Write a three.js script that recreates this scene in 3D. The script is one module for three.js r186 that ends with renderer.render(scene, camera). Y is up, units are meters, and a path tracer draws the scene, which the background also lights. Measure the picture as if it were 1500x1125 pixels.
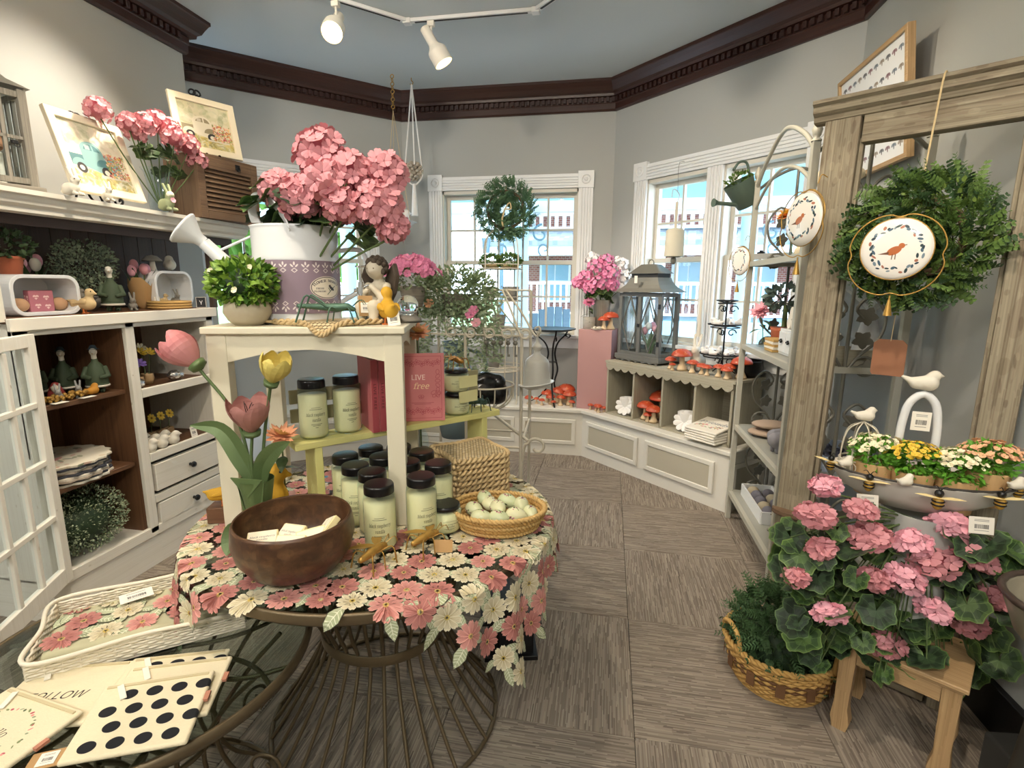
import * as THREE from 'three';
import { mergeGeometries, mergeVertices, toCreasedNormals } from 'three/addons/utils/BufferGeometryUtils.js';
import { RoundedBoxGeometry } from 'three/addons/geometries/RoundedBoxGeometry.js';
import { MarchingCubes } from 'three/addons/objects/MarchingCubes.js';
import { RectAreaLightUniformsLib } from 'three/addons/lights/RectAreaLightUniformsLib.js';

// ------------------------------------------------------------ camera, sky, exposure
const D2R = Math.PI / 180, V = (x, y, z) => new THREE.Vector3(x, y, z);
const scene = new THREE.Scene();
const camera = new THREE.PerspectiveCamera(72.65, 1500 / 1125, 0.05, 200);
camera.position.set(0, 1.45, 0);
camera.rotation.order = 'YXZ';
camera.rotation.set(-10.77 * D2R, 10.35 * D2R, 0.42 * D2R);
scene.add(camera);
const renderer = new THREE.WebGLRenderer({ antialias: true });
renderer.toneMapping = THREE.LinearToneMapping;
renderer.toneMappingExposure = 1.42;
renderer.shadowMap.enabled = true;
RectAreaLightUniformsLib.init();
{ // bright hazy summer sky, the same all the way round
  const W = 64, Hh = 32, data = new Float32Array(W * Hh * 4);
  for (let j = 0; j < Hh; j++) { const e = Math.sin(((j + 0.5) / Hh - 0.5) * Math.PI), k = Math.max(0, e);
    for (let i = 0; i < W; i++) data.set([5.0 - 2.4 * k, 6.2 - 2 * k, 7.4 - 1 * k, 1], (j * W + i) * 4); }
  const sky = new THREE.DataTexture(data, W, Hh, THREE.RGBAFormat, THREE.FloatType);
  sky.mapping = THREE.EquirectangularReflectionMapping; sky.magFilter = THREE.LinearFilter; sky.needsUpdate = true;
  scene.background = sky;
}
const sun = new THREE.DirectionalLight(0xfff2dc, 2);   // high sun behind the shop: it lights the street, not the room
sun.position.set(-6, 22, 14); sun.target.position.set(0, 0, -12); sun.castShadow = true;
Object.assign(sun.shadow.camera, { left: -30, right: 30, top: 30, bottom: -30, near: 1, far: 80 }); sun.shadow.mapSize.set(2048, 2048);
scene.add(sun, sun.target);

// ------------------------------------------------------------ helpers
let seed = 7; const srand = (s) => { seed = s; };
const rnd = () => { seed = (seed + 0x6d2b79f5) | 0; let t = Math.imul(seed ^ (seed >>> 15), 1 | seed); t = (t + Math.imul(t ^ (t >>> 7), 61 | t)) ^ t; return ((t ^ (t >>> 14)) >>> 0) / 4294967296; };
const rr = (a, b) => a + (b - a) * rnd();
function N(g) { if (g.index) g = g.toNonIndexed(); for (const k of Object.keys(g.attributes)) if (!['position', 'normal', 'uv'].includes(k)) g.deleteAttribute(k);
  if (!g.attributes.normal) g.computeVertexNormals();
  if (!g.attributes.uv) g.setAttribute('uv', new THREE.BufferAttribute(new Float32Array(g.attributes.position.count * 2), 2)); return g; }
const E_ = new THREE.Euler(), Q_ = new THREE.Quaternion();
const M4 = (x = 0, y = 0, z = 0, rx = 0, ry = 0, rz = 0, sx = 1, sy = sx, sz = sx) => new THREE.Matrix4().compose(V(x, y, z), new THREE.Quaternion().setFromEuler(new THREE.Euler(rx, ry, rz)), V(sx, sy, sz));
const T = (g, ...a) => N(g).applyMatrix4(M4(...a));
const bx = (w, h, d, x = 0, y = 0, z = 0, b = 0, ry = 0, rx = 0, rz = 0) => T(b ? new RoundedBoxGeometry(w, h, d, 2, b) : new THREE.BoxGeometry(w, h, d), x, y, z, rx, ry, rz);
const cy = (r1, r2, h, x = 0, y = 0, z = 0, n = 20, rx = 0, ry = 0, rz = 0, open = false) => T(new THREE.CylinderGeometry(r1, r2, h, n, 1, open), x, y, z, rx, ry, rz);
const sp = (r, x = 0, y = 0, z = 0, sx = 1, sy = 1, sz = 1, n = 14) => T(new THREE.SphereGeometry(r, n, Math.max(6, n * 0.7 | 0)), x, y, z, 0, 0, 0, sx, sy, sz);
const tor = (R, r, x = 0, y = 0, z = 0, rx = Math.PI / 2, ry = 0, n = 28, m = 6, arc = Math.PI * 2) => T(new THREE.TorusGeometry(R, r, m, n, arc), x, y, z, rx, ry);
function rod(a, b, r, n = 6, r2 = r) { const A = V(...a), B = V(...b), d = B.clone().sub(A), L = d.length(); const g = N(new THREE.CylinderGeometry(r2, r, L, n, 1));
  return g.applyMatrix4(new THREE.Matrix4().compose(A.add(B).multiplyScalar(0.5), Q_.clone().setFromUnitVectors(V(0, 1, 0), d.normalize()), V(1, 1, 1))); }
const tube = (pts, r, seg = 24, n = 6, closed = false) => N(new THREE.TubeGeometry(new THREE.CatmullRomCurve3(pts.map((p) => V(...p)), closed, 'centripetal'), seg, r, n, closed));
const lathe = (prof, n = 28, x = 0, y = 0, z = 0) => T(new THREE.LatheGeometry(prof.map((p) => new THREE.Vector2(Math.max(p[0], 0.00001), p[1])), n), x, y, z);
function ext(pts, depth, bevel = 0, holes = []) { const s = new THREE.Shape(pts.map((p) => new THREE.Vector2(...p))); for (const h of holes) s.holes.push(new THREE.Path(h.map((p) => new THREE.Vector2(...p))));
  return N(new THREE.ExtrudeGeometry(s, { depth, bevelEnabled: bevel > 0, bevelSize: bevel, bevelThickness: bevel, bevelSegments: 1, curveSegments: 8 })); }
const spiral = (r0, r1, a0, a1, n = 14, cx = 0, cyy = 0, z = 0) => Array.from({ length: n }, (_, i) => { const t = i / (n - 1), a = a0 + (a1 - a0) * t, r = r0 + (r1 - r0) * t; return [cx + r * Math.cos(a), cyy + r * Math.sin(a), z]; });
function scatter(base, mats) { // many copies of one small shape joined into one geometry
  base = N(base); const p = base.attributes.position, u = base.attributes.uv, n = p.count, P = new Float32Array(n * mats.length * 3), U = new Float32Array(n * mats.length * 2), v = V(0, 0, 0);
  mats.forEach((m, k) => { for (let i = 0; i < n; i++) { v.fromBufferAttribute(p, i).applyMatrix4(m); P.set([v.x, v.y, v.z], (k * n + i) * 3); U.set([u.getX(i), u.getY(i)], (k * n + i) * 2); } });
  const g = new THREE.BufferGeometry(); g.setAttribute('position', new THREE.BufferAttribute(P, 3)); g.setAttribute('uv', new THREE.BufferAttribute(U, 2)); g.computeVertexNormals(); return g; }
// smooth figure from tapered capsules: [ax,ay,az, bx,by,bz, r1, r2]
function blob(caps, res = 30, k = 0.12, flat = null) {
  const lo = V(9, 9, 9), hi = V(-9, -9, -9); let rm = 0;
  for (const c of caps) { const r = Math.max(c[6], c[7] ?? c[6]); rm = Math.max(rm, r); for (const o of [0, 3]) { lo.min(V(c[o] - r, c[o + 1] - r, c[o + 2] - r)); hi.max(V(c[o] + r, c[o + 1] + r, c[o + 2] + r)); } }
  const c0 = lo.clone().add(hi).multiplyScalar(0.5), half = Math.max(hi.x - lo.x, hi.y - lo.y, hi.z - lo.z) / 2 * 1.16, kk = k * rm;
  const mc = new MarchingCubes(res, undefined, false, false, 40000); mc.isolation = 0; const hs = res / 2;
  for (let z = 0; z < res; z++) for (let y = 0; y < res; y++) for (let x = 0; x < res; x++) {
    const px = c0.x + (x - hs) / hs * half, py = c0.y + (y - hs) / hs * half, pz = c0.z + (z - hs) / hs * half; let d = 9;
    for (const c of caps) { const ex = c[3] - c[0], ey = c[4] - c[1], ez = c[5] - c[2], l2 = ex * ex + ey * ey + ez * ez; let t = l2 ? ((px - c[0]) * ex + (py - c[1]) * ey + (pz - c[2]) * ez) / l2 : 0; t = t < 0 ? 0 : t > 1 ? 1 : t;
      const q = Math.hypot(px - c[0] - t * ex, py - c[1] - t * ey, pz - c[2] - t * ez) - (c[6] + ((c[7] ?? c[6]) - c[6]) * t), h = Math.max(kk - Math.abs(d - q), 0) / kk; d = Math.min(d, q) - h * h * kk / 4; }
    if (flat !== null) d = Math.max(d, flat - py);
    mc.field[res * res * z + res * y + x] = -d; }
  mc.update();
  let g = new THREE.BufferGeometry(); g.setAttribute('position', new THREE.BufferAttribute(mc.positionArray.slice(0, mc.count * 3), 3));
  g.scale(half, half, half).translate(c0.x, c0.y, c0.z); g = mergeVertices(g, half / res / 20); g.computeVertexNormals(); return N(g); }

const names = {};
const numbered = (n) => { const k = names[n] = (names[n] ?? -1) + 1; return k ? n + '_' + String(k).padStart(3, '0') : n; };
function boxUV(g, m) { // uv in metres, grain along the longest side
  g = N(g.clone()); g.computeBoundingBox(); const s = g.boundingBox.getSize(V(0, 0, 0)).toArray(), L = s.indexOf(Math.max(...s)), p = g.attributes.position, n = g.attributes.normal, uv = g.attributes.uv;
  const ox = (g.boundingBox.min.x * 7.31 + m) % 1, oy = (g.boundingBox.min.y * 3.7 + m * 2.3) % 1;
  for (let i = 0; i < p.count; i++) { const q = [p.getX(i), p.getY(i), p.getZ(i)], w = [n.getX(i), n.getY(i), n.getZ(i)].map(Math.abs), a = w.indexOf(Math.max(...w)), o = [0, 1, 2].filter((k) => k !== a);
    const [c, d] = o.includes(L) ? [L, o.find((k) => k !== L)] : o; uv.setXY(i, q[c] + ox, q[d] + oy); } return g; }
function obj(name, geos, mat, parent = scene) {
  let g = Array.isArray(geos) ? (geos.length > 1 ? mergeGeometries(geos.map(N)) : N(geos[0])) : geos;
  if (mat.userData.box) g = boxUV(g, 0.17);
  const o = new THREE.Mesh(g, mat); o.name = parent === scene ? numbered(name) : name; o.castShadow = o.receiveShadow = true; parent.add(o); return o; }
function tag(o, label, category, group, kind) { Object.assign(o.userData, { label, category }); if (group) o.userData.group = group; if (kind) o.userData.kind = kind; return o; }
function thing(name, label, category, [x, y, z] = [0, 0, 0], turn = 0, group) { const o = new THREE.Group(); o.name = numbered(name); scene.add(o); o.position.set(x, y, z); o.rotation.y = turn; return tag(o, label, category, group); }
function one(name, label, category, geos, mat, [x, y, z] = [0, 0, 0], turn = 0, group) { const o = obj(name, geos, mat); o.position.set(x, y, z); o.rotation.y = turn; return tag(o, label, category, group); }
function struct(name, geos, mat, label, cat) { const o = obj(name, geos, mat); o.userData = { label, category: cat, kind: 'structure' }; return o; }
function sgroup(name, label, cat, [x, y, z] = [0, 0, 0], turn = 0) { const o = thing(name, label, cat, [x, y, z], turn); o.userData.kind = 'structure'; return o; }
function dup(root, [x, y, z], turn, label, scale = 1, group) { const r = root.clone(); r.name = numbered(root.name.replace(/_\d{3}$/, '')); r.userData = { ...root.userData, label }; if (group) r.userData.group = group; scene.add(r); r.position.set(x, y, z); r.rotation.y = turn; r.scale.setScalar(scale); return r; }
const wrap = (p0, p1) => Math.atan2(-(p1[1] - p0[1]), p1[0] - p0[0]);   // turn that lays local x along p0 -> p1 (plan x,z)

// ------------------------------------------------------------ textures and materials
function tex(w, h, draw, rep) { const c = document.createElement('canvas'); c.width = w; c.height = h; draw(c.getContext('2d'), w, h); const t = new THREE.CanvasTexture(c); t.colorSpace = THREE.SRGBColorSpace; t.wrapS = t.wrapT = THREE.RepeatWrapping; t.magFilter = THREE.LinearFilter; if (rep) t.repeat.set(...rep); return t; }
const hex = (c) => { const k = new THREE.Color(c); return [k.r, k.g, k.b].map((v) => Math.round(255 * (v <= 0.0031308 ? v * 12.92 : 1.055 * v ** (1 / 2.4) - 0.055))); };
const mix = (a, b, t) => { a = hex(a); b = hex(b); return `rgb(${a.map((v, i) => Math.round(v + (b[i] - v) * t)).join(',')})`; };
function std(color, rough = 0.7, o = {}) { const { box, ...q } = o; const phys = ['transmission', 'clearcoat', 'sheen', 'thickness', 'ior'].some((k) => k in q); const m = new (phys ? THREE.MeshPhysicalMaterial : THREE.MeshStandardMaterial)({ color, roughness: rough, side: THREE.DoubleSide, ...q }); if (box) m.userData.box = true; return m; }
function speckTex(w, base, list) { return tex(w, w, (g) => { g.fillStyle = base; g.fillRect(0, 0, w, w); for (const [col, n, r0, r1, al] of list) { g.fillStyle = col; g.globalAlpha = al; for (let i = 0; i < n; i++) { g.beginPath(); g.ellipse(rnd() * w, rnd() * w, rr(r0, r1), rr(r0, r1), rnd() * 3, 0, 7); g.fill(); } } g.globalAlpha = 1; }); }
function grainTex(base, dark, light, n = 260, knots = 2, wear = null, w = 512, h = 256) { // wood grain along u
  return tex(w, h, (g) => { g.fillStyle = base; g.fillRect(0, 0, w, h);
    for (let i = 0; i < n; i++) { g.strokeStyle = rnd() < 0.55 ? dark : light; g.globalAlpha = rr(0.06, 0.34); g.lineWidth = rr(0.5, 2.4); const y = rnd() * h, l = rr(0.15, 0.9) * w, x = rnd() * w - l / 2; g.beginPath(); g.moveTo(x, y); g.bezierCurveTo(x + l * 0.3, y + rr(-4, 4), x + l * 0.7, y + rr(-4, 4), x + l, y + rr(-3, 3)); g.stroke(); }
    for (let i = 0; i < knots; i++) { const x = rnd() * w, y = rnd() * h; for (let k = 5; k > 0; k--) { g.globalAlpha = 0.16; g.fillStyle = dark; g.beginPath(); g.ellipse(x, y, k * 3.2, k * 1.4, 0, 0, 7); g.fill(); } }
    if (wear) for (const [col, m, r0, r1, al] of wear) { g.fillStyle = col; for (let i = 0; i < m; i++) { g.globalAlpha = al * rr(0.4, 1); g.beginPath(); g.ellipse(rnd() * w, rnd() * h, rr(r0, r1) * 2.5, rr(r0, r1), rr(-0.2, 0.2), 0, 7); g.fill(); } }
    g.globalAlpha = 1; }); }
const woodMat = (t, rough = 0.6, rep = [1.6, 3.2], o = {}) => { t.repeat.set(...rep); return std(0xffffff, rough, { map: t, box: true, bumpMap: t, bumpScale: 0.0006, ...o }); };
srand(11);
const plaster = speckTex(512, '#808080', [['#8a8a8a', 900, 2, 6, 0.5], ['#767676', 900, 2, 6, 0.5]]); plaster.colorSpace = THREE.NoColorSpace; plaster.repeat.set(3, 3);
const M = {
  wall: std(0xabada9, 0.62, { bumpMap: plaster, bumpScale: 0.0007, box: true }),
  ceil: std(0xcad2d5, 0.85, { bumpMap: plaster, bumpScale: 0.002, box: true }),
  crown: woodMat(grainTex('#3a2019', '#1c0e0b', '#5a352a', 300, 0), 0.35, [1.2, 4]),
  dentil: std(0x331b16, 0.4),
  trim: std(0xe6e8e8, 0.38), sash: std(0xd4d0c4, 0.45), bench: std(0xdcd9ce, 0.45), panel: std(0xb8b29f, 0.5),
  pane: std(0xffffff, 0.02, { transmission: 1, thickness: 0, ior: 1.45 }), glass: std(0xf2fbff, 0.03, { transmission: 1, thickness: 0, ior: 1.45 }),
  white: std(0xe4e0d4, 0.5), paint: woodMat(grainTex('#e7e2d4', '#cfc8b6', '#f2eee4', 120, 0, [['#9a8a6c', 14, 0.6, 2, 0.5]]), 0.5, [1, 2]),
  cream: std(0xd8d1b8, 0.5), iron: std(0x1c1c1d, 0.5, { metalness: 0.4 }), black: std(0x0d0d0f, 0.35), knob: std(0x121214, 0.3),
  hutchIn: woodMat(grainTex('#6b4a31', '#3a2417', '#8a6342', 340, 4), 0.55, [1.3, 2.6]),
  plankDark: woodMat(grainTex('#4a3931', '#2a1f1b', '#6b564a', 240, 2), 0.6, [1.3, 4]),
  old: woodMat(grainTex('#928872', '#574a3a', '#b5ab92', 560, 4, [['#54402f', 60, 4, 16, 0.16], ['#3f2d22', 110, 1, 5, 0.28], ['#cabd9f', 50, 2, 8, 0.2]]), 0.8, [0.9, 2.2], { bumpScale: 0.0016 }),
  oldDark: woodMat(grainTex('#6d5540', '#3d2c20', '#8a7053', 320, 3), 0.75, [1.3, 3], { bumpScale: 0.0015 }),
  oak: woodMat(grainTex('#b4946a', '#86683f', '#d0b288', 420, 1), 0.5, [1.2, 3]),
  grey: woodMat(grainTex('#8b8578', '#5c574d', '#a8a294', 320, 1), 0.75, [1.4, 3]),
  greyD: woodMat(grainTex('#686863', '#45453f', '#85857d', 260, 0), 0.6, [2, 4]),
  shelfG: woodMat(grainTex('#a6a08c', '#7a7462', '#bdb7a3', 300, 1), 0.7, [1.6, 3.2]),
  lime: woodMat(grainTex('#d9d488', '#b9b267', '#e6e2a2', 140, 0), 0.6, [1.4, 3]),
  wire: std(0xcfc7b4, 0.5, { metalness: 0.15 }), bronze: std(0x6a5c45, 0.42, { metalness: 0.55 }), pewter: std(0x7c7a70, 0.45, { metalness: 0.35 }), chrome: std(0xd8d8d8, 0.15, { metalness: 1 }), gold: std(0xb08a44, 0.4, { metalness: 0.6 }),
  clay: std(0xb9ad93, 0.85, { bumpMap: plaster, bumpScale: 0.002 }), terra: std(0xa3583a, 0.8), stone: std(0x8a857a, 0.85, { bumpMap: plaster, bumpScale: 0.003 }), kraft: std(0xb48f5f, 0.85), card: std(0xe9e4d6, 0.8), peach: std(0xb97f66, 0.8),
  bisque: std(0xdcd6c6, 0.7), duck: std(0xc99a26, 0.7), goose: std(0x45533c, 0.7), straw: std(0xbf9a5c, 0.8), jute: std(0xc4ab7e, 0.9),
  leafA: std(0x39502a, 0.6, { transmission: 0.2, thickness: 0 }), leafB: std(0x5d7a34, 0.6, { transmission: 0.2, thickness: 0 }), leafC: std(0x7f8f6c, 0.7), leafD: std(0x2a3f27, 0.65), leafE: std(0x8d9a7c, 0.75), bright: std(0x5f9a2a, 0.65),
  stem: std(0x55683a, 0.6), pink: std(0xd9959b, 0.6, { transmission: 0.15, thickness: 0 }), pinkD: std(0xbf6a78, 0.6, { transmission: 0.15, thickness: 0 }), pinkL: std(0xeaa9b6, 0.6), pinkB: std(0xdf86ab, 0.6), creamF: std(0xefe6c4, 0.7), yellow: std(0xe3bf3f, 0.6), orange: std(0xe39a5a, 0.65), peachF: std(0xe9b58c, 0.65), purple: std(0x6a4f9a, 0.6), whiteF: std(0xf0eeea, 0.7), twine: std(0xd6c092, 0.9),
  wax: std(0xe8d9a2, 0.55), lid: std(0x0c0c0e, 0.28), enamel: std(0xe2e4e4, 0.25), pinkBox: std(0xba8f8d, 0.6), rose: std(0xcc7478, 0.55), shroom: std(0xd24a22, 0.45), stalk: std(0xdcc49d, 0.7),
};
const text = (g, s, x, y, f, col = '#222', al = 'center') => { g.font = f; g.fillStyle = col; g.textAlign = al; g.textBaseline = 'middle'; g.fillText(s, x, y); };
const printMat = (w, h, draw, rough = 0.7, o = {}) => std(0xffffff, rough, { map: tex(w, h, draw), ...o });
const barcode = (g, x, y, w, h) => { g.fillStyle = '#333'; let q = x; while (q < x + w) { const b = rr(1, 3); g.fillRect(q, y, b, h); q += b + rr(1, 3); } };
const tagMat = printMat(128, 160, (g) => { g.fillStyle = '#efeadd'; g.fillRect(0, 0, 128, 160); barcode(g, 30, 70, 70, 40); g.fillStyle = '#666'; for (const y of [24, 36, 126]) g.fillRect(28, y, 74, 4); });
// thin card with its print facing local +z, hung from its top edge
const card = (w, h, x, y, z, rx = 0, ry = 0, rz = 0) => { const g = N(new THREE.BoxGeometry(w, h, 0.0015)); return T(g, x, y, z, rx, ry, rz); };
// ------------------------------------------------------------ the room (x right, z towards the viewer; the bay is half an octagon)
const CEIL = 3.1, CB = 2.88, A = [-1.904, -4.793], B = [-0.0045, -4.793], C = [1.325, -3.463], A0 = [-3.234, -3.463], LX = -2.741, LZ = -3.221, BACK = 2.6;
const wallT = 0.16;
function wall(name, p0, p1, holes, label, thick = wallT, e0 = 0, e1 = 0) {
  const L = Math.hypot(p1[0] - p0[0], p1[1] - p0[1]);
  const g = ext([[-e0, -0.1], [L + e1, -0.1], [L + e1, CEIL + 0.1], [-e0, CEIL + 0.1]], thick, 0, holes.map(([a, b, c, d]) => [[a, c], [b, c], [b, d], [a, d]])).translate(0, 0, -thick);
  const o = struct(name, g, M.wall, label, 'wall'); o.position.set(p0[0], 0, p0[1]); o.rotation.y = wrap(p0, p1); return o; }
const WB = [0.36, 1.62, 1.0, 2.275], WR = [[0.37, 0.955, 1.0, 2.275], [1.06, 1.65, 1.0, 2.275]];
wall('wall_back', A, B, [WB], 'greige painted wall around the single sash window', wallT, 0.06, 0.06);
wall('wall_bay_right', B, C, WR, 'greige painted wall around the double sash window by the grey lantern', wallT, 0, 0.1);
wall('wall_bay_left', A0, A, WR.map(([a, b, c, d]) => [1.88 - b, 1.88 - a, c, d]).reverse(), 'greige painted wall around the double window behind the watering can', wallT, 0.3, 0);
wall('wall_right', C, [1.325, BACK], [], 'greige painted wall behind the old door frame', wallT, 0, 0.1);
wall('wall_left', [LX, BACK], [LX, LZ], [], 'warm lit greige wall above the white hutch', 0.6, 0.1, 0);
wall('wall_front', [1.325, BACK], [LX, BACK], [], 'greige shop wall behind the viewer', wallT, 0.2, 0.6);
struct('ceiling', ext([[-3.6, -BACK - 0.2], [1.6, -BACK - 0.2], [1.6, 5.1], [-3.6, 5.1]], 0.12).rotateX(-Math.PI / 2).translate(0, CEIL, 0), M.ceil, 'pale textured ceiling above the bay', 'ceiling');
// carpet: square tiles laid quarter-turned
srand(21);
const carpetTex = [0, 1, 2].map(() => tex(512, 512, (g, w) => { g.fillStyle = '#81766a'; g.fillRect(0, 0, w, w); for (let y = 0; y < w; y += 3.2) { let x = -rnd() * 60; while (x < w) { const l = rr(15, 110), v = rnd(); g.fillStyle = v < 0.36 ? '#73685c' : v < 0.72 ? '#918676' : v < 0.9 ? '#a39887' : '#5d5247'; g.globalAlpha = rr(0.5, 0.95); g.fillRect(x, y, l, 2.6); x += l; } } g.globalAlpha = 1; }));
const carpetMat = carpetTex.map((t) => std(0xffffff, 0.95, { map: t, bumpMap: t, bumpScale: 0.002 }));
{ const f = sgroup('floor', 'grey-brown ribbed carpet tiles laid in alternating directions', 'floor');
  obj('underlay', bx(5.2, 0.1, 7.9, -1.0, -0.056, -1.2), std(0x2a2623, 0.95), f);
  const g = N(new RoundedBoxGeometry(0.6285, 0.008, 0.6285, 1, 0.003)), p = g.attributes.position, uv = g.attributes.uv; for (let i = 0; i < p.count; i++) uv.setXY(i, p.getX(i) / 0.63 + 0.5, p.getZ(i) / 0.63 + 0.5);
  for (let i = -6; i < 2; i++) for (let j = -5; j < 7; j++) { const x = 0.14 + (i + 0.5) * 0.63, z = -2.141 - 0.63 * (j + 0.5) + 0.63 * 0; if (z < -5 || z > 2.5 || x > 1.5 || x < -2.9) continue;
    const o = obj('carpet_tile', g, carpetMat[Math.abs(i * 5 + j * 3) % 3], f); o.position.set(x, -0.004, z); o.rotation.y = ((i + j) & 1) ? 0 : Math.PI / 2; } }
// crown moulding with dentils
const crownProf = [[0, 0], [0.018, 0], [0.026, 0.012], [0.026, 0.055], [0.032, 0.06], [0.032, 0.1], [0.062, 0.104], [0.066, 0.122], [0.085, 0.135], [0.1, 0.165], [0.118, 0.195], [0.125, 0.2], [0.125, 0.222], [0, 0.222]];
let trimN = 0; const dentG = N(new RoundedBoxGeometry(0.026, 0.036, 0.026, 1, 0.003));
function crown(p0, p1, label, m0, m1, dent = true) { // m0, m1: how far the front runs past (+) or stops short (-) per metre of projection
  const L = Math.hypot(p1[0] - p0[0], p1[1] - p0[1]), G = sgroup('trim_' + ++trimN, label, 'moulding', [p0[0], CB, p0[1]], wrap(p0, p1)); names['trim_' + trimN] = 0;
  const g = ext(crownProf, L).rotateY(Math.PI / 2); g.scale(1, 1, -1); // profile z -> out of the wall, length along x
  const p = g.attributes.position; for (let i = 0; i < p.count; i++) { const x = p.getX(i), z = p.getZ(i); p.setX(i, x < L / 2 ? x - m0 * Math.abs(z) : x + m1 * Math.abs(z)); p.setZ(i, Math.abs(z)); } g.computeVertexNormals();
  obj('moulding', g, M.crown, G);
  if (dent) for (let x = 0.045; x < L - 0.03; x += 0.0445) { const d = obj('dentil', dentG, M.dentil, G); d.position.set(x, 0.081, 0.043); } return G; }
crown(A, B, 'dark walnut crown moulding with dentils above the single window', -0.414, -0.414);
crown(B, C, 'dark walnut crown moulding with dentils above the right double window', -0.414, -0.414);
crown([-3.1, -3.597], A, 'dark walnut crown moulding with dentils above the watering can', 0, -0.414);
crown(C, [1.325, 1], 'dark walnut crown moulding along the wall with the framed print', -0.414, 0);
crown([LX, 0.5], [LX, LZ], 'dark walnut crown moulding with dentils above the white hutch', 0, 1);
crown([LX, LZ], [-3.2, LZ], 'short dark crown return behind the hutch corner', 1, 0, false);

// ---- windows
function sash(G, x0, x1, y0, y1, cols, rows, z) {
  const f = 0.036, s = obj('sash', [bx(f, y1 - y0, 0.035, x0 + f / 2, (y0 + y1) / 2, z), bx(f, y1 - y0, 0.035, x1 - f / 2, (y0 + y1) / 2, z), bx(x1 - x0 - 2 * f, f, 0.035, (x0 + x1) / 2, y0 + f / 2, z), bx(x1 - x0 - 2 * f, f, 0.035, (x0 + x1) / 2, y1 - f / 2, z)], M.sash, G);
  const ix = x0 + f, iw = x1 - x0 - 2 * f, iy = y0 + f, ih = y1 - y0 - 2 * f;
  for (let i = 1; i < cols; i++) obj('muntin', bx(0.017, ih, 0.024, ix + iw * i / cols, iy + ih / 2, z), M.sash, s);
  for (let j = 1; j < rows; j++) obj('muntin', bx(iw, 0.017, 0.023, ix + iw / 2, iy + ih * j / rows, z), M.sash, s);
  for (let i = 0; i < cols; i++) for (let j = 0; j < rows; j++) obj('pane', N(new THREE.PlaneGeometry(iw / cols - 0.012, ih / rows - 0.012)).translate(ix + iw * (i + 0.5) / cols, iy + ih * (j + 0.5) / rows, z - 0.004), M.pane, s); }
const flute = (w, h, x, y, vertical) => { const out = [bx(w, h, 0.022, x, y, 0.011)]; const n = 4, a = vertical ? w : h; for (let i = 0; i < n; i++) { const q = (i - 1.5) * a / 5.2; out.push(vertical ? bx(a / 9, h, 0.012, x + q, y, 0.026, 0.003) : bx(w, a / 9, 0.012, x, y + q, 0.026, 0.003)); } return out; };
let winN = 0;
function windowAt(p0, p1, holes, cols, label) {
  const G = sgroup('window_' + ++winN, label, 'window', [p0[0], 0, p0[1]], wrap(p0, p1)), a = holes[0][0], b = holes[holes.length - 1][1], y0 = 1.0, y1 = 2.275, c = 0.125; names['window_' + winN] = 0;
  obj('casing', flute(c, y1 - y0 + 0.06, a - c / 2 + 0.015, (y0 + y1) / 2 - 0.02, true), M.trim, G); obj('casing', flute(c, y1 - y0 + 0.06, b + c / 2 - 0.015, (y0 + y1) / 2 - 0.02, true), M.trim, G);
  obj('head_casing', flute(b - a, 0.115, (a + b) / 2, y1 + 0.062, false), M.trim, G);
  for (const x of [a - c / 2 + 0.015, b + c / 2 - 0.015]) { const k = obj('corner_block', bx(c + 0.012, 0.14, 0.036, x, y1 + 0.07, 0.018, 0.004), M.trim, G); obj('rosette', [tor(0.034, 0.006, x, y1 + 0.07, 0.037, 0), sp(0.018, x, y1 + 0.07, 0.036, 1, 1, 0.5)], M.trim, k); }
  obj('stool', bx(b - a + 0.32, 0.03, 0.09, (a + b) / 2, y0 - 0.012, 0.03, 0.006), M.trim, G); obj('apron', bx(b - a + 0.2, 0.09, 0.02, (a + b) / 2, y0 - 0.075, 0.01, 0.003), M.trim, G);
  for (const [h0, h1] of holes) { obj('jamb', [bx(0.03, y1 - y0, wallT, h0 + 0.012, (y0 + y1) / 2, -wallT / 2), bx(0.03, y1 - y0, wallT, h1 - 0.012, (y0 + y1) / 2, -wallT / 2), bx(h1 - h0, 0.03, wallT, (h0 + h1) / 2, y1 - 0.012, -wallT / 2), bx(h1 - h0, 0.03, wallT + 0.03, (h0 + h1) / 2, y0 + 0.005, -wallT / 2)], M.sash, G);
    sash(G, h0 + 0.024, h1 - 0.024, 1.63, y1 - 0.026, cols, 2, -0.105); sash(G, h0 + 0.024, h1 - 0.024, y0 + 0.018, 1.668, cols, 2, -0.066);
    obj('sash_lock', [bx(0.05, 0.012, 0.02, (h0 + h1) / 2, 1.674, -0.062, 0.003), cy(0.012, 0.012, 0.014, (h0 + h1) / 2, 1.682, -0.062, 12)], M.iron, G); }
  if (holes.length > 1) obj('mullion', flute(holes[1][0] - holes[0][1] + 0.02, y1 - y0, (holes[1][0] + holes[0][1]) / 2, (y0 + y1) / 2, true), M.trim, G); return G; }
windowAt(A, B, [WB], 5, 'white cased sash window behind the hanging green wreath');
windowAt(B, C, WR, 2, 'white cased double sash window behind the grey lantern');
windowAt(A0, A, WR.map(([a, b, c, d]) => [1.88 - b, 1.88 - a, c, d]).reverse(), 2, 'white cased double sash window behind the watering can');

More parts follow.
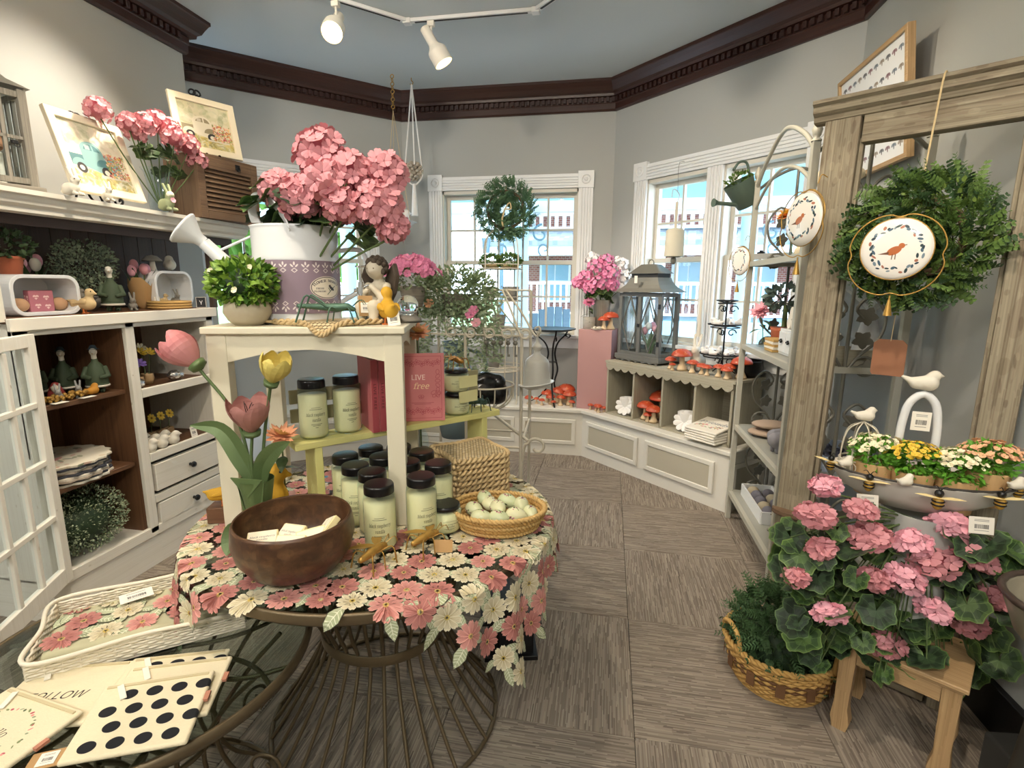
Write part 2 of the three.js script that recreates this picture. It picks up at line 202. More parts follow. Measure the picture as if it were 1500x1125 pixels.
// ---- built-in window seat
{ const G = sgroup('trim_' + ++trimN, 'built-in cream window seat with recessed front panels', 'window seat'); names['trim_' + trimN] = 0;
  const k = 0.433, outline = (o) => { const q = k + o; return [[-3.0, -3.697], A, B, [1.1, -3.68], [0.80 + o * 0.2, -3.385 + o * 0.9], [-0.0045 - q * 0.414, -4.793 + q], [-1.904 + q * 0.414, -4.793 + q], [-2.62 + o, -3.65 + o]].map(([x, z]) => [x, -z]); };
  obj('seat_box', ext(outline(0), 0.385).rotateX(-Math.PI / 2), M.bench, G);
  obj('seat_top', ext(outline(0.022), 0.022, 0.004).rotateX(-Math.PI / 2).translate(0, 0.387, 0), M.bench, G);
  const f0 = [-1.904 + k * 0.414, -4.793 + k], f1 = [-0.0045 - k * 0.414, -4.793 + k], f2 = [f1[0] + 1.35 * 0.7071, f1[1] + 1.35 * 0.7071];
  const panels = (p0, p1, list) => { const ang = wrap(p0, p1); for (const [a, b] of list) { const y0 = 0.1, y1 = 0.315, w = b - a, mx = (a + b) / 2, my = (y0 + y1) / 2, place = (g) => g.applyMatrix4(M4(p0[0], 0, p0[1], 0, ang, 0));
    obj('panel', place(bx(w, y1 - y0, 0.006, mx, my, 0.003)), M.panel, G);
    const fr = ext([[a, y0], [b, y0], [b, y1], [a, y1]], 0.008, 0.004, [[[a + 0.026, y0 + 0.026], [b - 0.026, y0 + 0.026], [b - 0.026, y1 - 0.026], [a + 0.026, y1 - 0.026]]]);
    obj('panel_moulding', place(fr), M.bench, G); } };
  panels(f1, f2, [[0.06, 0.62], [0.7, 1.28]]); const Lb = f1[0] - f0[0]; panels(f0, f1, [[0.05, 0.46], [0.52, 0.95], [1.02, Lb - 0.06]]);
  panels([0.80, -3.385], [1.1, -3.68], [[0.04, 0.36]]); panels([-2.62, -3.65], f0, [[0.08, 0.75]]); }
// low boxed wall end and dark base by the stool
struct('baseboard_right', bx(0.025, 0.16, 5.6, 1.313, 0.08, -0.4, 0.004), M.black, 'black baseboard along the wall behind the stool', 'baseboard');

// ------------------------------------------------------------ track lighting (lamps of the room, plus heads and globes added for fill light)
const track = thing('lighting_track', 'white octagonal lighting track fixed to the ceiling', 'light track', [0, 0, 0]);
const TC = [-0.92, -2.51], TR = 1.074, tv = Array.from({ length: 8 }, (_, i) => { const a = (22.5 + 45 * i) * D2R; return [TC[0] + TR * Math.cos(a), TC[1] - TR * Math.sin(a)]; });
tv.forEach((p, i) => { const q = tv[(i + 1) % 8], L = Math.hypot(q[0] - p[0], q[1] - p[1]), R = obj('rail', bx(L, 0.022, 0.036, 0, 0, 0, 0.004), M.trim, track); R.position.set((p[0] + q[0]) / 2, 3.088, (p[1] + q[1]) / 2); R.rotation.y = wrap(p, q); obj('slot', bx(L - 0.1, 0.003, 0.012, 0, -0.0125, 0), M.black, R);
  const c = obj('connector', bx(0.05, 0.03, 0.05, p[0], 3.084, p[1], 0.004), M.trim, track); });
const headShell = lathe([[0.0, -0.085], [0.026, -0.085], [0.031, -0.08], [0.031, 0.02], [0.036, 0.035], [0.058, 0.06], [0.062, 0.075], [0.062, 0.15], [0.058, 0.15], [0.058, 0.08], [0.03, 0.05], [0, 0.05]], 28);
const bulbG = lathe([[0.0, 0.132], [0.03, 0.13], [0.047, 0.118], [0.05, 0.108], [0.034, 0.07], [0, 0.06]], 24);
const bulbMat = std(0xfff3d8, 0.5, { emissive: 0xffd58a, emissiveIntensity: 16 }), headMat = std(0xe8e4d8, 0.4);
function head(x, z, aim, power, label, angle = 0.62, seen = true) {
  const G = thing('track_spotlight', label, 'spotlight', [x, 3.075, z], 0, 'track spotlights'); obj('adapter', [bx(0.045, 0.03, 0.035, 0, -0.015, 0, 0.004), rod([0, -0.02, 0], [0, -0.09, 0], 0.007, 8)], headMat, G);
  const p = V(0, -0.11, 0), d = V(aim[0] - x, aim[1] - 2.965, aim[2] - z).normalize(), S = obj('lamp_shell', headShell, headMat, G); S.position.copy(p); S.quaternion.setFromUnitVectors(V(0, 1, 0), d);
  obj('bulb', bulbG, bulbMat, S);
  const L = new THREE.SpotLight(0xfff0dc, power, 0, angle, 0.75, 2); L.position.set(x, 2.965, z).addScaledVector(d, 0.165); L.target.position.set(...aim); L.castShadow = true; L.shadow.radius = 2.2; L.shadow.mapSize.set(1024, 1024); scene.add(L, L.target); return G; }
const onTrack = (i, t) => { const p = tv[i], q = tv[(i + 1) % 8]; return [p[0] + (q[0] - p[0]) * t, p[1] + (q[1] - p[1]) * t]; };
{ const [a, b] = onTrack(2, 0.55), [c, d] = onTrack(1, 0.81);
  head(a, b, [-1.15, 0.8, -0.9], 5, 'lit white track spotlight with its glowing bulb facing the room', 0.7);
  head(c, d, [0.3, 0.4, -3.9], 8, 'white track spotlight turned towards the pink box', 0.75);
  const r1 = onTrack(7, 0.5); head(...r1, [1.25, 1.5, -2.6], 2.0, 'white track spotlight turned to the metal shelf', 0.8);
  const l1 = onTrack(3, 0.5); head(...l1, [-2.6, 1.9, -2.2], 5.2, 'white track spotlight turned to the top of the hutch', 0.8);
  const n1 = onTrack(5, 0.3); head(...n1, [-2.35, 1.0, -2.1], 5, 'white track spotlight turned to the hutch shelves', 0.65); }
{ const a1 = onTrack(5, 0.75), a2 = onTrack(6, 0.5), a3 = onTrack(4, 0.5); head(...a1, [-0.9, 1.7, -4.75], 1.8, 'white track spotlight turned to the single window', 0.85); head(...a2, [0.75, 1.3, -4.1], 5, 'white track spotlight turned to the double window', 0.85); head(...a3, [-1.9, 2.2, -4.3], 2.5, 'white track spotlight turned to the bay behind the hutch', 0.8); }  // unseen heads added to the track to brighten the bay walls
{ const t2 = thing('lighting_track', 'straight white lighting track over the shop floor', 'light track'); obj('rail', bx(3.4, 0.022, 0.036, -0.7, 3.088, -0.72, 0.004), M.trim, t2); obj('slot', bx(3.2, 0.003, 0.012, -0.7, 3.0755, -0.72), M.black, t2);
  head(-0.85, -0.72, [-0.75, 0.9, -1.5], 4, 'white track spotlight over the floral tablecloth', 0.62);
  head(0.35, -0.72, [1.05, 0.9, -2.0], 5.5, 'white track spotlight turned to the geraniums', 0.6);
  head(-1.7, -0.72, [-1.3, 0.55, -1.0], 1.8, 'white track spotlight over the glass table', 0.7); }
for (const [x, z] of [[-1.9, 1.2], [0.3, 1.2]]) { const G = thing('added_fill_globe', 'white glass ceiling globe over the shop floor', 'added lamp', [x, CEIL, z], 0, 'added fill globes'); obj('rose', cy(0.09, 0.09, 0.03, 0, -0.015, 0, 24), M.trim, G); obj('globe', sp(0.15, 0, -0.15, 0, 1, 0.85, 1, 20), std(0xfff6e6, 0.4, { emissive: 0xffe2b8, emissiveIntensity: 6 }), G);  // invented globes behind the viewer, put in to even out the room light
  const L = new THREE.PointLight(0xfff8f0, 5.5, 0, 2); L.position.set(x, CEIL - 0.36, z); L.castShadow = true; L.shadow.radius = 6; scene.add(L); }

// ------------------------------------------------------------ outside: porch, street, houses
{ srand(31);
  const lawn = std(0x6f8a4a, 0.95), porchBlue = std(0xa9d2e4, 0.6), deck = woodMat(grainTex('#9a9a94', '#6c6c68', '#b4b4ae', 200, 0), 0.7, [0.5, 2]);
  tag(obj('ground', bx(90, 0.1, 60, 0, -0.75, -36), lawn), 'sunlit lawn and street beyond the porch', 'ground'); scene.children[scene.children.length - 1].userData.kind = 'structure';
  const P = sgroup('porch', 'white porch with pale blue ceiling outside the bay windows', 'porch');
  obj('porch_deck', bx(14, 0.1, 4.6, -1, -0.15, -6.2), deck, P); obj('porch_ceiling', bx(14, 0.08, 3.2, -1, 2.72, -6.6), porchBlue, P);
  obj('fascia', bx(14, 0.2, 0.1, -1, 2.62, -8.15), M.trim, P); obj('frieze_rail', [bx(14, 0.05, 0.05, -1, 2.49, -8.15), bx(14, 0.04, 0.05, -1, 2.29, -8.15)], M.trim, P);
  const sg = bx(0.055, 0.18, 0.025); for (let i = 0; i < 88; i++) { const o = obj('spindle', sg, M.trim, P); o.position.set(-6 + i * 0.115, 2.39, -8.15); }
  for (const x of [-4.2, -1.35, 1.9, 4.6]) { const c = obj('porch_column', [cy(0.11, 0.13, 2.6, 0, 1.2, 0, 20), bx(0.34, 0.1, 0.34, 0, 2.5, 0), bx(0.36, 0.14, 0.36, 0, -0.03, 0)], std(0xb9d2dc, 0.5), P); c.position.set(x, 0, -8.1); }
  for (const [x, s] of [[1.62, -1], [2.2, 1], [-1.62, -1], [-1.05, 1]]) obj('scroll_bracket', [tube(spiral(0.16, 0.03, 1.5, 7.6, 24).map(([a, b]) => [x + s * a * 0.9, 2.2 + b * 0.9, -8.1]), 0.016, 40, 5), tube(spiral(0.1, 0.02, 4.2, -1.8, 20).map(([a, b]) => [x + s * (a + 0.05), 1.98 + b, -8.1]), 0.014, 30, 5)], std(0x6c8790, 0.5), P);
  const tarp = std(0x57707e, 0.6), CH = thing('porch_chair', 'blue slatted porch chair outside the single window', 'chair', [-0.62, -0.1, -6.1], 0.5);
  for (let i = 0; i < 6; i++) obj('back_slat', bx(0.09, 1.02 + 0.05 * Math.sin(i / 5 * 3.14) * 3, 0.02, -0.25 + i * 0.1, 0.72, 0, 0.004), tarp, CH); obj('seat', bx(0.6, 0.04, 0.5, 0, 0.38, 0.28), tarp, CH); for (const s of [-1, 1]) { obj('arm', bx(0.08, 0.03, 0.6, s * 0.33, 0.6, 0.28), tarp, CH); obj('leg', bx(0.05, 0.6, 0.06, s * 0.3, 0.3, 0.5), tarp, CH); obj('leg', bx(0.05, 0.5, 0.06, s * 0.3, 0.25, 0.02), tarp, CH); }
  // brick house across the street
  const brickT = tex(256, 256, (g) => { g.fillStyle = '#c4b8ae'; g.fillRect(0, 0, 256, 256); for (let j = 0; j < 16; j++) for (let i = -1; i < 8; i++) { g.fillStyle = mix('#a5695a', '#8a4f44', rnd()); g.fillRect(i * 32 + (j & 1) * 16 + 1, j * 16 + 1, 30, 14); } }); brickT.repeat.set(1.1, 1.1);
  const brick = std(0xffffff, 0.9, { map: brickT, box: true }), roofT = tex(256, 256, (g) => { for (let j = 0; j < 12; j++) for (let i = 0; i < 16; i++) { g.fillStyle = mix('#8b98a0', '#707c86', rnd()); g.fillRect(i * 16, j * 21.4, 15.4, 20.6); } }); roofT.repeat.set(0.5, 0.5);
  const roof = std(0xffffff, 0.9, { map: roofT, box: true });
  function house(x, z, w, turn, label) { const H = thing('brick_house', label, 'house', [x, -0.7, z], turn); obj('wall', bx(w, 4.2, 5, 0, 2.1, -2.5), brick, H);
    obj('roof', ext([[-w / 2 - 0.6, 0], [w / 2 + 0.6, 0], [w / 2 - 1.6, 2.4], [-w / 2 + 1.6, 2.4]], 7.2).translate(0, 4.2, -5.6), roof, H); obj('porch_roof', bx(w + 0.8, 0.12, 2.4, 0, 3.45, 1.1, 0, 0, 0.24), roof, H); obj('porch_beam', bx(w + 0.6, 0.25, 0.14, 0, 3.0, 2.1), M.trim, H); obj('porch_floor', bx(w, 1.3, 2.2, 0, 0.65, 1.1), std(0x9fc0cf, 0.7), H);
    for (let i = 0; i < 5; i++) obj('column', bx(0.18, 1.7, 0.18, -w / 2 + 0.3 + i * (w - 0.6) / 4, 2.1, 2.05), M.trim, H);
    for (let i = 0; i < 4; i++) { const X = -w / 2 + 0.3 + (i + 0.5) * (w - 0.6) / 4, wv = obj('window', bx(0.9, 1.2, 0.08, X, 2.25, 0.04), M.trim, H); for (const sx of [-1, 1]) for (const sy of [-1, 1]) obj('pane', bx(0.36, 0.5, 0.04, X + sx * 0.2, 2.25 + sy * 0.28, 0.08), std(0x8fb0c0, 0.2), wv); }
    const R = obj('railing', [bx(w, 0.07, 0.07, 0, 2.2, 2.05), bx(w, 0.06, 0.05, 0, 1.45, 2.05)], M.trim, H), bg = bx(0.045, 0.7, 0.04); for (let i = 0; i < w / 0.15; i++) { const b = obj('baluster', bg, M.trim, R); b.position.set(-w / 2 + 0.08 + i * 0.15, 1.83, 2.05); } return H; }
  house(1.2, -15.5, 8, 0, 'brick house with grey roof and white porch railing across the street'); house(10.5, -10.5, 8, -0.85, 'brick house with blue porch base seen through the double window');
  const lp = thing('street_lamp', 'small dark street lamp beyond the porch', 'street lamp', [-2.25, -0.7, -11]); obj('post', cy(0.04, 0.06, 3, 0, 1.5, 0, 10), tarp, lp); obj('lantern', [bx(0.7, 0.04, 0.04, 0, 2.75, 0), cy(0.1, 0.07, 0.3, -0.33, 2.95, 0, 8), cy(0.1, 0.07, 0.3, 0.33, 2.95, 0, 8)], tarp, lp);
  // trees seen through the window behind the watering can
  const lf = new THREE.CircleGeometry(0.13, 5); const treeAt = (x, z, h, label) => { const G = thing('shade_tree', label, 'tree', [x, -0.7, z], 0, 'trees beyond the porch'); obj('trunk', cy(0.14, 0.24, h * 0.6, 0, h * 0.3, 0, 10), M.oldDark, G); const ms = []; for (let i = 0; i < 1500; i++) { const a = rnd() * 6.28, u = rr(-1, 1), r = Math.cbrt(rnd()) * h * 0.36, q = Math.sqrt(1 - u * u); ms.push(M4(Math.cos(a) * q * r, h * 0.68 + u * r * 1.0, Math.sin(a) * q * r, rnd() * 6, rnd() * 6, rnd() * 6, rr(0.8, 1.8))); } const f = obj('foliage', scatter(lf, ms), std(0x86b04a, 0.7, { transmission: 0.4, thickness: 0 }), G); f.userData.kind = 'stuff'; };
  treeAt(-6.2, -9.5, 5.5, 'leafy green tree close to the porch'); treeAt(-11.2, -8.2, 5, 'leafy green tree left of the porch'); treeAt(-8, -13.5, 6.5, 'tall leafy tree at the back of the lawn'); }

// ------------------------------------------------------------ white hutch on the left wall
const HX = -2.27, hutch = thing('hutch', 'white painted hutch with brown interior, two drawers and a long cornice shelf', 'hutch');
{ const P = (n, g, m = M.paint, par = hutch) => obj(n, g, m, par), zc = (a, b) => (a + b) / 2, HB = LX + 0.006;
  const dep = HX - HB, xm = (HX + HB) / 2, z0 = -1.63, z1 = -2.68, zd = -2.135;
  // lower cabinet
  P('base_board', bx(dep, 0.16, z0 - z1, xm, 0.08, zc(z0, z1)), M.paint); P('bottom', bx(dep, 0.03, z0 - z1, xm, 0.175, zc(z0, z1)));
  P('side_panel', bx(dep, 1.12, 0.03, xm, 0.74, z1 + 0.015)); P('side_panel', bx(dep, 1.12, 0.03, xm, 0.74, z0 - 0.015)); P('divider', bx(dep, 1.08, 0.028, xm, 0.73, zd), M.hutchIn);
  P('stile', bx(0.022, 1.12, 0.048, HX, 0.74, zd - 0.004, 0.003)); P('stile', bx(0.022, 1.12, 0.06, HX, 0.74, z0 - 0.03, 0.003)); P('stile', bx(0.022, 1.12, 0.05, HX, 0.74, z1 + 0.025, 0.003));
  P('rail', bx(0.022, 0.06, z0 - z1, HX, 1.265, zc(z0, z1), 0.003)); P('rail', bx(0.022, 0.05, z0 - z1, HX, 0.185, zc(z0, z1), 0.003));
  P('counter', bx(dep + 0.03, 0.02, z0 - z1 + 0.02, xm + 0.008, 1.297, zc(z0, z1), 0.003), M.hutchIn); P('counter_edge', bx(0.02, 0.05, z0 - z1 + 0.03, HX + 0.022, 1.283, zc(z0, z1), 0.004));
  for (let i = 0; i < 10; i++) P('back_board', bx(0.012, 1.1, 0.103, HB + 0.006, 0.74, z0 - 0.055 - i * 0.1045, 0.003), M.hutchIn);
  for (const y of [0.925, 0.555]) P('shelf', bx(dep - 0.03, 0.022, z0 - zd - 0.05, xm - 0.012, y, zc(z0, zd), 0.004), M.hutchIn);
  for (const y of [0.905, 0.57]) { P('shelf', bx(dep - 0.01, 0.02, zd - z1 - 0.05, xm - 0.004, y, zc(zd, z1)), M.hutchIn); P('rail', bx(0.022, 0.044, zd - z1 - 0.06, HX, y, zc(zd, z1), 0.003)); }
  P('rail', bx(0.02, 0.04, zd - z1 - 0.06, HX, 0.348, zc(zd, z1)));
  for (const [y, h] of [[0.456, 0.15], [0.26, 0.125]]) { const d = P('drawer', bx(0.03, h - 0.008, zd - z1 - 0.095, HX - 0.004, y, zc(zd, z1) + 0.0, 0.003)); obj('knob', lathe([[0, 0.032], [0.014, 0.03], [0.017, 0.022], [0.012, 0.014], [0.007, 0.008], [0.009, 0]], 16).rotateZ(-Math.PI / 2).translate(HX + 0.011, y, zc(zd, z1)), M.knob, d); P('drawer_well', bx(0.004, h + 0.006, zd - z1 - 0.085, HX - 0.019, y, zc(zd, z1)), M.black); }
  // upper back and cornice
  for (let i = 0; i < 17; i++) P('back_board', bx(0.014, 0.4, 0.098, HB + 0.007, 1.51, -1.37 - i * 0.0985, 0.004), M.plankDark);
  for (const z of [-3.0, -2.86]) P('post', bx(0.03, 0.42, 0.03, HX - 0.12, 1.51, z), M.plankDark);
  P('under_rail', bx(0.02, 0.05, 1.74, HX - 0.1, 1.7, -2.16), M.plankDark);
  const cor = ext([[0, 0], [0.0, 0.018], [0.018, 0.03], [0.03, 0.058], [0.048, 0.064], [0.048, 0.082], [-0.08, 0.082], [-0.08, 0]], 1.76).translate(0, 0, -0.88);
  P('cornice', cor.translate(HX, 1.716, -2.16)); P('top_board', bx(dep - 0.05, 0.02, 1.76, xm - 0.03, 1.788, -2.16)); P('post', bx(0.05, 0.43, 0.05, HX - 0.02, 1.51, -1.6));
  // open glazed door
  const d = P('glass_door', (() => { const W = 0.52, Hh = 1.06, s = 0.05; return [bx(s, Hh, 0.026, s / 2, Hh / 2, 0, 0.003), bx(s, Hh, 0.026, W - s / 2, Hh / 2, 0, 0.003), bx(W - 2 * s, s + 0.02, 0.026, W / 2, s / 2 + 0.01, 0, 0.003), bx(W - 2 * s, s, 0.026, W / 2, Hh - s / 2, 0, 0.003)]; })());
  d.position.set(HX + 0.02, 0.185, -1.69); d.rotation.y = Math.atan2(-0.9, 0.435);
  for (let k = 1; k < 4; k++) obj('glazing_bar', bx(0.42, 0.022, 0.022, 0.26, 0.06 + k * 0.24, 0, 0.003), M.paint, d); for (const x of [0.19, 0.33]) obj('glazing_bar', bx(0.022, 0.95, 0.02, x, 0.53, 0, 0.003), M.paint, d);
  for (let i = 0; i < 3; i++) for (let k = 0; k < 4; k++) obj('pane', N(new THREE.PlaneGeometry(0.125, 0.222)).translate(0.12 + i * 0.14, 0.18 + k * 0.24, 0), M.glass, d); }
// ------------------------------------------------------------ generic growers
const leafG = (l, w, bend = 0.25, fold = 0.15) => { const P = [], U = [], n = 4; const pt = (t, s) => { const ww = w * Math.sin(Math.PI * Math.min(0.98, 0.08 + 0.92 * t)) * 0.5; return [s * ww, -bend * l * t * t + Math.abs(s) * fold * ww, l * t]; };
  for (let i = 0; i < n; i++) for (const s of [-1, 1]) { const a = i / n, b = (i + 1) / n, q = [pt(a, 0), pt(a, s), pt(b, s), pt(b, 0)]; for (const k of [0, 1, 2, 0, 2, 3]) { P.push(...q[k]); U.push(k === 1 || k === 2 ? 0.5 + s / 2 : 0.5, k > 1 ? b : a); } }
  const g = new THREE.BufferGeometry(); g.setAttribute('position', new THREE.Float32BufferAttribute(P, 3)); g.setAttribute('uv', new THREE.Float32BufferAttribute(U, 2)); g.computeVertexNormals(); return g; };
const flowerG = (n, r, w, cup, notch = 0.0) => { const P = [], U = []; for (let i = 0; i < n; i++) { const a = i / n * Math.PI * 2, c = Math.cos(a), s = Math.sin(a), f = (t, q) => [c * t * r - s * q * w, cup * t * t, s * t * r + c * q * w]; const ring = [f(0.06, 0), f(0.45, -0.8), f(0.82, -1), f(1, -0.45), f(1 - notch, 0), f(1, 0.45), f(0.82, 1), f(0.45, 0.8)]; const uv = [[0.5, 0], [0.1, 0.45], [0, 0.82], [0.25, 1], [0.5, 0.95], [0.75, 1], [1, 0.82], [0.9, 0.45]];
    for (let k = 1; k < 7; k++) for (const j of [0, k, k + 1]) { P.push(...ring[j]); U.push(...uv[j]); } }
  const g = new THREE.BufferGeometry(); g.setAttribute('position', new THREE.Float32BufferAttribute(P, 3)); g.setAttribute('uv', new THREE.Float32BufferAttribute(U, 2)); g.computeVertexNormals(); return g; };
const floretG = flowerG(5, 0.016, 0.0075, 0.005, 0.06), dome = (n, r, f = 0.2) => Array.from({ length: n }, (_, i) => { const u = 1 - (i + 0.5) / n * (2 - f * 2) , a = i * 2.39996, q = Math.sqrt(Math.max(0, 1 - u * u)); return V(Math.cos(a) * q, u, Math.sin(a) * q).multiplyScalar(r); });
const facing = (p, d, s, roll = 0) => new THREE.Matrix4().compose(p, new THREE.Quaternion().setFromUnitVectors(V(0, 1, 0), d.clone().normalize()).multiply(new THREE.Quaternion().setFromEuler(new THREE.Euler(0, roll, 0))), V(s, s, s));
function flowerHead(par, p, r, n, mat, size, split = true, name = 'flower_head') { // ball of florets
  const c = V(...p), ms = dome(n, r, 0.16).map((v) => facing(v.clone().multiplyScalar(rr(0.9, 1.08)), v.clone().add(V(rr(-1, 1), rr(-1, 1), rr(-1, 1)).multiplyScalar(r * 0.3)), size * rr(0.85, 1.15), rnd() * 6));
  const H = obj(name, split ? sp(r * 0.8, 0, 0, 0, 1, 1, 1, 10) : scatter(floretG, ms), split ? M.pinkD : mat, par); H.position.copy(c);
  if (split) for (const m of ms) { const f = obj('floret', floretG, mat, H); f.applyMatrix4(m); } return H; }
const stemTo = (a, b, r = 0.002, sag = 0.1) => tube([a, [(a[0] + b[0]) / 2 + (b[0] - a[0]) * sag, (a[1] + b[1]) / 2 + 0.02, (a[2] + b[2]) / 2 + (b[2] - a[2]) * sag], b], r, 10, 5);
function bush(par, n, gen, base, mat, name = 'foliage') { const ms = []; for (let i = 0; i < n; i++) ms.push(gen(i)); const o = obj(name, scatter(base, ms), mat, par); return o; }
const inBall = (rx, ry, rz, cx = 0, cyy = 0, cz = 0, s0 = 0.7, s1 = 1.2, shell = 0.55) => () => { const v = V(rr(-1, 1), rr(-1, 1), rr(-1, 1)).normalize(), k = shell + (1 - shell) * Math.sqrt(rnd()); return new THREE.Matrix4().compose(V(cx + v.x * rx * k, cyy + v.y * ry * k, cz + v.z * rz * k), new THREE.Quaternion().setFromUnitVectors(V(0, 0, 1), v.clone().add(V(rr(-1, 1), rr(-0.6, 1), rr(-1, 1)).multiplyScalar(0.8)).normalize()).multiply(new THREE.Quaternion().setFromEuler(new THREE.Euler(0, 0, rnd() * 6))), V(1, 1, 1).multiplyScalar(rr(s0, s1))); };
const sprigG = (n, l, lf, sp2) => { const ms = []; for (let i = 0; i < n; i++) { const t = (i + 1) / n; for (const s of [-1, 1]) ms.push(M4(0, 0, l * t, 0, s * 1.0, 0, 1 - 0.4 * t)); } return mergeGeometries([scatter(lf, ms), N(rod([0, 0, 0], [0, 0, l], sp2, 3))]); };
const boxLeaf = leafG(0.02, 0.013), tinyLeaf = leafG(0.011, 0.006), fernG = sprigG(7, 0.07, leafG(0.018, 0.005), 0.0006), eucG = sprigG(4, 0.05, leafG(0.018, 0.015), 0.0007);

// ------------------------------------------------------------ round table with the flared wire base
const TA = [-0.7, -1.48], RA = 0.53, HA = 0.72;
{ const G = thing('round_table', 'round glass table on a flared bronze wire base under the floral cloth', 'table', [TA[0], 0, TA[1]]);
  obj('glass_top', lathe([[0, 0.006], [RA - 0.008, 0.006], [RA - 0.008, 0], [0, 0]], 64, 0, HA - 0.012, 0), std(0xdfe8e4, 0.03, { transmission: 1, thickness: 0 }), G);
  obj('rim', lathe([[RA - 0.02, -0.03], [RA, -0.03], [RA + 0.004, -0.024], [RA + 0.004, -0.004], [RA, 0], [RA - 0.006, 0], [RA - 0.01, -0.008], [RA - 0.02, -0.012], [RA - 0.02, -0.03]], 72, 0, HA, 0), M.bronze, G);
  const prof = [[0.2, HA - 0.03], [0.243, 0.64], [0.25, 0.55], [0.225, 0.43], [0.192, 0.335], [0.215, 0.26], [0.27, 0.16], [0.335, 0.06], [0.372, 0.012]];
  const w = tube(prof.map(([r, y]) => [r, y, 0]), 0.0062, 30, 6); for (let i = 0; i < 32; i++) { const o = obj('base_wire', w, M.bronze, G); o.rotation.y = i / 32 * Math.PI * 2; }
  obj('waist_ring', lathe([[0.196, 0.32], [0.204, 0.32], [0.204, 0.352], [0.196, 0.352], [0.196, 0.32]], 56), M.bronze, G); obj('foot_ring', tor(0.374, 0.008, 0, 0.009, 0, Math.PI / 2, 0, 60), M.bronze, G); obj('top_ring', tor(0.215, 0.008, 0, HA - 0.03, 0, Math.PI / 2, 0, 48), M.bronze, G); }
// ------------------------------------------------------------ cutwork tablecloth: every embroidered flower and leaf is a piece of the cloth
const petalT = (base, vein, edge, mid) => tex(64, 128, (g) => { g.fillStyle = base; g.fillRect(0, 0, 64, 128); g.strokeStyle = vein; g.lineWidth = 3; for (const x of [10, 21, 32, 43, 54]) { g.beginPath(); g.moveTo(32, 128); g.lineTo(x, 24); g.stroke(); } g.fillStyle = mid; g.fillRect(0, 112, 64, 16); g.strokeStyle = edge; g.lineWidth = 7; g.strokeRect(0, 0, 64, 140); });
const leafT = tex(64, 128, (g) => { g.fillStyle = '#a5ac88'; g.fillRect(0, 0, 64, 128); g.strokeStyle = '#dfe0c6'; g.lineWidth = 4; g.beginPath(); g.moveTo(32, 128); g.lineTo(32, 6); g.stroke(); g.lineWidth = 3; for (let y = 20; y < 120; y += 16) { g.beginPath(); g.moveTo(4, y - 10); g.lineTo(32, y + 6); g.lineTo(60, y - 10); g.stroke(); } g.strokeStyle = '#3b3a2c'; g.lineWidth = 7; g.strokeRect(0, -10, 64, 148); });
const clothM = { pink: std(0xffffff, 0.8, { map: petalT('#bb7d74', '#965853', '#cf9588', '#cdae6a') }), pink2: std(0xffffff, 0.8, { map: petalT('#d2958a', '#b0706a', '#e2b3a6', '#d7b56a') }), cream: std(0xffffff, 0.8, { map: petalT('#d9cfb0', '#b3a47e', '#e6dfc8', '#cdb35c') }), leaf: std(0xffffff, 0.8, { map: leafT }), vine: std(0x8d8a66, 0.8) };
const clothFlower = flowerG(10, 0.039, 0.0088, 0.0, 0.07), clothLeaf = leafG(0.062, 0.034, 0, 0);
function clothPieces(par, place, W, Dd, step, keep, leafN = 2) { let k = 0; for (let j = 0, t = -Dd; t <= Dd; t += step * 0.86, j++) for (let s = -W + (j & 1) * step / 2; s <= W; s += step) { const q = [s + rr(-0.008, 0.008), t + rr(-0.008, 0.008)]; if (!keep(...q)) continue; const piece = (name, g, m, ang, sc, dx, dz, dy) => { g = g.clone(); const p = g.attributes.position, c = Math.cos(ang), n = Math.sin(ang); for (let i = 0; i < p.count; i++) { const x = p.getX(i) * sc, z = p.getZ(i) * sc; const o = place(q[0] + dx + c * x - n * z, q[1] + dz + n * x + c * z, dy + p.getY(i)); p.setXYZ(i, ...o); } g.computeVertexNormals(); obj(name, g, m, par); };
    const kind = (j * 2 + k++) % 3; piece('cloth_flower', clothFlower, kind === 0 ? clothM.pink : kind === 1 ? clothM.cream : (rnd() < 0.5 ? clothM.pink2 : clothM.cream), rnd() * 6, rr(0.88, 1.12), 0, 0, 0.0035);
    for (let l = 0; l < leafN; l++) { const a = rnd() * 6.28; piece('cloth_leaf', clothLeaf, clothM.leaf, a, rr(0.8, 1.1), -Math.sin(a) * 0.026, Math.cos(a) * 0.026, 0.001 + l * 0.001); } } }
{ srand(41); const G = thing('tablecloth', 'cutwork cloth of embroidered pink and cream flowers over the round table', 'tablecloth', [TA[0], 0, TA[1]]);
  const fa = 84 * D2R, F = [Math.cos(fa), Math.sin(fa)], U = [Math.sin(fa), -Math.cos(fa)], RR = RA + 0.004;
  const place = (s, t, up) => { const x = U[0] * s + F[0] * t, z = U[1] * s + F[1] * t, r = Math.hypot(x, z), c = x / (r || 1), n = z / (r || 1), o = r - RR; if (o <= 0) return [x, HA + 0.002 + up, z]; const e = Math.min(o, 0.012), q = RR + 0.008 * Math.sin(Math.min(1, o / 0.012) * 1.57) + up + 0.012 + o * 0.1 + 0.012 * Math.sin(Math.atan2(z, x) * 26) * Math.min(1, o / 0.1); return [c * q, HA + 0.002 - Math.max(0, o - e * 0.4) * 0.96 + up * (1 - Math.min(1, o / 0.02)), n * q]; };
  clothPieces(G, place, 0.66, 0.5335, 0.079, (s, t) => Math.hypot(s, t) < 0.84 && !(t < -0.25 && Math.abs(s) < 0.2)); }
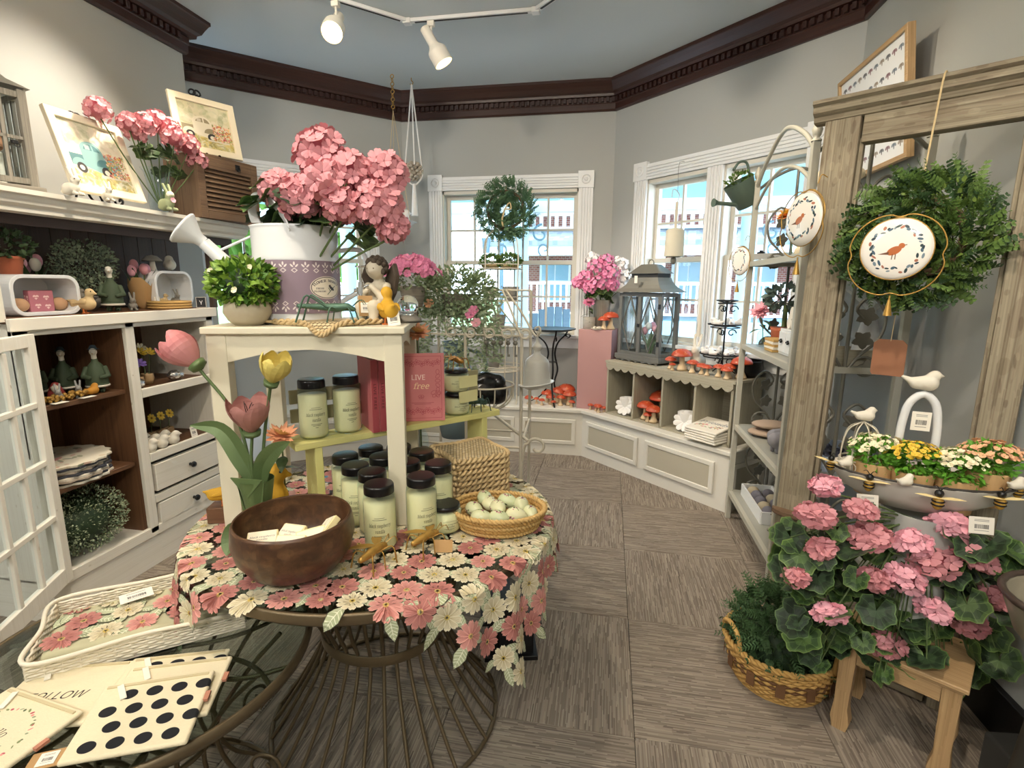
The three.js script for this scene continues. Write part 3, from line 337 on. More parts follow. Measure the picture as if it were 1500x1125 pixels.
// ------------------------------------------------------------ low glass table with scrolled wire
const TB = [-1.1, -0.974], RB = 0.385, HBt = 0.55;
{ const G = thing('low_table', 'low round glass table with radiating bronze wire under the pouches', 'table', [TB[0], 0, TB[1]]);
  obj('glass_top', lathe([[0, 0.006], [RB - 0.006, 0.006], [RB - 0.006, 0], [0, 0]], 64, 0, HBt - 0.008, 0), std(0xdfe8e4, 0.03, { transmission: 1, thickness: 0 }), G);
  obj('rim', lathe([[RB - 0.014, -0.028], [RB, -0.028], [RB + 0.004, -0.014], [RB, 0], [RB - 0.008, 0], [RB - 0.014, -0.01], [RB - 0.014, -0.028]], 64, 0, HBt, 0), M.bronze, G);
  for (let i = 0; i < 8; i++) { const o = obj('table_wire', [tube([[0.05, HBt - 0.02, 0], [0.17, HBt - 0.02, 0.035], [0.28, HBt - 0.022, 0.02], [RB - 0.01, HBt - 0.02, -0.04]], 0.006, 16, 5), tube([[0.05, HBt - 0.02, 0], [0.17, HBt - 0.02, -0.035], [0.28, HBt - 0.022, -0.02], [RB - 0.01, HBt - 0.02, 0.04]], 0.006, 16, 5)], M.bronze, G); o.rotation.y = i * Math.PI / 4; }
  obj('hub', [cy(0.055, 0.055, 0.01, 0, HBt - 0.02, 0, 24), tor(0.055, 0.006, 0, HBt - 0.02, 0)], M.bronze, G);
  for (let i = 0; i < 12; i++) { const o = obj('leg_wire', tube([[RB - 0.08, HBt - 0.028, 0], [0.21, 0.42, 0], [0.13, 0.28, 0], [0.16, 0.14, 0], [0.24, 0.05, 0], [0.27, 0.012, 0]], 0.006, 22, 6), M.bronze, G); o.rotation.y = i * Math.PI / 6; }
  obj('waist_ring', tor(0.13, 0.007, 0, 0.28, 0), M.bronze, G); obj('foot_ring', tor(0.27, 0.008, 0, 0.01, 0, Math.PI / 2, 0, 48), M.bronze, G);
  for (let i = 0; i < 6; i++) { const o = obj('scroll', tube(spiral(0.05, 0.012, -1.2, 7, 20).map(([x, y]) => [x + 0.26, y + 0.2, 0]), 0.005, 40, 5), M.bronze, G); o.rotation.y = i * 1.047 + 0.2; } }
// white wicker tray with a folded floral cloth
{ srand(43); const u = [0.775, -0.632], turn = Math.atan2(-u[1], u[0]), G = thing('wicker_tray', 'long white wicker tray holding a folded floral runner', 'basket', [-1.17, HBt, -1.06], turn), L = 0.44, Wd = 0.27, h = 0.052, wc = std(0xe6dec9, 0.6);
  obj('tray_bottom', bx(L, 0.008, Wd, 0, 0.005, 0), wc, G);
  for (let k = 0; k < 7; k++) { const y = 0.01 + k * 0.0068, wv = (a, b, n, ph) => tube(Array.from({ length: n }, (_, i) => { const t = i / (n - 1); return [a[0] + (b[0] - a[0]) * t + (a[0] === b[0] ? ((i + ph) & 1 ? 0.002 : -0.002) : 0), y, a[1] + (b[1] - a[1]) * t + (a[1] === b[1] ? ((i + ph) & 1 ? 0.002 : -0.002) : 0)]; }), 0.0034, n * 2, 5);
    obj('woven_strand', [wv([-L / 2, Wd / 2], [L / 2, Wd / 2], 27, k), wv([-L / 2, -Wd / 2], [L / 2, -Wd / 2], 27, k), wv([-L / 2, -Wd / 2], [-L / 2, Wd / 2], 17, k), wv([L / 2, -Wd / 2], [L / 2, Wd / 2], 17, k)], wc, G); }
  obj('tray_rim', tube([[-L / 2, h + 0.006, -Wd / 2], [0, h + 0.006, -Wd / 2], [L / 2, h + 0.006, -Wd / 2], [L / 2, h + 0.006, 0], [L / 2, h + 0.006, Wd / 2], [0, h + 0.006, Wd / 2], [-L / 2, h + 0.006, Wd / 2], [-L / 2, h + 0.006, 0]], 0.0055, 90, 6, true), wc, G);
  const st = rod([0, 0.005, 0], [0, h, 0], 0.0032, 4); for (let i = 0; i < 28; i++) for (const s of [-1, 1]) { if (i % 2) continue; const o = obj('stake', st, wc, G); o.position.set(-L / 2 + i * L / 27, 0, s * Wd / 2); }
  const R = thing('table_runner', 'folded floral cutwork runner lying in the white tray', 'runner', [-1.19, HBt + 0.012, -1.045], turn); obj('folded_cloth', [bx(0.36, 0.03, 0.2, 0, 0.016, 0, 0.012)], std(0xb9b594, 0.9), R);
  clothPieces(R, (s, t, up) => [s, 0.033 + up - (Math.abs(t) > 0.08 ? (Math.abs(t) - 0.08) * 0.9 : 0), t], 0.15, 0.09, 0.084, () => true, 2);
  one('price_card', 'white price card lying on the runner in the tray', 'price tag', bx(0.075, 0.0015, 0.05), tagMat, [-1.24, HBt + 0.057, -1.09], 0.9); }
// zip pouches
function pouchMat(draw) { return printMat(512, 460, (g) => { g.fillStyle = '#e3d7b6'; g.fillRect(0, 0, 512, 460); for (let i = 0; i < 2600; i++) { g.fillStyle = rnd() < 0.5 ? '#d6c9a4' : '#eee5cb'; g.globalAlpha = 0.4; g.fillRect(rnd() * 512, rnd() * 460, rr(3, 14), 1.4); } g.globalAlpha = 1; draw(g); }, 0.9); }
srand(45);
const pm = { dots: pouchMat((g) => { g.fillStyle = '#15161b'; for (let j = 0; j < 4; j++) for (let i = 0; i < 5; i++) { const x = 62 + i * 112 + (j & 1) * 56 - 28, y = 95 + j * 100; if (x < 40 || x > 490) continue; g.beginPath(); g.ellipse(x, y, 37, 33, 0.2, 0, 7); g.fill(); } }), plain: pouchMat(() => {}),
  follow: pouchMat((g) => text(g, 'FOLLOW', 250, 250, 'italic 74px sans-serif', '#2a2620')), wreath: pouchMat((g) => { for (let i = 0; i < 46; i++) { const a = i / 46 * 6.28, c = ['#7d8a5c', '#b5545c', '#d98f86', '#8a9a78', '#5f6b4a'][i % 5]; g.fillStyle = c; g.beginPath(); g.ellipse(256 + Math.cos(a) * 165 + rr(-8, 8), 240 + Math.sin(a) * 160 + rr(-8, 8), rr(5, 12), rr(3, 7), rnd() * 3, 0, 7); g.fill(); } text(g, 'hello', 256, 205, 'italic 52px serif', '#3a352c'); text(g, 'sunlight', 256, 265, 'italic 58px serif', '#3a352c'); }) };
function pouch(label, mat, x, z, turn, y, w = 0.215, h = 0.185, tilt = 0) { const G = thing('zip_pouch', label, 'pouch', [x, y, z], turn, 'canvas pouches on the low table'); G.rotation.order = 'YXZ'; G.rotation.x = tilt; const g = N(new RoundedBoxGeometry(w, 0.011, h, 4, 0.0055)), p = g.attributes.position, uv = g.attributes.uv; for (let i = 0; i < p.count; i++) uv.setXY(i, p.getX(i) / w + 0.5, 0.5 - p.getZ(i) / h); obj('canvas_body', g.translate(0, 0.006, 0), mat, G);
  obj('zip', bx(w - 0.02, 0.004, 0.006, 0, 0.012, -h / 2 + 0.012), std(0xcbbd97, 0.8), G); obj('zip_pull', bx(0.012, 0.003, 0.045, -w / 2 + 0.045, 0.0145, -h / 2 + 0.032, 0.001, 0.5), M.card, G); const k = obj('leather_tab', bx(0.012, 0.006, 0.024, w / 2 + 0.002, 0.007, -0.02), M.peach, G); return G; }
pouch('front polka dot canvas pouch on the low glass table', pm.dots, -0.9, -0.772, 0.42, HBt + 0.028, 0.215, 0.185, 0.06);
pouch('plain canvas pouch tucked between the two polka dot pouches', pm.plain, -0.915, -0.845, 0.38, HBt + 0.016, 0.215, 0.17, 0.03);
pouch('back polka dot canvas pouch partly under the plain pouch', pm.dots, -0.955, -0.885, 0.36, HBt + 0.003, 0.215, 0.17, 0);
pouch('canvas pouch printed FOLLOW in thin capitals', pm.follow, -1.15, -0.803, 0.3, HBt + 0.003);
pouch('canvas pouch printed with a floral wreath and script', pm.wreath, -1.155, -0.675, -0.12, HBt + 0.016, 0.22, 0.2, 0.02);
for (const [x, z, r, y, l] of [[-1.22, -0.87, 0.3, 0.002, 'brown kraft hang tag above the FOLLOW pouch'], [-0.99, -0.675, 0.5, 0.012, 'brown kraft hang tag with a barcode under the wreath pouch']]) { const k = thing('hang_tag', l, 'hang tag', [x, HBt + y, z], r); obj('tag_card', ext([[-0.05, -0.02], [0.04, -0.02], [0.055, -0.008], [0.055, 0.008], [0.04, 0.02], [-0.05, 0.02]], 0.0015, 0.0004).rotateX(-Math.PI / 2), M.kraft, k); obj('barcode_label', bx(0.03, 0.001, 0.03, -0.02, 0.0026, 0), tagMat, k); }
const gerTex = (a, b, v, e) => tex(256, 64, (g) => { g.fillStyle = a; g.fillRect(0, 0, 256, 64); g.fillStyle = b; g.fillRect(0, 14, 256, 22); g.strokeStyle = v; g.lineWidth = 1.6; for (let i = 0; i < 9; i++) { g.beginPath(); g.moveTo(i * 32, 0); g.lineTo(i * 32, 64); g.stroke(); } g.fillStyle = e; g.fillRect(0, 0, 256, 4); });
const gerDark = std(0xffffff, 0.6, { map: gerTex('#31482a', '#22341f', '#48613c', '#5a7740'), transmission: 0.1, thickness: 0 });
const gerMat = std(0xffffff, 0.6, { map: tex(256, 64, (g) => { g.fillStyle = '#4a672f'; g.fillRect(0, 0, 256, 64); g.fillStyle = '#2f4a22'; g.fillRect(0, 14, 256, 22); g.strokeStyle = '#66824a'; g.lineWidth = 1.8; for (let i = 0; i < 8; i++) { g.beginPath(); g.moveTo(i * 32 + 16, 0); g.lineTo(i * 32 + 16, 64); g.stroke(); } g.fillStyle = '#6f8a45'; g.fillRect(0, 0, 256, 4); }), transmission: 0.15, thickness: 0 });
// ------------------------------------------------------------ small cream side table standing on the round table
const TT = 1.33, cloth = HA + 0.007;
const sideTurn = Math.atan2(0.145, 0.515), SD = [Math.cos(sideTurn), -Math.sin(sideTurn)], SB = [-Math.sin(sideTurn), -Math.cos(sideTurn)];   // along the front, and towards the back
const onSide = (s, t) => [-1.09 + SD[0] * s + SB[0] * t, TT, -1.252 + SD[1] * s + SB[1] * t];   // s from the front left corner, t from the front edge
{ const W = 0.54, Dp = 0.46, G = thing('side_table', 'cream painted side table standing on the floral cloth', 'side table', onSide(W / 2, Dp / 2), sideTurn); G.position.y = cloth; const h = TT - cloth;
  obj('table_top', bx(W + 0.012, 0.02, Dp + 0.012, 0, h - 0.01, 0, 0.004), M.cream, G);
  for (const sx of [-1, 1]) for (const sz of [-1, 1]) obj('leg', bx(0.052, h - 0.02, 0.044, sx * (W / 2 - 0.03), (h - 0.02) / 2, sz * (Dp / 2 - 0.028), 0.002), M.cream, G);
  const ap = (w) => { const s = [[-w / 2, 0], [w / 2, 0], [w / 2, -0.078]]; for (let i = 0; i <= 10; i++) { const t = i / 10; s.push([w / 2 - 0.004 - t * (w - 0.008), -0.078 + 0.034 * Math.sin(Math.PI * t)]); } s.push([-w / 2, -0.078]); return ext(s, 0.018); };
  obj('apron', ap(W - 0.11).translate(0, h - 0.02, Dp / 2 - 0.026), M.cream, G); obj('apron', ap(W - 0.11).translate(0, h - 0.02, -Dp / 2 + 0.01), M.cream, G);
  for (const s of [-1, 1]) obj('apron', ap(Dp - 0.1).rotateY(Math.PI / 2).translate(s * (W / 2 - 0.03) - 0.009, h - 0.02, 0), M.cream, G); }
// boxwood ball in a clay pot
{ srand(51); const G = thing('potted_boxwood', 'round leafy boxwood with tiny white blossoms in a squat clay pot', 'potted plant', onSide(0.095, 0.075)); obj('clay_pot', lathe([[0, 0], [0.036, 0], [0.052, 0.014], [0.064, 0.036], [0.062, 0.056], [0.05, 0.074], [0.045, 0.076], [0.04, 0.066], [0, 0.06]], 28), M.clay, G);
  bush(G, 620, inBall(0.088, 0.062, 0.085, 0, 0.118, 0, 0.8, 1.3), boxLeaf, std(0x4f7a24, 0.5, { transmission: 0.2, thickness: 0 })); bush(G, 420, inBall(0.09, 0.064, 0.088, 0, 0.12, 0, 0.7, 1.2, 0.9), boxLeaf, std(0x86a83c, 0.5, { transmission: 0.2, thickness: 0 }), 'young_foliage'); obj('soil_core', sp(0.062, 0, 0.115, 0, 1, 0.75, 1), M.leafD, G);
  const bl = flowerG(5, 0.009, 0.005, 0.004); for (const [x, y, z] of [[0.03, 0.1, 0.085], [-0.05, 0.15, 0.07], [0.055, 0.16, 0.05], [-0.085, 0.11, 0.02]]) { const f = obj('blossom', bl, M.creamF, G); f.position.set(x, y, z); f.rotation.x = 1.2; } }
// crochet pot holder hanging over the edge, grasshopper
function braid(pts, r, tw, n, mat, name, par) { const c = new THREE.CatmullRomCurve3(pts.map((p) => V(...p)), false), out = []; for (let s = 0; s < 2; s++) { const q = []; for (let i = 0; i <= n; i++) { const p = c.getPoint(i / n), a = i / n * tw + s * Math.PI; q.push([p.x + Math.cos(a) * r * 0.3, p.y + Math.sin(a) * r * 0.7, p.z + Math.cos(a) * r * 0.6]); } out.push(tube(q, r * 0.7, n * 2, 5)); } return obj(name, out, mat, par); }
const knitT = tex(128, 128, (g) => { g.fillStyle = '#7d6d50'; g.fillRect(0, 0, 128, 128); for (let j = 0; j < 8; j++) for (let i = -1; i < 9; i++) { g.fillStyle = mix('#d8c7a0', '#bfa97c', rnd()); g.beginPath(); g.ellipse(i * 16 + (j & 1) * 8 + 8, j * 16 + 8, 8, 6, 0.5, 0, 7); g.fill(); } }), knit = std(0xffffff, 0.95, { map: knitT, bumpMap: knitT, bumpScale: 0.004, box: true }); knitT.repeat.set(11, 11);
{ const G = thing('pot_holder', 'crochet pot holder with a hanging loop over the cream table edge', 'pot holder', onSide(0.31, 0.06), sideTurn + 0.05);
  { const s2 = T(ext([[-0.15, 0.03], [-0.04, -0.05], [0.01, -0.092], [0.06, -0.05], [0.16, 0.03], [0.0, 0.12]], 0.008, 0.002), 0, 0.003, 0, -Math.PI / 2), q = s2.attributes.position; for (let i = 0; i < q.count; i++) if (q.getZ(i) > 0.055) q.setY(i, q.getY(i) - (q.getZ(i) - 0.055) * 0.7); s2.computeVertexNormals(); obj('knitted_square', s2, knit, G); }
  braid([[-0.15, 0.01, -0.03], [-0.04, 0.009, 0.05], [0.01, -0.018, 0.094], [0.06, 0.009, 0.05], [0.16, 0.01, -0.03]], 0.007, 70, 80, M.jute, 'braided_edge', G); obj('loop', tube([[-0.14, 0.008, -0.03], [-0.18, 0.012, -0.022], [-0.195, 0.014, -0.035], [-0.18, 0.012, -0.046], [-0.15, 0.008, -0.035]], 0.004, 24, 6), M.jute, G);
  const H = thing('metal_grasshopper', 'green metal grasshopper on the crochet pot holder', 'figurine', [...onSide(0.33, 0.045)], sideTurn); H.position.y = TT + 0.012; const gm = std(0x4d6b58, 0.5, { metalness: 0.4 }); obj('body', blob([[-0.085, 0.045, 0, 0.02, 0.04, 0, 0.006, 0.012], [0.02, 0.04, 0, 0.05, 0.042, 0, 0.012, 0.011], [0.05, 0.042, 0, 0.068, 0.035, 0, 0.01, 0.007]], 32, 0.3), gm, H);
  for (const q of [-1, 1]) { obj('hind_leg', tube([[0.0, 0.04, q * 0.01], [-0.055, 0.075, q * 0.025], [-0.06, 0.07, q * 0.027], [-0.085, 0.0, q * 0.035]], 0.0028, 16, 5), gm, H); for (const [a, b] of [[0.02, 0.0], [0.045, 0.075]]) obj('leg', tube([[a, 0.036, q * 0.008], [(a + b) / 2, 0.04, q * 0.03], [b, 0, q * 0.035]], 0.0022, 10, 5), gm, H); obj('antenna', tube([[0.066, 0.045, q * 0.004], [0.09, 0.062, q * 0.012], [0.1, 0.05, q * 0.016]], 0.0012, 8, 4), gm, H); } }
// watering can full of pink geraniums
{ srand(53); const p0 = [-0.955, TT, -1.51], G = thing('watering_can', 'white enamel watering can with mauve floral band and oval market label', 'watering can', p0, 0), R = 0.124, h = 0.285;
  obj('can_body', lathe([[0, 0], [R, 0], [R + 0.002, 0.006], [R, 0.012], [R, h * 0.66], [R + 0.003, h * 0.67], [R, h * 0.69], [R, h - 0.004], [R + 0.004, h], [R - 0.002, h + 0.002], [R - 0.004, h - 0.006], [R - 0.004, 0.03], [0, 0.03]], 48), M.enamel, G);
  const band = tex(1024, 256, (g) => { g.fillStyle = '#8d7a86'; g.fillRect(0, 0, 1024, 256); g.fillStyle = '#e6dcd6'; for (const [y, f] of [[26, 1], [228, -1]]) for (let i = 0; i < 26; i++) { const x = i * 40 + 10; for (let k = -1; k < 2; k++) { g.beginPath(); g.ellipse(x + k * 9, y - f * (k ? 0 : 10), 3.4, 9, k * f * 0.6, 0, 7); g.fill(); } g.save(); g.translate(x, y + f * 22); g.rotate(Math.PI / 4); g.strokeStyle = '#e6dcd6'; g.lineWidth = 3; g.strokeRect(-7, -7, 14, 14); g.restore(); }
    g.save(); g.translate(256, 130); g.fillStyle = '#e7decb'; g.beginPath(); g.ellipse(0, 0, 74, 56, 0, 0, 7); g.fill(); g.strokeStyle = '#4a3f44'; g.lineWidth = 3; g.beginPath(); g.ellipse(0, 0, 69, 51, 0, 0, 7); g.stroke(); g.fillStyle = '#3a3236'; g.font = 'bold 17px serif'; g.textAlign = 'center'; const s = 'FLOWER MARKET'; for (let i = 0; i < s.length; i++) { const a = (i - 6) * 0.185; g.save(); g.translate(Math.sin(a) * 60, -Math.cos(a) * 34 + 6); g.rotate(a * 0.7); g.fillText(s[i], 0, 0); g.restore(); } g.font = 'bold 10px serif'; g.fillText('FRESH', -34, 8); g.fillText('FLOWERS', -34, 22); g.strokeStyle = '#4d5a48'; g.lineWidth = 3; g.beginPath(); g.moveTo(-2, 34); g.quadraticCurveTo(20, 10, 42, -8); g.moveTo(14, 18); g.lineTo(4, 0); g.stroke(); g.fillStyle = '#3f3a3c'; g.beginPath(); g.ellipse(22, 4, 16, 7, 0.7, 0, 7); g.fill(); g.beginPath(); g.arc(12, -8, 6, 0, 7); g.fill(); g.restore(); });
  const bm = std(0xffffff, 0.35, { map: band }); { const g = N(new THREE.CylinderGeometry(R + 0.0012, R + 0.0012, h * 0.52, 64, 1, true)); const q = g.attributes.uv; for (let i = 0; i < q.count; i++) q.setX(i, (q.getX(i) + 0.25) % 1.0001); obj('floral_band', T(new THREE.CylinderGeometry(R + 0.0012, R + 0.0012, h * 0.54, 64, 1, true), 0, h * 0.38, 0, 0, 2.84 - Math.PI, 0), bm, G); }
  const L = (x, y, z) => [x, y, z];
  obj('handle', (() => { const c = new THREE.CatmullRomCurve3([[-0.1, h - 0.005, 0.03], [-0.125, h + 0.05, 0.02], [-0.105, h + 0.085, 0.03], [-0.03, h + 0.07, 0.07], [0.03, h + 0.02, 0.1], [0.055, h - 0.02, 0.112]].map((p) => V(...p))), pts = c.getPoints(30), sh = new THREE.Shape([[-0.002, -0.014], [0.002, -0.014], [0.002, 0.014], [-0.002, 0.014]].map((p) => new THREE.Vector2(...p))); return N(new THREE.ExtrudeGeometry(sh, { steps: 40, extrudePath: c })); })(), M.enamel, G); G.rotation.y = 0;
  const rose = lathe([[0.017, 0], [0.019, 0.02], [0.05, 0.062], [0.052, 0.066], [0.05, 0.07], [0, 0.074]], 24), dir = V(-0.66, 0.62, 0.42).normalize(), s0 = V(-0.11, 0.08, 0.03), s1 = V(-0.235, 0.235, 0.1); obj('spout', [rod(s0.toArray(), s1.toArray(), 0.026, 16, 0.019)], M.enamel, G); const RZ = obj('rose', rose, M.enamel, G); RZ.position.copy(s1); RZ.quaternion.setFromUnitVectors(V(0, 1, 0), dir); obj('brace', rod([-0.2, 0.215, 0.08], [-0.112, h - 0.02, 0.03], 0.004), M.enamel, G); obj('back_handle', tube([[0.11, 0.22, -0.05], [0.175, 0.22, -0.08], [0.19, 0.16, -0.085], [0.165, 0.1, -0.075], [0.112, 0.06, -0.05]], 0.008, 24, 7), M.enamel, G);
  const F = thing('geranium_bunch', 'big bunch of salmon pink geraniums standing in the watering can', 'flowers', [p0[0], TT, p0[2]]); const K1 = 1.05, W = (x, y, z) => [x * K1 - p0[0], 1.42 + (y - 1.45) * K1 - TT, z * K1 - p0[2]];
  const heads = [[-0.92, 1.735, -1.39, 0.05], [-0.79, 1.82, -1.4, 0.066], [-0.705, 1.77, -1.4, 0.06], [-0.83, 1.70, -1.35, 0.05], [-0.615, 1.775, -1.43, 0.055], [-0.63, 1.69, -1.4, 0.062], [-0.715, 1.68, -1.36, 0.05], [-0.755, 1.735, -1.36, 0.06], [-0.6, 1.63, -1.42, 0.04]];
  heads.forEach(([x, y, z, r], i) => { flowerHead(F, W(x, y, z), r, Math.round(20 + r * 220), i % 3 ? M.pink : M.pinkD === 0 ? M.pink : M.pink, 1.35 + (i % 2) * 0.2); obj('stem', stemTo([rr(-0.03, 0.03), 0.1, rr(-0.03, 0.03)], W(x, y - r * 0.6, z), 0.0035), M.stem, F); });
  const gl = gerLeafG(0.05); for (let i = 0; i < 58; i++) { const a = rr(0.2, 6.1), r = rr(0.03, 0.19), o = obj('leaf', gl, i % 3 ? gerMat : M.leafD, F); o.position.set(0.09 + Math.cos(a) * r * 1.3, rr(0.3, 0.42) - r * (Math.sin(a) > 0.3 ? 0.05 : 0.3), Math.sin(a) * r * 0.8 - 0.02); o.rotation.set(rr(0.2, 0.9), -a + Math.PI / 2, rr(-0.4, 0.4), 'YXZ'); o.scale.setScalar(rr(0.7, 1.15)); } 
  const bf = thing('flower_pick', 'flat copper butterfly pick in the watering can', 'garden pick', [p0[0] - 0.1, TT + 0.29, p0[2] + 0.02], 0.3); obj('wings', flowerG(4, 0.05, 0.022, 0.004), std(0xb5755a, 0.5, { metalness: 0.3 }), bf); obj('stick', rod([0, 0, 0], [0.04, -0.24, 0], 0.0015, 5), M.stem, bf); }
// scalloped geranium leaf
function gerLeafG(r) { const P = [], U = [], n = 22; const f = (k, t) => { const a = 0.35 + k / n * 5.58, s = r * (1 + 0.09 * Math.cos(a * 7)) * t; return [Math.sin(a) * s, 0.25 * r * t * t * (0.6 + 0.4 * Math.cos(a * 3.5)) , -Math.cos(a) * s]; };
  for (let k = 0; k < n; k++) for (const [t0, t1] of [[0.02, 0.5], [0.5, 1]]) { const q = [f(k, t0), f(k, t1), f(k + 1, t1), f(k + 1, t0)], u = [[k / n, t0], [k / n, t1], [(k + 1) / n, t1], [(k + 1) / n, t0]]; for (const j of [0, 1, 2, 0, 2, 3]) { P.push(...q[j]); U.push(...u[j]); } }
  const g = new THREE.BufferGeometry(); g.setAttribute('position', new THREE.Float32BufferAttribute(P, 3)); g.setAttribute('uv', new THREE.Float32BufferAttribute(U, 2)); g.computeVertexNormals(); return mergeVertices(g).index ? N(g) : g; }
// seated angel, duckling, glass globe, chrome pump
const duckCaps = [[-0.028, 0.045, 0, 0.02, 0.045, 0, 0.024, 0.03], [0.022, 0.05, 0, 0.028, 0.09, 0, 0.018, 0.014], [0.03, 0.098, 0, 0.03, 0.1, 0, 0.018], [0.042, 0.096, 0, 0.056, 0.092, 0, 0.007, 0.004], [-0.03, 0.052, 0, -0.062, 0.062, 0, 0.014, 0.004]];
const duckG = blob(duckCaps, 34, 0.3), wingG = blob([[0.012, 0.055, 0, -0.03, 0.048, 0, 0.013, 0.005]], 18, 0.2);
function duckling(label, p, turn, s, mat = M.duck, group) { const G = thing('duckling', label, 'figurine', p, turn, group); G.scale.setScalar(s); obj('body', duckG, mat, G); for (const q of [-1, 1]) { const w = obj('wing', wingG, mat, G); w.position.z = q * 0.024; obj('leg', [rod([0, 0.022, q * 0.012], [0.002, 0, q * 0.014], 0.004), bx(0.024, 0.004, 0.016, 0.008, 0.002, q * 0.014, 0.0015)], std(0xc46a2a, 0.6), G); obj('eye', sp(0.003, 0.04, 0.104, q * 0.0135, 1, 1, 1, 8), M.black, G); } return G; }
{ const at = onSide(0.45, 0.16), G = thing('angel_statue', 'cream seated cherub statue with dark wings and curly hair', 'statue', at, -0.15), b = std(0xcfc5ae, 0.8, { bumpMap: plaster, bumpScale: 0.002 }), dk = std(0x55493c, 0.8);
  obj('seated_body', blob([[0, 0.03, 0.0, 0, 0.09, -0.01, 0.032, 0.026], [0, 0.1, -0.01, 0, 0.118, -0.008, 0.02, 0.012], [-0.016, 0.035, 0.01, -0.02, 0.05, 0.05, 0.02, 0.016], [0.016, 0.035, 0.01, 0.018, 0.048, 0.05, 0.02, 0.016], [-0.02, 0.05, 0.05, -0.022, 0.006, 0.055, 0.014, 0.012], [0.018, 0.048, 0.05, 0.02, 0.006, 0.056, 0.014, 0.012], [-0.03, 0.1, 0, -0.034, 0.068, 0.03, 0.011, 0.009], [-0.034, 0.068, 0.03, -0.006, 0.088, 0.044, 0.009, 0.007], [0.03, 0.1, 0, 0.034, 0.068, 0.03, 0.011, 0.009], [0.034, 0.068, 0.03, 0.008, 0.1, 0.042, 0.009, 0.007], [0, 0.142, 0.006, 0, 0.146, 0.01, 0.024], [0, 0.138, 0.032, 0, 0.14, 0.034, 0.005]], 44, 0.25, 0.0), b, G);
  const curls = []; for (const v of dome(46, 0.026, 0.25)) if (v.z < 0.012 || v.y > 0.012) curls.push(sp(0.0085, v.x, 0.15 + v.y, 0.002 + v.z, 1, 1, 1, 7)); obj('curly_hair', curls, dk, G); for (const s of [-1, 1]) { obj('wing', T(ext([[0, -0.05], [0.03, -0.02], [0.045, 0.02], [0.035, 0.045], [0.012, 0.03], [0, 0.01]], 0.008, 0.003), s * 0.012, 0.105, -0.04, 0, s > 0 ? -0.5 : Math.PI + 0.5, 0, 1.15), dk, G); obj('eye', sp(0.0025, s * 0.009, 0.147, 0.0305, 1, 1, 1, 8), M.oldDark, G); } obj('rock_seat', blob([[0, 0.015, -0.02, 0, 0.02, -0.03, 0.035], [0.03, 0.012, 0.01, 0.02, 0.01, 0, 0.024], [-0.03, 0.012, 0.0, -0.02, 0.01, 0, 0.024]], 24, 0.3, 0.001), M.stone, G);
  G.scale.setScalar(1.12);
  duckling('yellow duckling figurine with a price tag beside the cherub', onSide(0.492, 0.09), 2.2, 0.95); one('price_tag', 'white barcode tag hanging on the yellow duckling', 'price tag', card(0.036, 0.042, 0, 0.021, 0, -0.15, 0, 0.15), tagMat, [...onSide(0.508, 0.055)], 0.25);
  const O = thing('glass_globe', 'clear glass globe on a grey stone foot', 'ornament', onSide(0.535, 0.2)); obj('foot', lathe([[0, 0], [0.045, 0], [0.04, 0.012], [0.026, 0.022], [0, 0.024]], 20), M.stone, O); obj('globe', sp(0.034, 0, 0.052, 0, 1, 1, 1, 24), std(0xf2fbff, 0.02, { transmission: 1, thickness: 0.06, ior: 1.4 }), O);
  const K = thing('chrome_dispenser', 'chrome pump with a kraft tag on a square glass base', 'pump', onSide(0.405, 0.13), 0.2); obj('base', bx(0.06, 0.035, 0.06, 0, 0.018, 0, 0.004), M.glass, K); obj('column', [cy(0.008, 0.01, 0.09, 0, 0.08, 0, 14), cy(0.014, 0.014, 0.02, 0, 0.1, 0, 14), cy(0.004, 0.004, 0.05, 0, 0.145, 0, 10), tor(0.012, 0.003, 0, 0.17, 0), tube([[0, 0.105, 0], [0.03, 0.115, 0], [0.036, 0.1, 0]], 0.004, 12, 6), rod([-0.02, 0.1, 0], [0.02, 0.1, 0], 0.006)], M.chrome, K); obj('kraft_tag', card(0.04, 0.06, 0.02, 0.055, 0.03, 0.02, 0.1), M.kraft, K); obj('barcode_label', card(0.028, 0.03, 0.02, 0.05, 0.032, 0.02, 0.1), tagMat, K); }
// ------------------------------------------------------------ candles
const jarText = tex(256, 192, (g) => { g.clearRect(0, 0, 256, 192); g.fillStyle = '#5c564a'; g.fillRect(56, 34, 144, 2.5); g.fillRect(76, 22, 104, 2); text(g, 'black raspberry', 128, 72, 'italic 30px serif', '#35302a'); text(g, 'vanilla', 128, 110, 'italic 30px serif', '#35302a'); g.fillRect(66, 140, 124, 2.5); g.fillRect(84, 150, 88, 2.5); g.fillRect(112, 164, 32, 2.5); });
const jarLabel = std(0xffffff, 0.6, { map: jarText, transparent: true });
const jarProto = (R, h) => ({ glass: lathe([[0, 0.001], [R * 0.86, 0.001], [R * 0.97, 0.006], [R, 0.014], [R, h * 0.76], [R * 0.95, h * 0.83], [R * 0.84, h * 0.87], [R * 0.84, h * 0.97]], 32), wax: lathe([[0, 0.005], [R * 0.84, 0.005], [R * 0.94, 0.012], [R * 0.955, 0.02], [R * 0.955, h * 0.74], [0, h * 0.74]], 28), lid: lathe([[0, h], [R * 0.84, h], [R * 0.9, h - 0.003], [R * 0.92, h - 0.006], [R * 0.92, h * 0.86], [R * 0.88, h * 0.86], [R * 0.88, h - 0.006], [0, h - 0.006]], 36), label: T(new THREE.CylinderGeometry(R + 0.0008, R + 0.0008, h * 0.45, 20, 1, true, -0.75, 1.5), 0, h * 0.38, 0) });
const bigJar = jarProto(0.0445, 0.188), lowJar = jarProto(0.048, 0.085);
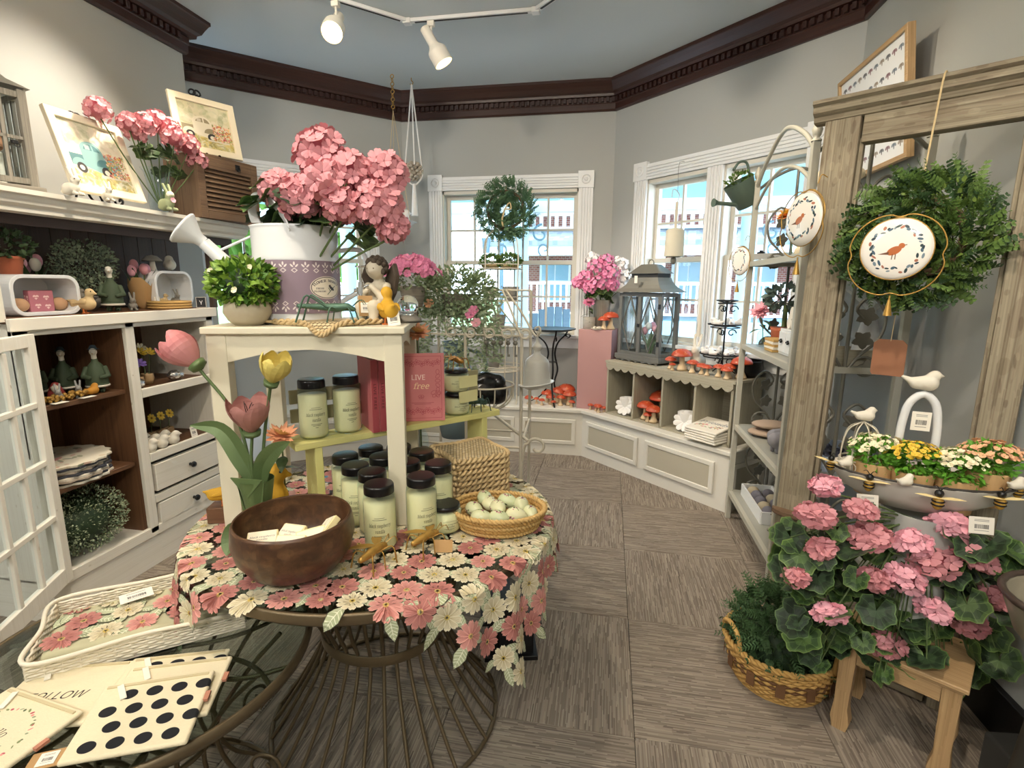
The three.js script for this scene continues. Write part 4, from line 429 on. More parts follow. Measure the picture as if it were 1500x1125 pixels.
function candle(label, p, turn, P = bigJar, group) { const G = thing('candle_jar', label, 'candle', p, turn, group); obj('jar_glass', P.glass, M.glass, G); obj('wax', P.wax, M.wax, G); obj('lid', P.lid, M.lid, G); obj('printed_label', P.label, jarLabel, G); return G; }
{ const gp = 'black lidded candle jars on the floral cloth', mid = 'tall candle jar with black lid in the cluster under the lime bench';
  candle('tall candle jar standing in front of the wooden bowl', [-0.6, cloth, -1.265], -0.4 + 0.8, bigJar, gp); candle('tall candle jar beside the egg basket', [-0.508, cloth, -1.345], 0.75, bigJar, gp);
  for (const [x, z] of [[-0.765, -1.565], [-0.735, -1.395], [-0.66, -1.352], [-0.69, -1.49], [-0.594, -1.455], [-0.585, -1.56], [-0.495, -1.46], [-0.68, -1.6], [-0.81, -1.475]]) candle(mid, [x, cloth, z], 0.4, bigJar, gp);
  candle('low squat candle jar next to the egg basket', [-0.455, cloth, -1.4], 0.6, lowJar); 
  // lime bench with two more jars, books and small jars
  const BU = [0.664, -0.748], bt = Math.atan2(0.748, 0.664), at = (s, d, y) => [-0.914 + BU[0] * s - 0.748 * d, y, -1.37 + BU[1] * s - 0.664 * d], BT = 0.97, L = 0.77, G = thing('miniature_bench', 'lime green miniature wooden bench standing on the floral cloth', 'bench', at(L / 2, 0.055, cloth), bt), hh = BT - cloth;
  for (let i = 0; i < 3; i++) obj('seat_slat', bx(L, 0.022, 0.036, 0, hh - 0.011, 0.038 - i * 0.038, 0.003), M.lime, G); for (let i = 0; i < 2; i++) obj('back_slat', bx(L * 0.94, 0.045, 0.01, 0, hh + 0.06 + i * 0.062, -0.064, 0.003), std(0x9a9370, 0.7), G); for (const s of [-1, 0, 1]) obj('back_post', bx(0.016, 0.16, 0.012, s * L * 0.42, hh + 0.07, -0.072, 0.002), M.lime, G);
  for (const s of [-1, 1]) { obj('leg_board', T(ext([[-0.055, 0], [-0.02, 0], [0.0, 0.09], [0.02, 0], [0.055, 0], [0.05, hh - 0.022], [-0.05, hh - 0.022]], 0.02, 0.002), s * (L / 2 - 0.07) - 0.01, 0, 0, 0, Math.PI / 2), M.lime, G); }
  candle('left candle jar on the lime bench', at(0.075, 0.052, BT), 0.75, bigJar, 'candle jars on the lime bench'); candle('candle jar on the lime bench next to the books', at(0.185, 0.055, BT), 0.85, bigJar, 'candle jars on the lime bench');
  candle('squat candle jar at the end of the lime bench', at(0.6, 0.045, BT), 0.8, lowJar); candle('squat candle jar stacked on another beside the pink book', at(0.6, 0.045, BT + 0.086), 0.6, lowJar);
  const tagm = std(0xd8d39a, 0.8); const wsp = (label, p, turn, s, m) => { const W = thing('metal_wasp', label, 'figurine', p, turn); W.scale.setScalar(s); obj('body', blob([[-0.04, 0.03, 0, -0.01, 0.034, 0, 0.007, 0.011], [0.002, 0.036, 0, 0.014, 0.037, 0, 0.01], [0.026, 0.036, 0, 0.03, 0.034, 0, 0.0085]], 30, 0.12), m, W); for (const q of [-1, 1]) { obj('wing', leafG(0.07, 0.024, 0.05).rotateY(Math.PI + q * 0.75).translate(0.008, 0.044, 0), m, W); for (let k = 0; k < 3; k++) obj('leg', tube([[0.012 - k * 0.012, 0.03, q * 0.006], [0.03 - k * 0.03, 0.04, q * 0.026], [0.034 - k * 0.036, 0, q * 0.036]], 0.0018, 10, 4), m, W); obj('antenna', tube([[0.034, 0.04, q * 0.003], [0.055, 0.05, q * 0.01], [0.06, 0.036, q * 0.014]], 0.0012, 8, 4), m, W); } return W; };
  wsp('rusty metal wasp perched on the stacked candle jar', at(0.6, 0.045, BT + 0.172), 2.4, 1.0, std(0xa87b35, 0.5, { metalness: 0.4 })); for (const [y, l] of [[0.13, 'pale yellow tag hanging over the upper squat jar'], [0.075, 'pale yellow tag hanging over the lower squat jar']]) one('paper_tag', l, 'tag', card(0.075, 0.042, 0, 0, 0, 0, 0, 0.05), tagm, at(0.615, -0.013, BT + y), 0.75);
  wsp('golden metal wasp in front of the tall candle jar', [-0.575, cloth, -1.17], 1.2, 1.15, M.gold); wsp('golden metal wasp with a kraft tag beside it', [-0.47, cloth, -1.275], 1.0, 1.1, M.gold); one('kraft_tag', 'small kraft tag standing beside the golden wasp', 'tag', card(0.05, 0.034, 0, 0.017, 0, -0.3), M.kraft, [-0.42, cloth, -1.27], 0.2);
  const bt2 = thing('metal_beetle', 'green metal grasshopper at the end of the lime bench', 'figurine', at(0.7, 0.05, BT), 0.6), gm = std(0x42584e, 0.5, { metalness: 0.4 }); obj('body', blob([[-0.035, 0.03, 0, 0.01, 0.034, 0, 0.006, 0.012], [0.02, 0.03, 0, 0.03, 0.028, 0, 0.011]], 22, 0.3), gm, bt2); for (const q of [-1, 1]) for (let k = 0; k < 3; k++) obj('leg', tube([[0.02 - k * 0.02, 0.026, q * 0.006], [0.03 - k * 0.03, 0.05, q * 0.028], [0.04 - k * 0.04, 0, q * 0.038]], 0.002, 10, 4), gm, bt2);
  // rose gift books
  const cover = printMat(320, 512, (g) => { g.fillStyle = '#d07b79'; g.fillRect(0, 0, 320, 512); g.strokeStyle = '#b2474f'; g.lineWidth = 3; g.strokeRect(22, 22, 276, 468); for (const y of [66, 430]) for (let i = 0; i < 7; i++) for (let k = 0; k < 5; k++) { const a = k * 1.26 + i; g.beginPath(); g.ellipse(50 + i * 37 + Math.cos(a) * 12, y + Math.sin(a) * 12 + (i & 1) * 12, 11, 6, a, 0, 7); g.stroke(); } for (let i = 0; i < 6; i++) { g.beginPath(); g.ellipse(272, 140 + i * 34, 12, 18, i * 0.8, 0, 7); g.stroke(); } g.fillStyle = '#a8404a'; for (const [x, y, s] of [[150, 328, 1], [258, 306, 1.8]]) for (const q of [-1, 1]) { g.beginPath(); g.ellipse(x + q * 10 * s, y - 5 * s, 11 * s, 7 * s, q * 0.6, 0, 7); g.stroke(); g.beginPath(); g.ellipse(x + q * 8 * s, y + 9 * s, 7 * s, 6 * s, q * 0.4, 0, 7); g.stroke(); } text(g, 'LIVE', 132, 180, '54px sans-serif', '#fbe3d6'); text(g, 'free', 150, 246, 'italic 60px serif', '#f6d9a8'); g.fillStyle = '#a8404a'; g.fillRect(80, 372, 160, 3); g.fillRect(100, 382, 120, 3); }, 0.5);
  const spine = printMat(64, 512, (g) => { g.fillStyle = '#a8484e'; g.fillRect(0, 0, 64, 512); g.save(); g.translate(32, 256); g.rotate(Math.PI / 2); text(g, 'LIVE FREE', 0, 0, 'bold 40px sans-serif', '#6d242c'); g.restore(); }, 0.55);
  const pg = std(0xe9dfce, 0.9), book = (label, p, turn, lean, face) => { const K = thing('gift_book', label, 'book', p, turn, 'rose gift books on the lime bench'); K.rotation.order = 'YXZ'; K.rotation.x = lean; const w = 0.155, h = 0.24, t = 0.02; obj('front_cover', T(new THREE.BoxGeometry(w, h, 0.003), 0, h / 2, t / 2), cover, K); obj('back_cover', bx(w, h, 0.003, 0, h / 2, -t / 2), M.rose, K); obj('spine', T(new THREE.BoxGeometry(0.003, h, t), -w / 2, h / 2, 0), spine, K); obj('pages', bx(w - 0.008, h - 0.008, t - 0.004, 0.001, h / 2, 0), pg, K); return K; };
  book('rose book with LIVE free on its cover facing out', at(0.45, 0.03, BT), 0.35, -0.1); for (let i = 0; i < 4; i++) book('rose gift book standing spine out on the lime bench', at(0.262 + i * 0.026, 0.06, BT), bt + 1.45 - Math.PI + Math.PI, 0.0); }
// ------------------------------------------------------------ pot holder stack, egg basket, bowl of wax melts
{ srand(57); for (let k = 0; k < 8; k++) { const G = thing('pot_holder', k === 7 ? 'topmost crochet pot holder of the beige stack' : 'beige crochet pot holder in the stack by the lime bench', 'pot holder', [-0.465, cloth + k * 0.0195, -1.715], 0.75 + rr(-0.05, 0.05), 'stacked crochet pot holders'); const s = 0.195, g = N(new THREE.BoxGeometry(s, 0.012, s, 10, 1, 10)), p = g.attributes.position, bend = (x, z) => 0.012 * ((x * x - z * z) / 0.01) * 0.3; for (let i = 0; i < p.count; i++) p.setY(i, p.getY(i) + 0.008 + bend(p.getX(i), p.getZ(i)) * (k / 7)); g.computeVertexNormals(); obj('knitted_square', g, knit, G); const h = s / 2, E = [[-h, h], [0, h], [h, h], [h, 0], [h, -h], [0, -h], [-h, -h], [-h, 0], [-h, h]].map(([x, z]) => [x, 0.01 + bend(x, z) * (k / 7), z]); braid(E, 0.0085, 120, 130, M.jute, 'braided_edge', G); } 
  const E = thing('egg_basket', 'oval braided jute basket of painted eggs', 'basket', [-0.305, cloth, -1.455], 0.12); const jt = std(0xb08a4d, 0.85), jt2 = std(0xc7a468, 0.85); obj('basket_bottom', T(new THREE.CylinderGeometry(0.105, 0.1, 0.01, 32), 0, 0.006, 0, 0, 0, 0, 1.12, 1, 0.86), jt, E);
  for (let k = 0; k < 5; k++) { const r = 0.104 + k * 0.005, y = 0.012 + k * 0.0125; const pts = []; for (let s = 0; s < 2; s++) { const q = []; for (let i = 0; i < 110; i++) { const a = i / 110 * 6.2832, w = a * 34 + s * Math.PI; q.push([Math.cos(a) * (r + Math.cos(w) * 0.004) * 1.14, y + Math.sin(w) * 0.004, Math.sin(a) * (r + Math.cos(w) * 0.004) * 0.88]); } pts.push(tube(q, 0.005, 220, 5, true)); } obj('braid_row', pts, k % 2 ? jt : jt2, E); }
  const eggM = [0, 1, 2].map((s) => { srand(570 + s); return printMat(256, 128, (g) => { g.fillStyle = ['#c9cba2', '#d3d1a8', '#bfc69c'][s]; g.fillRect(0, 0, 256, 128); for (let k = 0; k < 3; k++) { const x = 30 + k * 85, y = 70; g.strokeStyle = '#4f5b3a'; g.lineWidth = 2; g.beginPath(); g.moveTo(x - 22, y + 16); g.quadraticCurveTo(x, y - 8, x + 26, y - 18); g.stroke(); for (let i = 0; i < 9; i++) { g.fillStyle = ['#8a4a5e', '#c0788c', '#556b40', '#2f3a30'][i % 4]; g.beginPath(); g.ellipse(x + rr(-24, 26), y + rr(-20, 16), rr(3, 7), rr(2, 4), rnd() * 3, 0, 7); g.fill(); } } }, 0.22); });
  const eggG = lathe(Array.from({ length: 15 }, (_, i) => { const t = i / 14 * Math.PI; return [0.0235 * Math.sin(t) * (1 + 0.16 * Math.cos(t)), -0.033 * Math.cos(t)]; }), 22);
  [[-0.075, 0.05, 0.0, 0.9], [-0.035, 0.06, -0.03, 0.4], [0.02, 0.066, -0.045, 1.2], [0.065, 0.064, -0.03, 0.2], [0.06, 0.056, 0.028, 1.5], [0.012, 0.05, 0.045, 1.45], [-0.04, 0.05, 0.05, 1.6], [0.0, 0.062, 0.002, 0.6], [-0.055, 0.066, -0.052, 0.3], [0.098, 0.052, 0.0, 0.5], [0.03, 0.03, 0.02, 1]].forEach(([x, y, z, a], i) => { const o = one('painted_egg', 'pale green egg painted with flowers in the jute basket', 'egg', eggG, eggM[i % 3], [-0.305 + x, cloth + y - 0.004, -1.455 + z], 0, 'painted eggs in the basket'); o.rotation.set(1.45, a * 2, a, 'YXZ'); });
  const bowlT = tex(512, 256, (g) => { g.fillStyle = '#4a3120'; g.fillRect(0, 0, 512, 256); for (let i = 0; i < 1500; i++) { g.fillStyle = ['#6b4a2c', '#2c1b12', '#7d5c38', '#3a2618', '#8a6a44'][i % 5]; g.globalAlpha = 0.16; g.beginPath(); g.ellipse(rnd() * 512, rnd() * 256, rr(3, 26), rr(2, 8), rr(-0.2, 0.2), 0, 7); g.fill(); } g.globalAlpha = 1; }); bowlT.repeat.set(2, 1);
  const BO = thing('wooden_bowl', 'dark turned wooden bowl of wax melts', 'bowl', [-0.762, cloth, -1.112]); obj('bowl', lathe([[0, 0], [0.075, 0], [0.11, 0.02], [0.138, 0.06], [0.147, 0.1], [0.143, 0.14], [0.139, 0.148], [0.134, 0.146], [0.137, 0.11], [0.128, 0.06], [0.1, 0.028], [0, 0.018]], 56), std(0xffffff, 0.32, { map: bowlT, bumpMap: bowlT, bumpScale: 0.001 }), BO);
  const meltT = printMat(128, 96, (g) => { g.fillStyle = '#efe6cd'; g.fillRect(0, 0, 128, 96); text(g, 'black raspberry', 64, 36, 'italic 15px serif', '#555'); text(g, 'vanilla', 64, 54, 'italic 15px serif', '#555'); }); [[-0.07, 0.085, 0.03, 0.5, 0.3, 0], [-0.015, 0.088, -0.005, -0.2, 0.5, 0.1], [0.02, 0.092, 0.055, 0.2, 0.45, 0], [0.075, 0.105, -0.02, 1.0, -0.5, 0.6], [0.055, 0.09, 0.01, 0.6, 0.8, 0.3], [-0.04, 0.07, -0.05, 1.9, 0.2, 0]].forEach(([x, y, z, a, b, c]) => { const W = thing('wax_melt', 'clear clamshell of cream wax melt lying in the wooden bowl', 'wax melt', [-0.762 + x, cloth + y, -1.112 + z], a, 'wax melts in the bowl'); W.rotation.set(b, a, c, 'YXZ'); obj('clamshell', bx(0.072, 0.018, 0.06, 0, 0, 0, 0.003), M.wax, W); obj('paper_label', bx(0.066, 0.001, 0.052, 0, 0.0098, 0), meltT, W); }); }
// ------------------------------------------------------------ painted metal tulips
{ srand(61); const G = thing('metal_tulips', 'three painted metal tulips with broad green leaves in a folded green holder', 'ornament', [-0.925, cloth, -1.2]); const lf = std(0x5b6f43, 0.45, { metalness: 0.2 }), W = (x, y, z) => [x + 0.925, y - cloth, z + 1.2];
  const blade = (pts, ws, name) => { const c = new THREE.CatmullRomCurve3(pts.map((p) => V(...p))), n = 18, P = [], up = V(0.3, 0.1, 1).normalize(), q = []; for (let i = 0; i <= n; i++) { const t = i / n, p = c.getPoint(t), d = c.getTangent(t), s = V(0, 0, 0).crossVectors(d, up).normalize(), w = ws * Math.pow(Math.sin(Math.PI * (0.12 + 0.87 * t)), 0.8); q.push([p.clone().addScaledVector(s, -w), p.clone().addScaledVector(up, -w * 0.3), p.clone().addScaledVector(s, w)]); } for (let i = 0; i < n; i++) for (let k = 0; k < 2; k++) for (const v of [q[i][k], q[i][k + 1], q[i + 1][k + 1], q[i][k], q[i + 1][k + 1], q[i + 1][k]]) P.push(v.x, v.y, v.z); const g = new THREE.BufferGeometry(); g.setAttribute('position', new THREE.Float32BufferAttribute(P, 3)); g.computeVertexNormals(); return obj(name, g, lf, G); };
  obj('holder', [ext([[-0.045, 0.2], [0.0, 0.158], [0.045, 0.2], [0.042, 0.205], [0.012, 0], [-0.012, 0], [-0.042, 0.205]], 0.003).translate(0, 0, 0.022), cy(0.046, 0.014, 0.2, 0, 0.1, 0, 14, 0, 0, 0, true), ext([[-0.047, 0.205], [0, 0.15], [0.047, 0.205]], 0.004).translate(0, 0.008, 0.036)], lf, G);
  blade([[0, 0.17, 0], [-0.03, 0.25, 0.01], [-0.085, 0.335, 0.015], [-0.17, 0.345, 0.02]], 0.026, 'leaf'); blade([[0.01, 0.17, 0], [0.03, 0.24, 0.01], [0.075, 0.29, 0.02], [0.13, 0.322, 0.03]], 0.024, 'leaf'); blade([[0, 0.02, 0.0], [-0.05, 0.06, 0.03], [-0.06, 0.03, 0.05], [-0.055, 0.004, 0.07]], 0.026, 'leaf');
  const petal = (r, h, open) => { const P = [], n = 8, m = 4, f = (i, j) => { const t = i / n, s = (j / m - 0.5) * 2, rad = r * (Math.sin(Math.PI * (0.08 + t * 0.62)) + open * t * t), w = 0.62 * Math.pow(Math.sin(Math.PI * (0.14 + 0.84 * t)), 0.7) * s; return [Math.sin(w * 1.25) * rad, h * t, Math.cos(w * 1.25) * rad]; }; for (let i = 0; i < n; i++) for (let j = 0; j < m; j++) for (const [a, b] of [[0, 0], [0, 1], [1, 1], [0, 0], [1, 1], [1, 0]]) P.push(...f(i + a, j + b)); const g = new THREE.BufferGeometry(); g.setAttribute('position', new THREE.Float32BufferAttribute(P, 3)); g.computeVertexNormals(); return N(g); };
  const tulip = (p, r, h, open, m, dir, label) => { const H = obj('tulip_cup', lathe([[0, 0], [r * 0.5, 0.002], [r * 0.45, -0.012], [0.004, -0.02]], 14), lf, G); H.userData.label = label; H.position.set(...p); H.quaternion.setFromUnitVectors(V(0, 1, 0), V(...dir).normalize()); const g = petal(r, h, open); for (let i = 0; i < 6; i++) { const k = obj('petal', g, m, H); k.rotation.y = i * 1.047; k.scale.setScalar(i & 1 ? 1 : 0.92); } if (open > 0.2) obj('stamen', [0, 1, 2, 3].map((i) => tube([[0, 0.01, 0], [0.006 * (i - 1.5), h * 0.7, 0.004], [0.012 * (i - 1.5), h * 0.85, 0.012 * ((i & 1) - 0.5)]], 0.0013, 8, 4)), M.iron, H); };
  const worn = (a, b) => std(0xffffff, 0.55, { metalness: 0.15, map: speckTex(128, a, [[b, 60, 3, 14, 0.25], ['#7a5148', 14, 1, 3, 0.3]]), box: true });
  tulip(W(-1.055, 1.24, -1.18), 0.047, 0.098, 0, worn('#c27a7a', '#d29a94'), [-0.6, 0.6, 0.1], 'coral pink closed tulip'); tulip(W(-0.865, 1.195, -1.215), 0.04, 0.082, 0.08, worn('#d6c46a', '#e9e2c8'), [0.35, 0.8, 0.1], 'yellow and white tulip'); tulip(W(-0.925, 1.06, -1.2), 0.046, 0.095, 0.34, worn('#b57f78', '#9a645f'), [0.06, 1, 0.12], 'dusty pink open tulip');
  for (const [a, b, c] of [[W(-0.93, 0.9, -1.2), W(-0.97, 1.1, -1.2), W(-1.05, 1.23, -1.18)], [W(-0.92, 0.9, -1.21), W(-0.9, 1.06, -1.22), W(-0.87, 1.18, -1.215)], [W(-0.925, 0.9, -1.195), W(-0.93, 0.98, -1.195), W(-0.926, 1.045, -1.2)]]) obj('stem', tube([a, b, c], 0.0042, 16, 6), lf, G); }
// duckling on a block, dahlias
{ srand(63); const wb = one('wooden_block', 'small brown wooden block under a yellow duckling by the cream table leg', 'block', bx(0.075, 0.05, 0.06, 0, 0.025, 0, 0.003), M.hutchIn, [-1.148, cloth, -1.33], 0.3); duckling('yellow duckling on the small wooden block', [-1.148, cloth + 0.05, -1.33], 0.6, 0.78);
  const pet = leafG(0.05, 0.017, -0.25), pet2 = leafG(0.036, 0.013, -0.5); const dahlia = (label, p, m1, m2, s, dir, stemBase, pot) => { const G = thing('dahlia', label, 'flower', p); const H = obj('flower_head', scatter(pet, Array.from({ length: 34 }, (_, i) => M4(0, 0.002 * (i / 12 | 0), 0, -0.15 - 0.3 * (i / 12 | 0), i * 2.4, 0, 1 - 0.15 * (i / 12 | 0)))), m1, G); obj('inner_petals', scatter(pet2, Array.from({ length: 26 }, (_, i) => M4(0, 0.006, 0, -0.9 - 0.02 * i, i * 2.4, 0, 0.9 - 0.012 * i))), m2, H); H.quaternion.setFromUnitVectors(V(0, 1, 0), V(...dir).normalize()); H.scale.setScalar(s); const b = V(...stemBase).sub(V(...p)).toArray(); obj('stem', stemTo([0, -0.005, 0], b, 0.0028), M.stem, G); for (let i = 0; i < 3; i++) { const l = obj('leaf', leafG(0.07, 0.035, 0.4), M.leafA, G); l.position.set(b[0] * 0.4 , b[1] * (0.3 + 0.15 * i), b[2] * 0.4); l.rotation.y = i * 2.2 + 0.5; } return G; };
  globalThis.dahliaAt = dahlia; const O = std(0xdb9a72, 0.65), Y = std(0xdcb46e, 0.65);
  const vase = (label, x, y, z, h, r = 0.028) => one('bud_vase', label, 'vase', lathe([[0, 0.002], [r, 0.002], [r, h * 0.6], [r * 0.5, h * 0.8], [r * 0.55, h], [r * 0.5, h]], 20), M.glass, [x, y, z]); globalThis.vaseAt = vase;
  vase('small glass vase behind the metal tulips', -1.0, cloth, -1.43, 0.1); dahlia('orange dahlia in a small vase behind the metal tulips', [-0.95, 1.0, -1.36], O, Y, 1.0, [0.25, 0.75, 0.6], [-1.0, cloth + 0.02, -1.43]);
  vase('glass vase behind the pink books', -0.72, cloth, -1.92, 0.2, 0.03); dahlia('orange and yellow dahlia above the rose books', [-0.68, 1.275, -1.8], O, Y, 1.05, [0.15, 0.7, 0.7], [-0.72, cloth + 0.03, -1.92]);
  duckling('yellow duckling hidden behind the metal tulips', [-1.03, cloth, -1.36], 0.4, 1.5); one('blue_card', 'small blue card standing behind the wooden bowl', 'card', card(0.06, 0.035, 0, 0.02, 0, -0.2), printMat(96, 56, (g) => { g.fillStyle = '#2c4a8c'; g.fillRect(0, 0, 96, 56); g.strokeStyle = '#eee'; g.lineWidth = 6; g.strokeRect(0, 0, 96, 56); g.fillStyle = '#e8e8e8'; for (let i = 0; i < 5; i++) g.fillRect(14 + i * 14, 24, 9, 10); }), [-0.88, cloth, -1.29], 0.3); }
// ------------------------------------------------------------ figures used on the shelves
const birdCaps = [[-0.02, 0.028, 0, 0.014, 0.03, 0, 0.02, 0.026], [0.02, 0.05, 0, 0.026, 0.055, 0, 0.017], [0.042, 0.056, 0, 0.05, 0.054, 0, 0.004, 0.002], [-0.03, 0.032, 0, -0.058, 0.046, 0, 0.012, 0.005]], birdG = blob(birdCaps, 32, 0.25, 0.001);
const rabbitG = blob([[0, 0.03, -0.012, 0, 0.036, 0.012, 0.03, 0.026], [0, 0.068, 0.026, 0, 0.072, 0.032, 0.02, 0.016], [-0.009, 0.085, 0.022, -0.014, 0.125, 0.006, 0.007, 0.006], [0.009, 0.085, 0.022, 0.014, 0.125, 0.006, 0.007, 0.006], [-0.016, 0.008, 0.03, -0.016, 0.006, 0.042, 0.009], [0.016, 0.008, 0.03, 0.016, 0.006, 0.042, 0.009], [0, 0.02, -0.042, 0, 0.022, -0.044, 0.012]], 36, 0.2, 0.0);
function rabbit(label, p, turn, s, mat = M.bisque) { const G = thing('rabbit_figurine', label, 'figurine', p, turn); G.scale.setScalar(s); obj('body', rabbitG, mat, G); for (const q of [-1, 1]) obj('eye', sp(0.003, q * 0.0145, 0.075, 0.04, 1, 1, 1, 8), M.oldDark, G); return G; }
const gooseBody = lathe([[0, 0.03], [0.04, 0.032], [0.045, 0.05], [0.042, 0.09], [0.03, 0.125], [0.014, 0.145], [0.011, 0.16]], 22), gooseHead = blob([[0, 0.15, 0, 0, 0.185, 0.003, 0.011, 0.01], [0, 0.19, 0.004, 0, 0.196, 0.008, 0.015], [0, 0.19, 0.022, 0, 0.186, 0.036, 0.007, 0.004]], 30, 0.2);
function goose(label, p, turn, s, hat) { const G = thing('goose_figurine', label, 'figurine', p, turn); G.scale.setScalar(s); obj('coat', [gooseBody.clone(), tor(0.043, 0.004, 0, 0.04, 0)], M.goose, G); obj('fur_trim', tor(0.043, 0.006, 0, 0.032, 0, Math.PI / 2, 0, 24, 6), M.bisque, G); const h = obj('head', gooseHead, M.bisque, G); obj('beak', cy(0.001, 0.006, 0.02, 0, 0.187, 0.034, 10, Math.PI / 2 + 0.15), std(0xc79a4a, 0.6), h); for (const q of [-1, 1]) { obj('sleeve', blob([[q * 0.034, 0.115, 0.008, q * 0.046, 0.08, 0.022, 0.012, 0.01], [q * 0.046, 0.08, 0.022, q * 0.022, 0.075, 0.044, 0.01, 0.009]], 20, 0.3), M.goose, G); obj('boot', blob([[q * 0.016, 0.03, 0, q * 0.016, 0.01, 0, 0.012], [q * 0.016, 0.009, 0.004, q * 0.018, 0.008, 0.024, 0.01, 0.009]], 18, 0.3, 0), M.goose, G); obj('eye', sp(0.0028, q * 0.013, 0.2, 0.014, 1, 1, 1, 8), M.black, G); } if (hat) obj('hat', [lathe([[0, 0.224], [0.01, 0.222], [0.017, 0.206], [0.024, 0.204]], 16)], std(0x3a4a55, 0.8), G); return G; }
// ------------------------------------------------------------ on top of the hutch
const TOP = 1.799;
{ srand(65); const G = thing('house_lantern', 'weathered wood and tin house lantern with glazed sides on the hutch', 'lantern', [-2.43, TOP, -1.74], 1.32), w = 0.26, h = 0.36; obj('base', bx(w + 0.03, 0.02, w + 0.03, 0, 0.01, 0, 0.003), M.grey, G);
  for (const a of [-1, 1]) for (const b of [-1, 1]) obj('corner_post', bx(0.028, h, 0.028, a * (w / 2 - 0.014), 0.02 + h / 2, b * (w / 2 - 0.014), 0.002), M.grey, G);
  for (let k = 0; k < 4; k++) { const f = obj('window_frame', [bx(w - 0.05, 0.022, 0.014, 0, 0.04, w / 2 - 0.012), bx(w - 0.05, 0.022, 0.014, 0, h, w / 2 - 0.012), bx(0.012, h - 0.05, 0.012, 0, h / 2 + 0.02, w / 2 - 0.012), bx(0.012, h - 0.05, 0.012, -0.045, h / 2 + 0.02, w / 2 - 0.012), bx(0.012, h - 0.05, 0.012, 0.045, h / 2 + 0.02, w / 2 - 0.012), bx(w - 0.05, 0.012, 0.012, 0, h / 2 + 0.02, w / 2 - 0.012)], M.grey, G); f.rotation.y = k * Math.PI / 2; for (const q of [-0.068, -0.022, 0.022, 0.068]) obj('pane', N(new THREE.PlaneGeometry(0.036, h - 0.06)).translate(q, h / 2 + 0.02, w / 2 - 0.012), M.glass, f); obj('latch', [bx(0.02, 0.012, 0.012, 0.07, h / 2, w / 2, 0.002), tor(0.008, 0.002, 0.075, h / 2 - 0.01, w / 2 + 0.004, 0)], M.iron, f); }
  const rf = N(new THREE.CylinderGeometry(0.07, 0.2, 0.1, 4, 3)).rotateY(Math.PI / 4), p = rf.attributes.position; for (let i = 0; i < p.count; i++) { const t = p.getY(i) / 0.1 + 0.5, k = 1 - 0.22 * Math.sin(Math.PI * t); p.setX(i, p.getX(i) * k); p.setZ(i, p.getZ(i) * k); } rf.computeVertexNormals(); obj('tin_roof', rf.translate(0, h + 0.075, 0), M.pewter, G); obj('vent', bx(0.09, 0.05, 0.09, 0, h + 0.15, 0, 0.003), std(0x4a4842, 0.7), G); obj('cap', [T(new THREE.ConeGeometry(0.1, 0.05, 4), 0, h + 0.2, 0, 0, Math.PI / 4), tor(0.03, 0.004, 0, h + 0.25, 0, 0)], M.pewter, G);
  const bd = one('bird_figurine', 'small brown bird ornament shut inside the house lantern', 'figurine', birdG, std(0xa4724f, 0.7), [-2.4, TOP + 0.14, -1.76], 0.4); bd.scale.setScalar(1.3); one('lantern_block', 'small pale block standing inside the house lantern', 'block', bx(0.06, 0.13, 0.06, 0, 0.055, 0, 0.004), M.bisque, [-2.4, TOP + 0.03, -1.76], 0.3); }
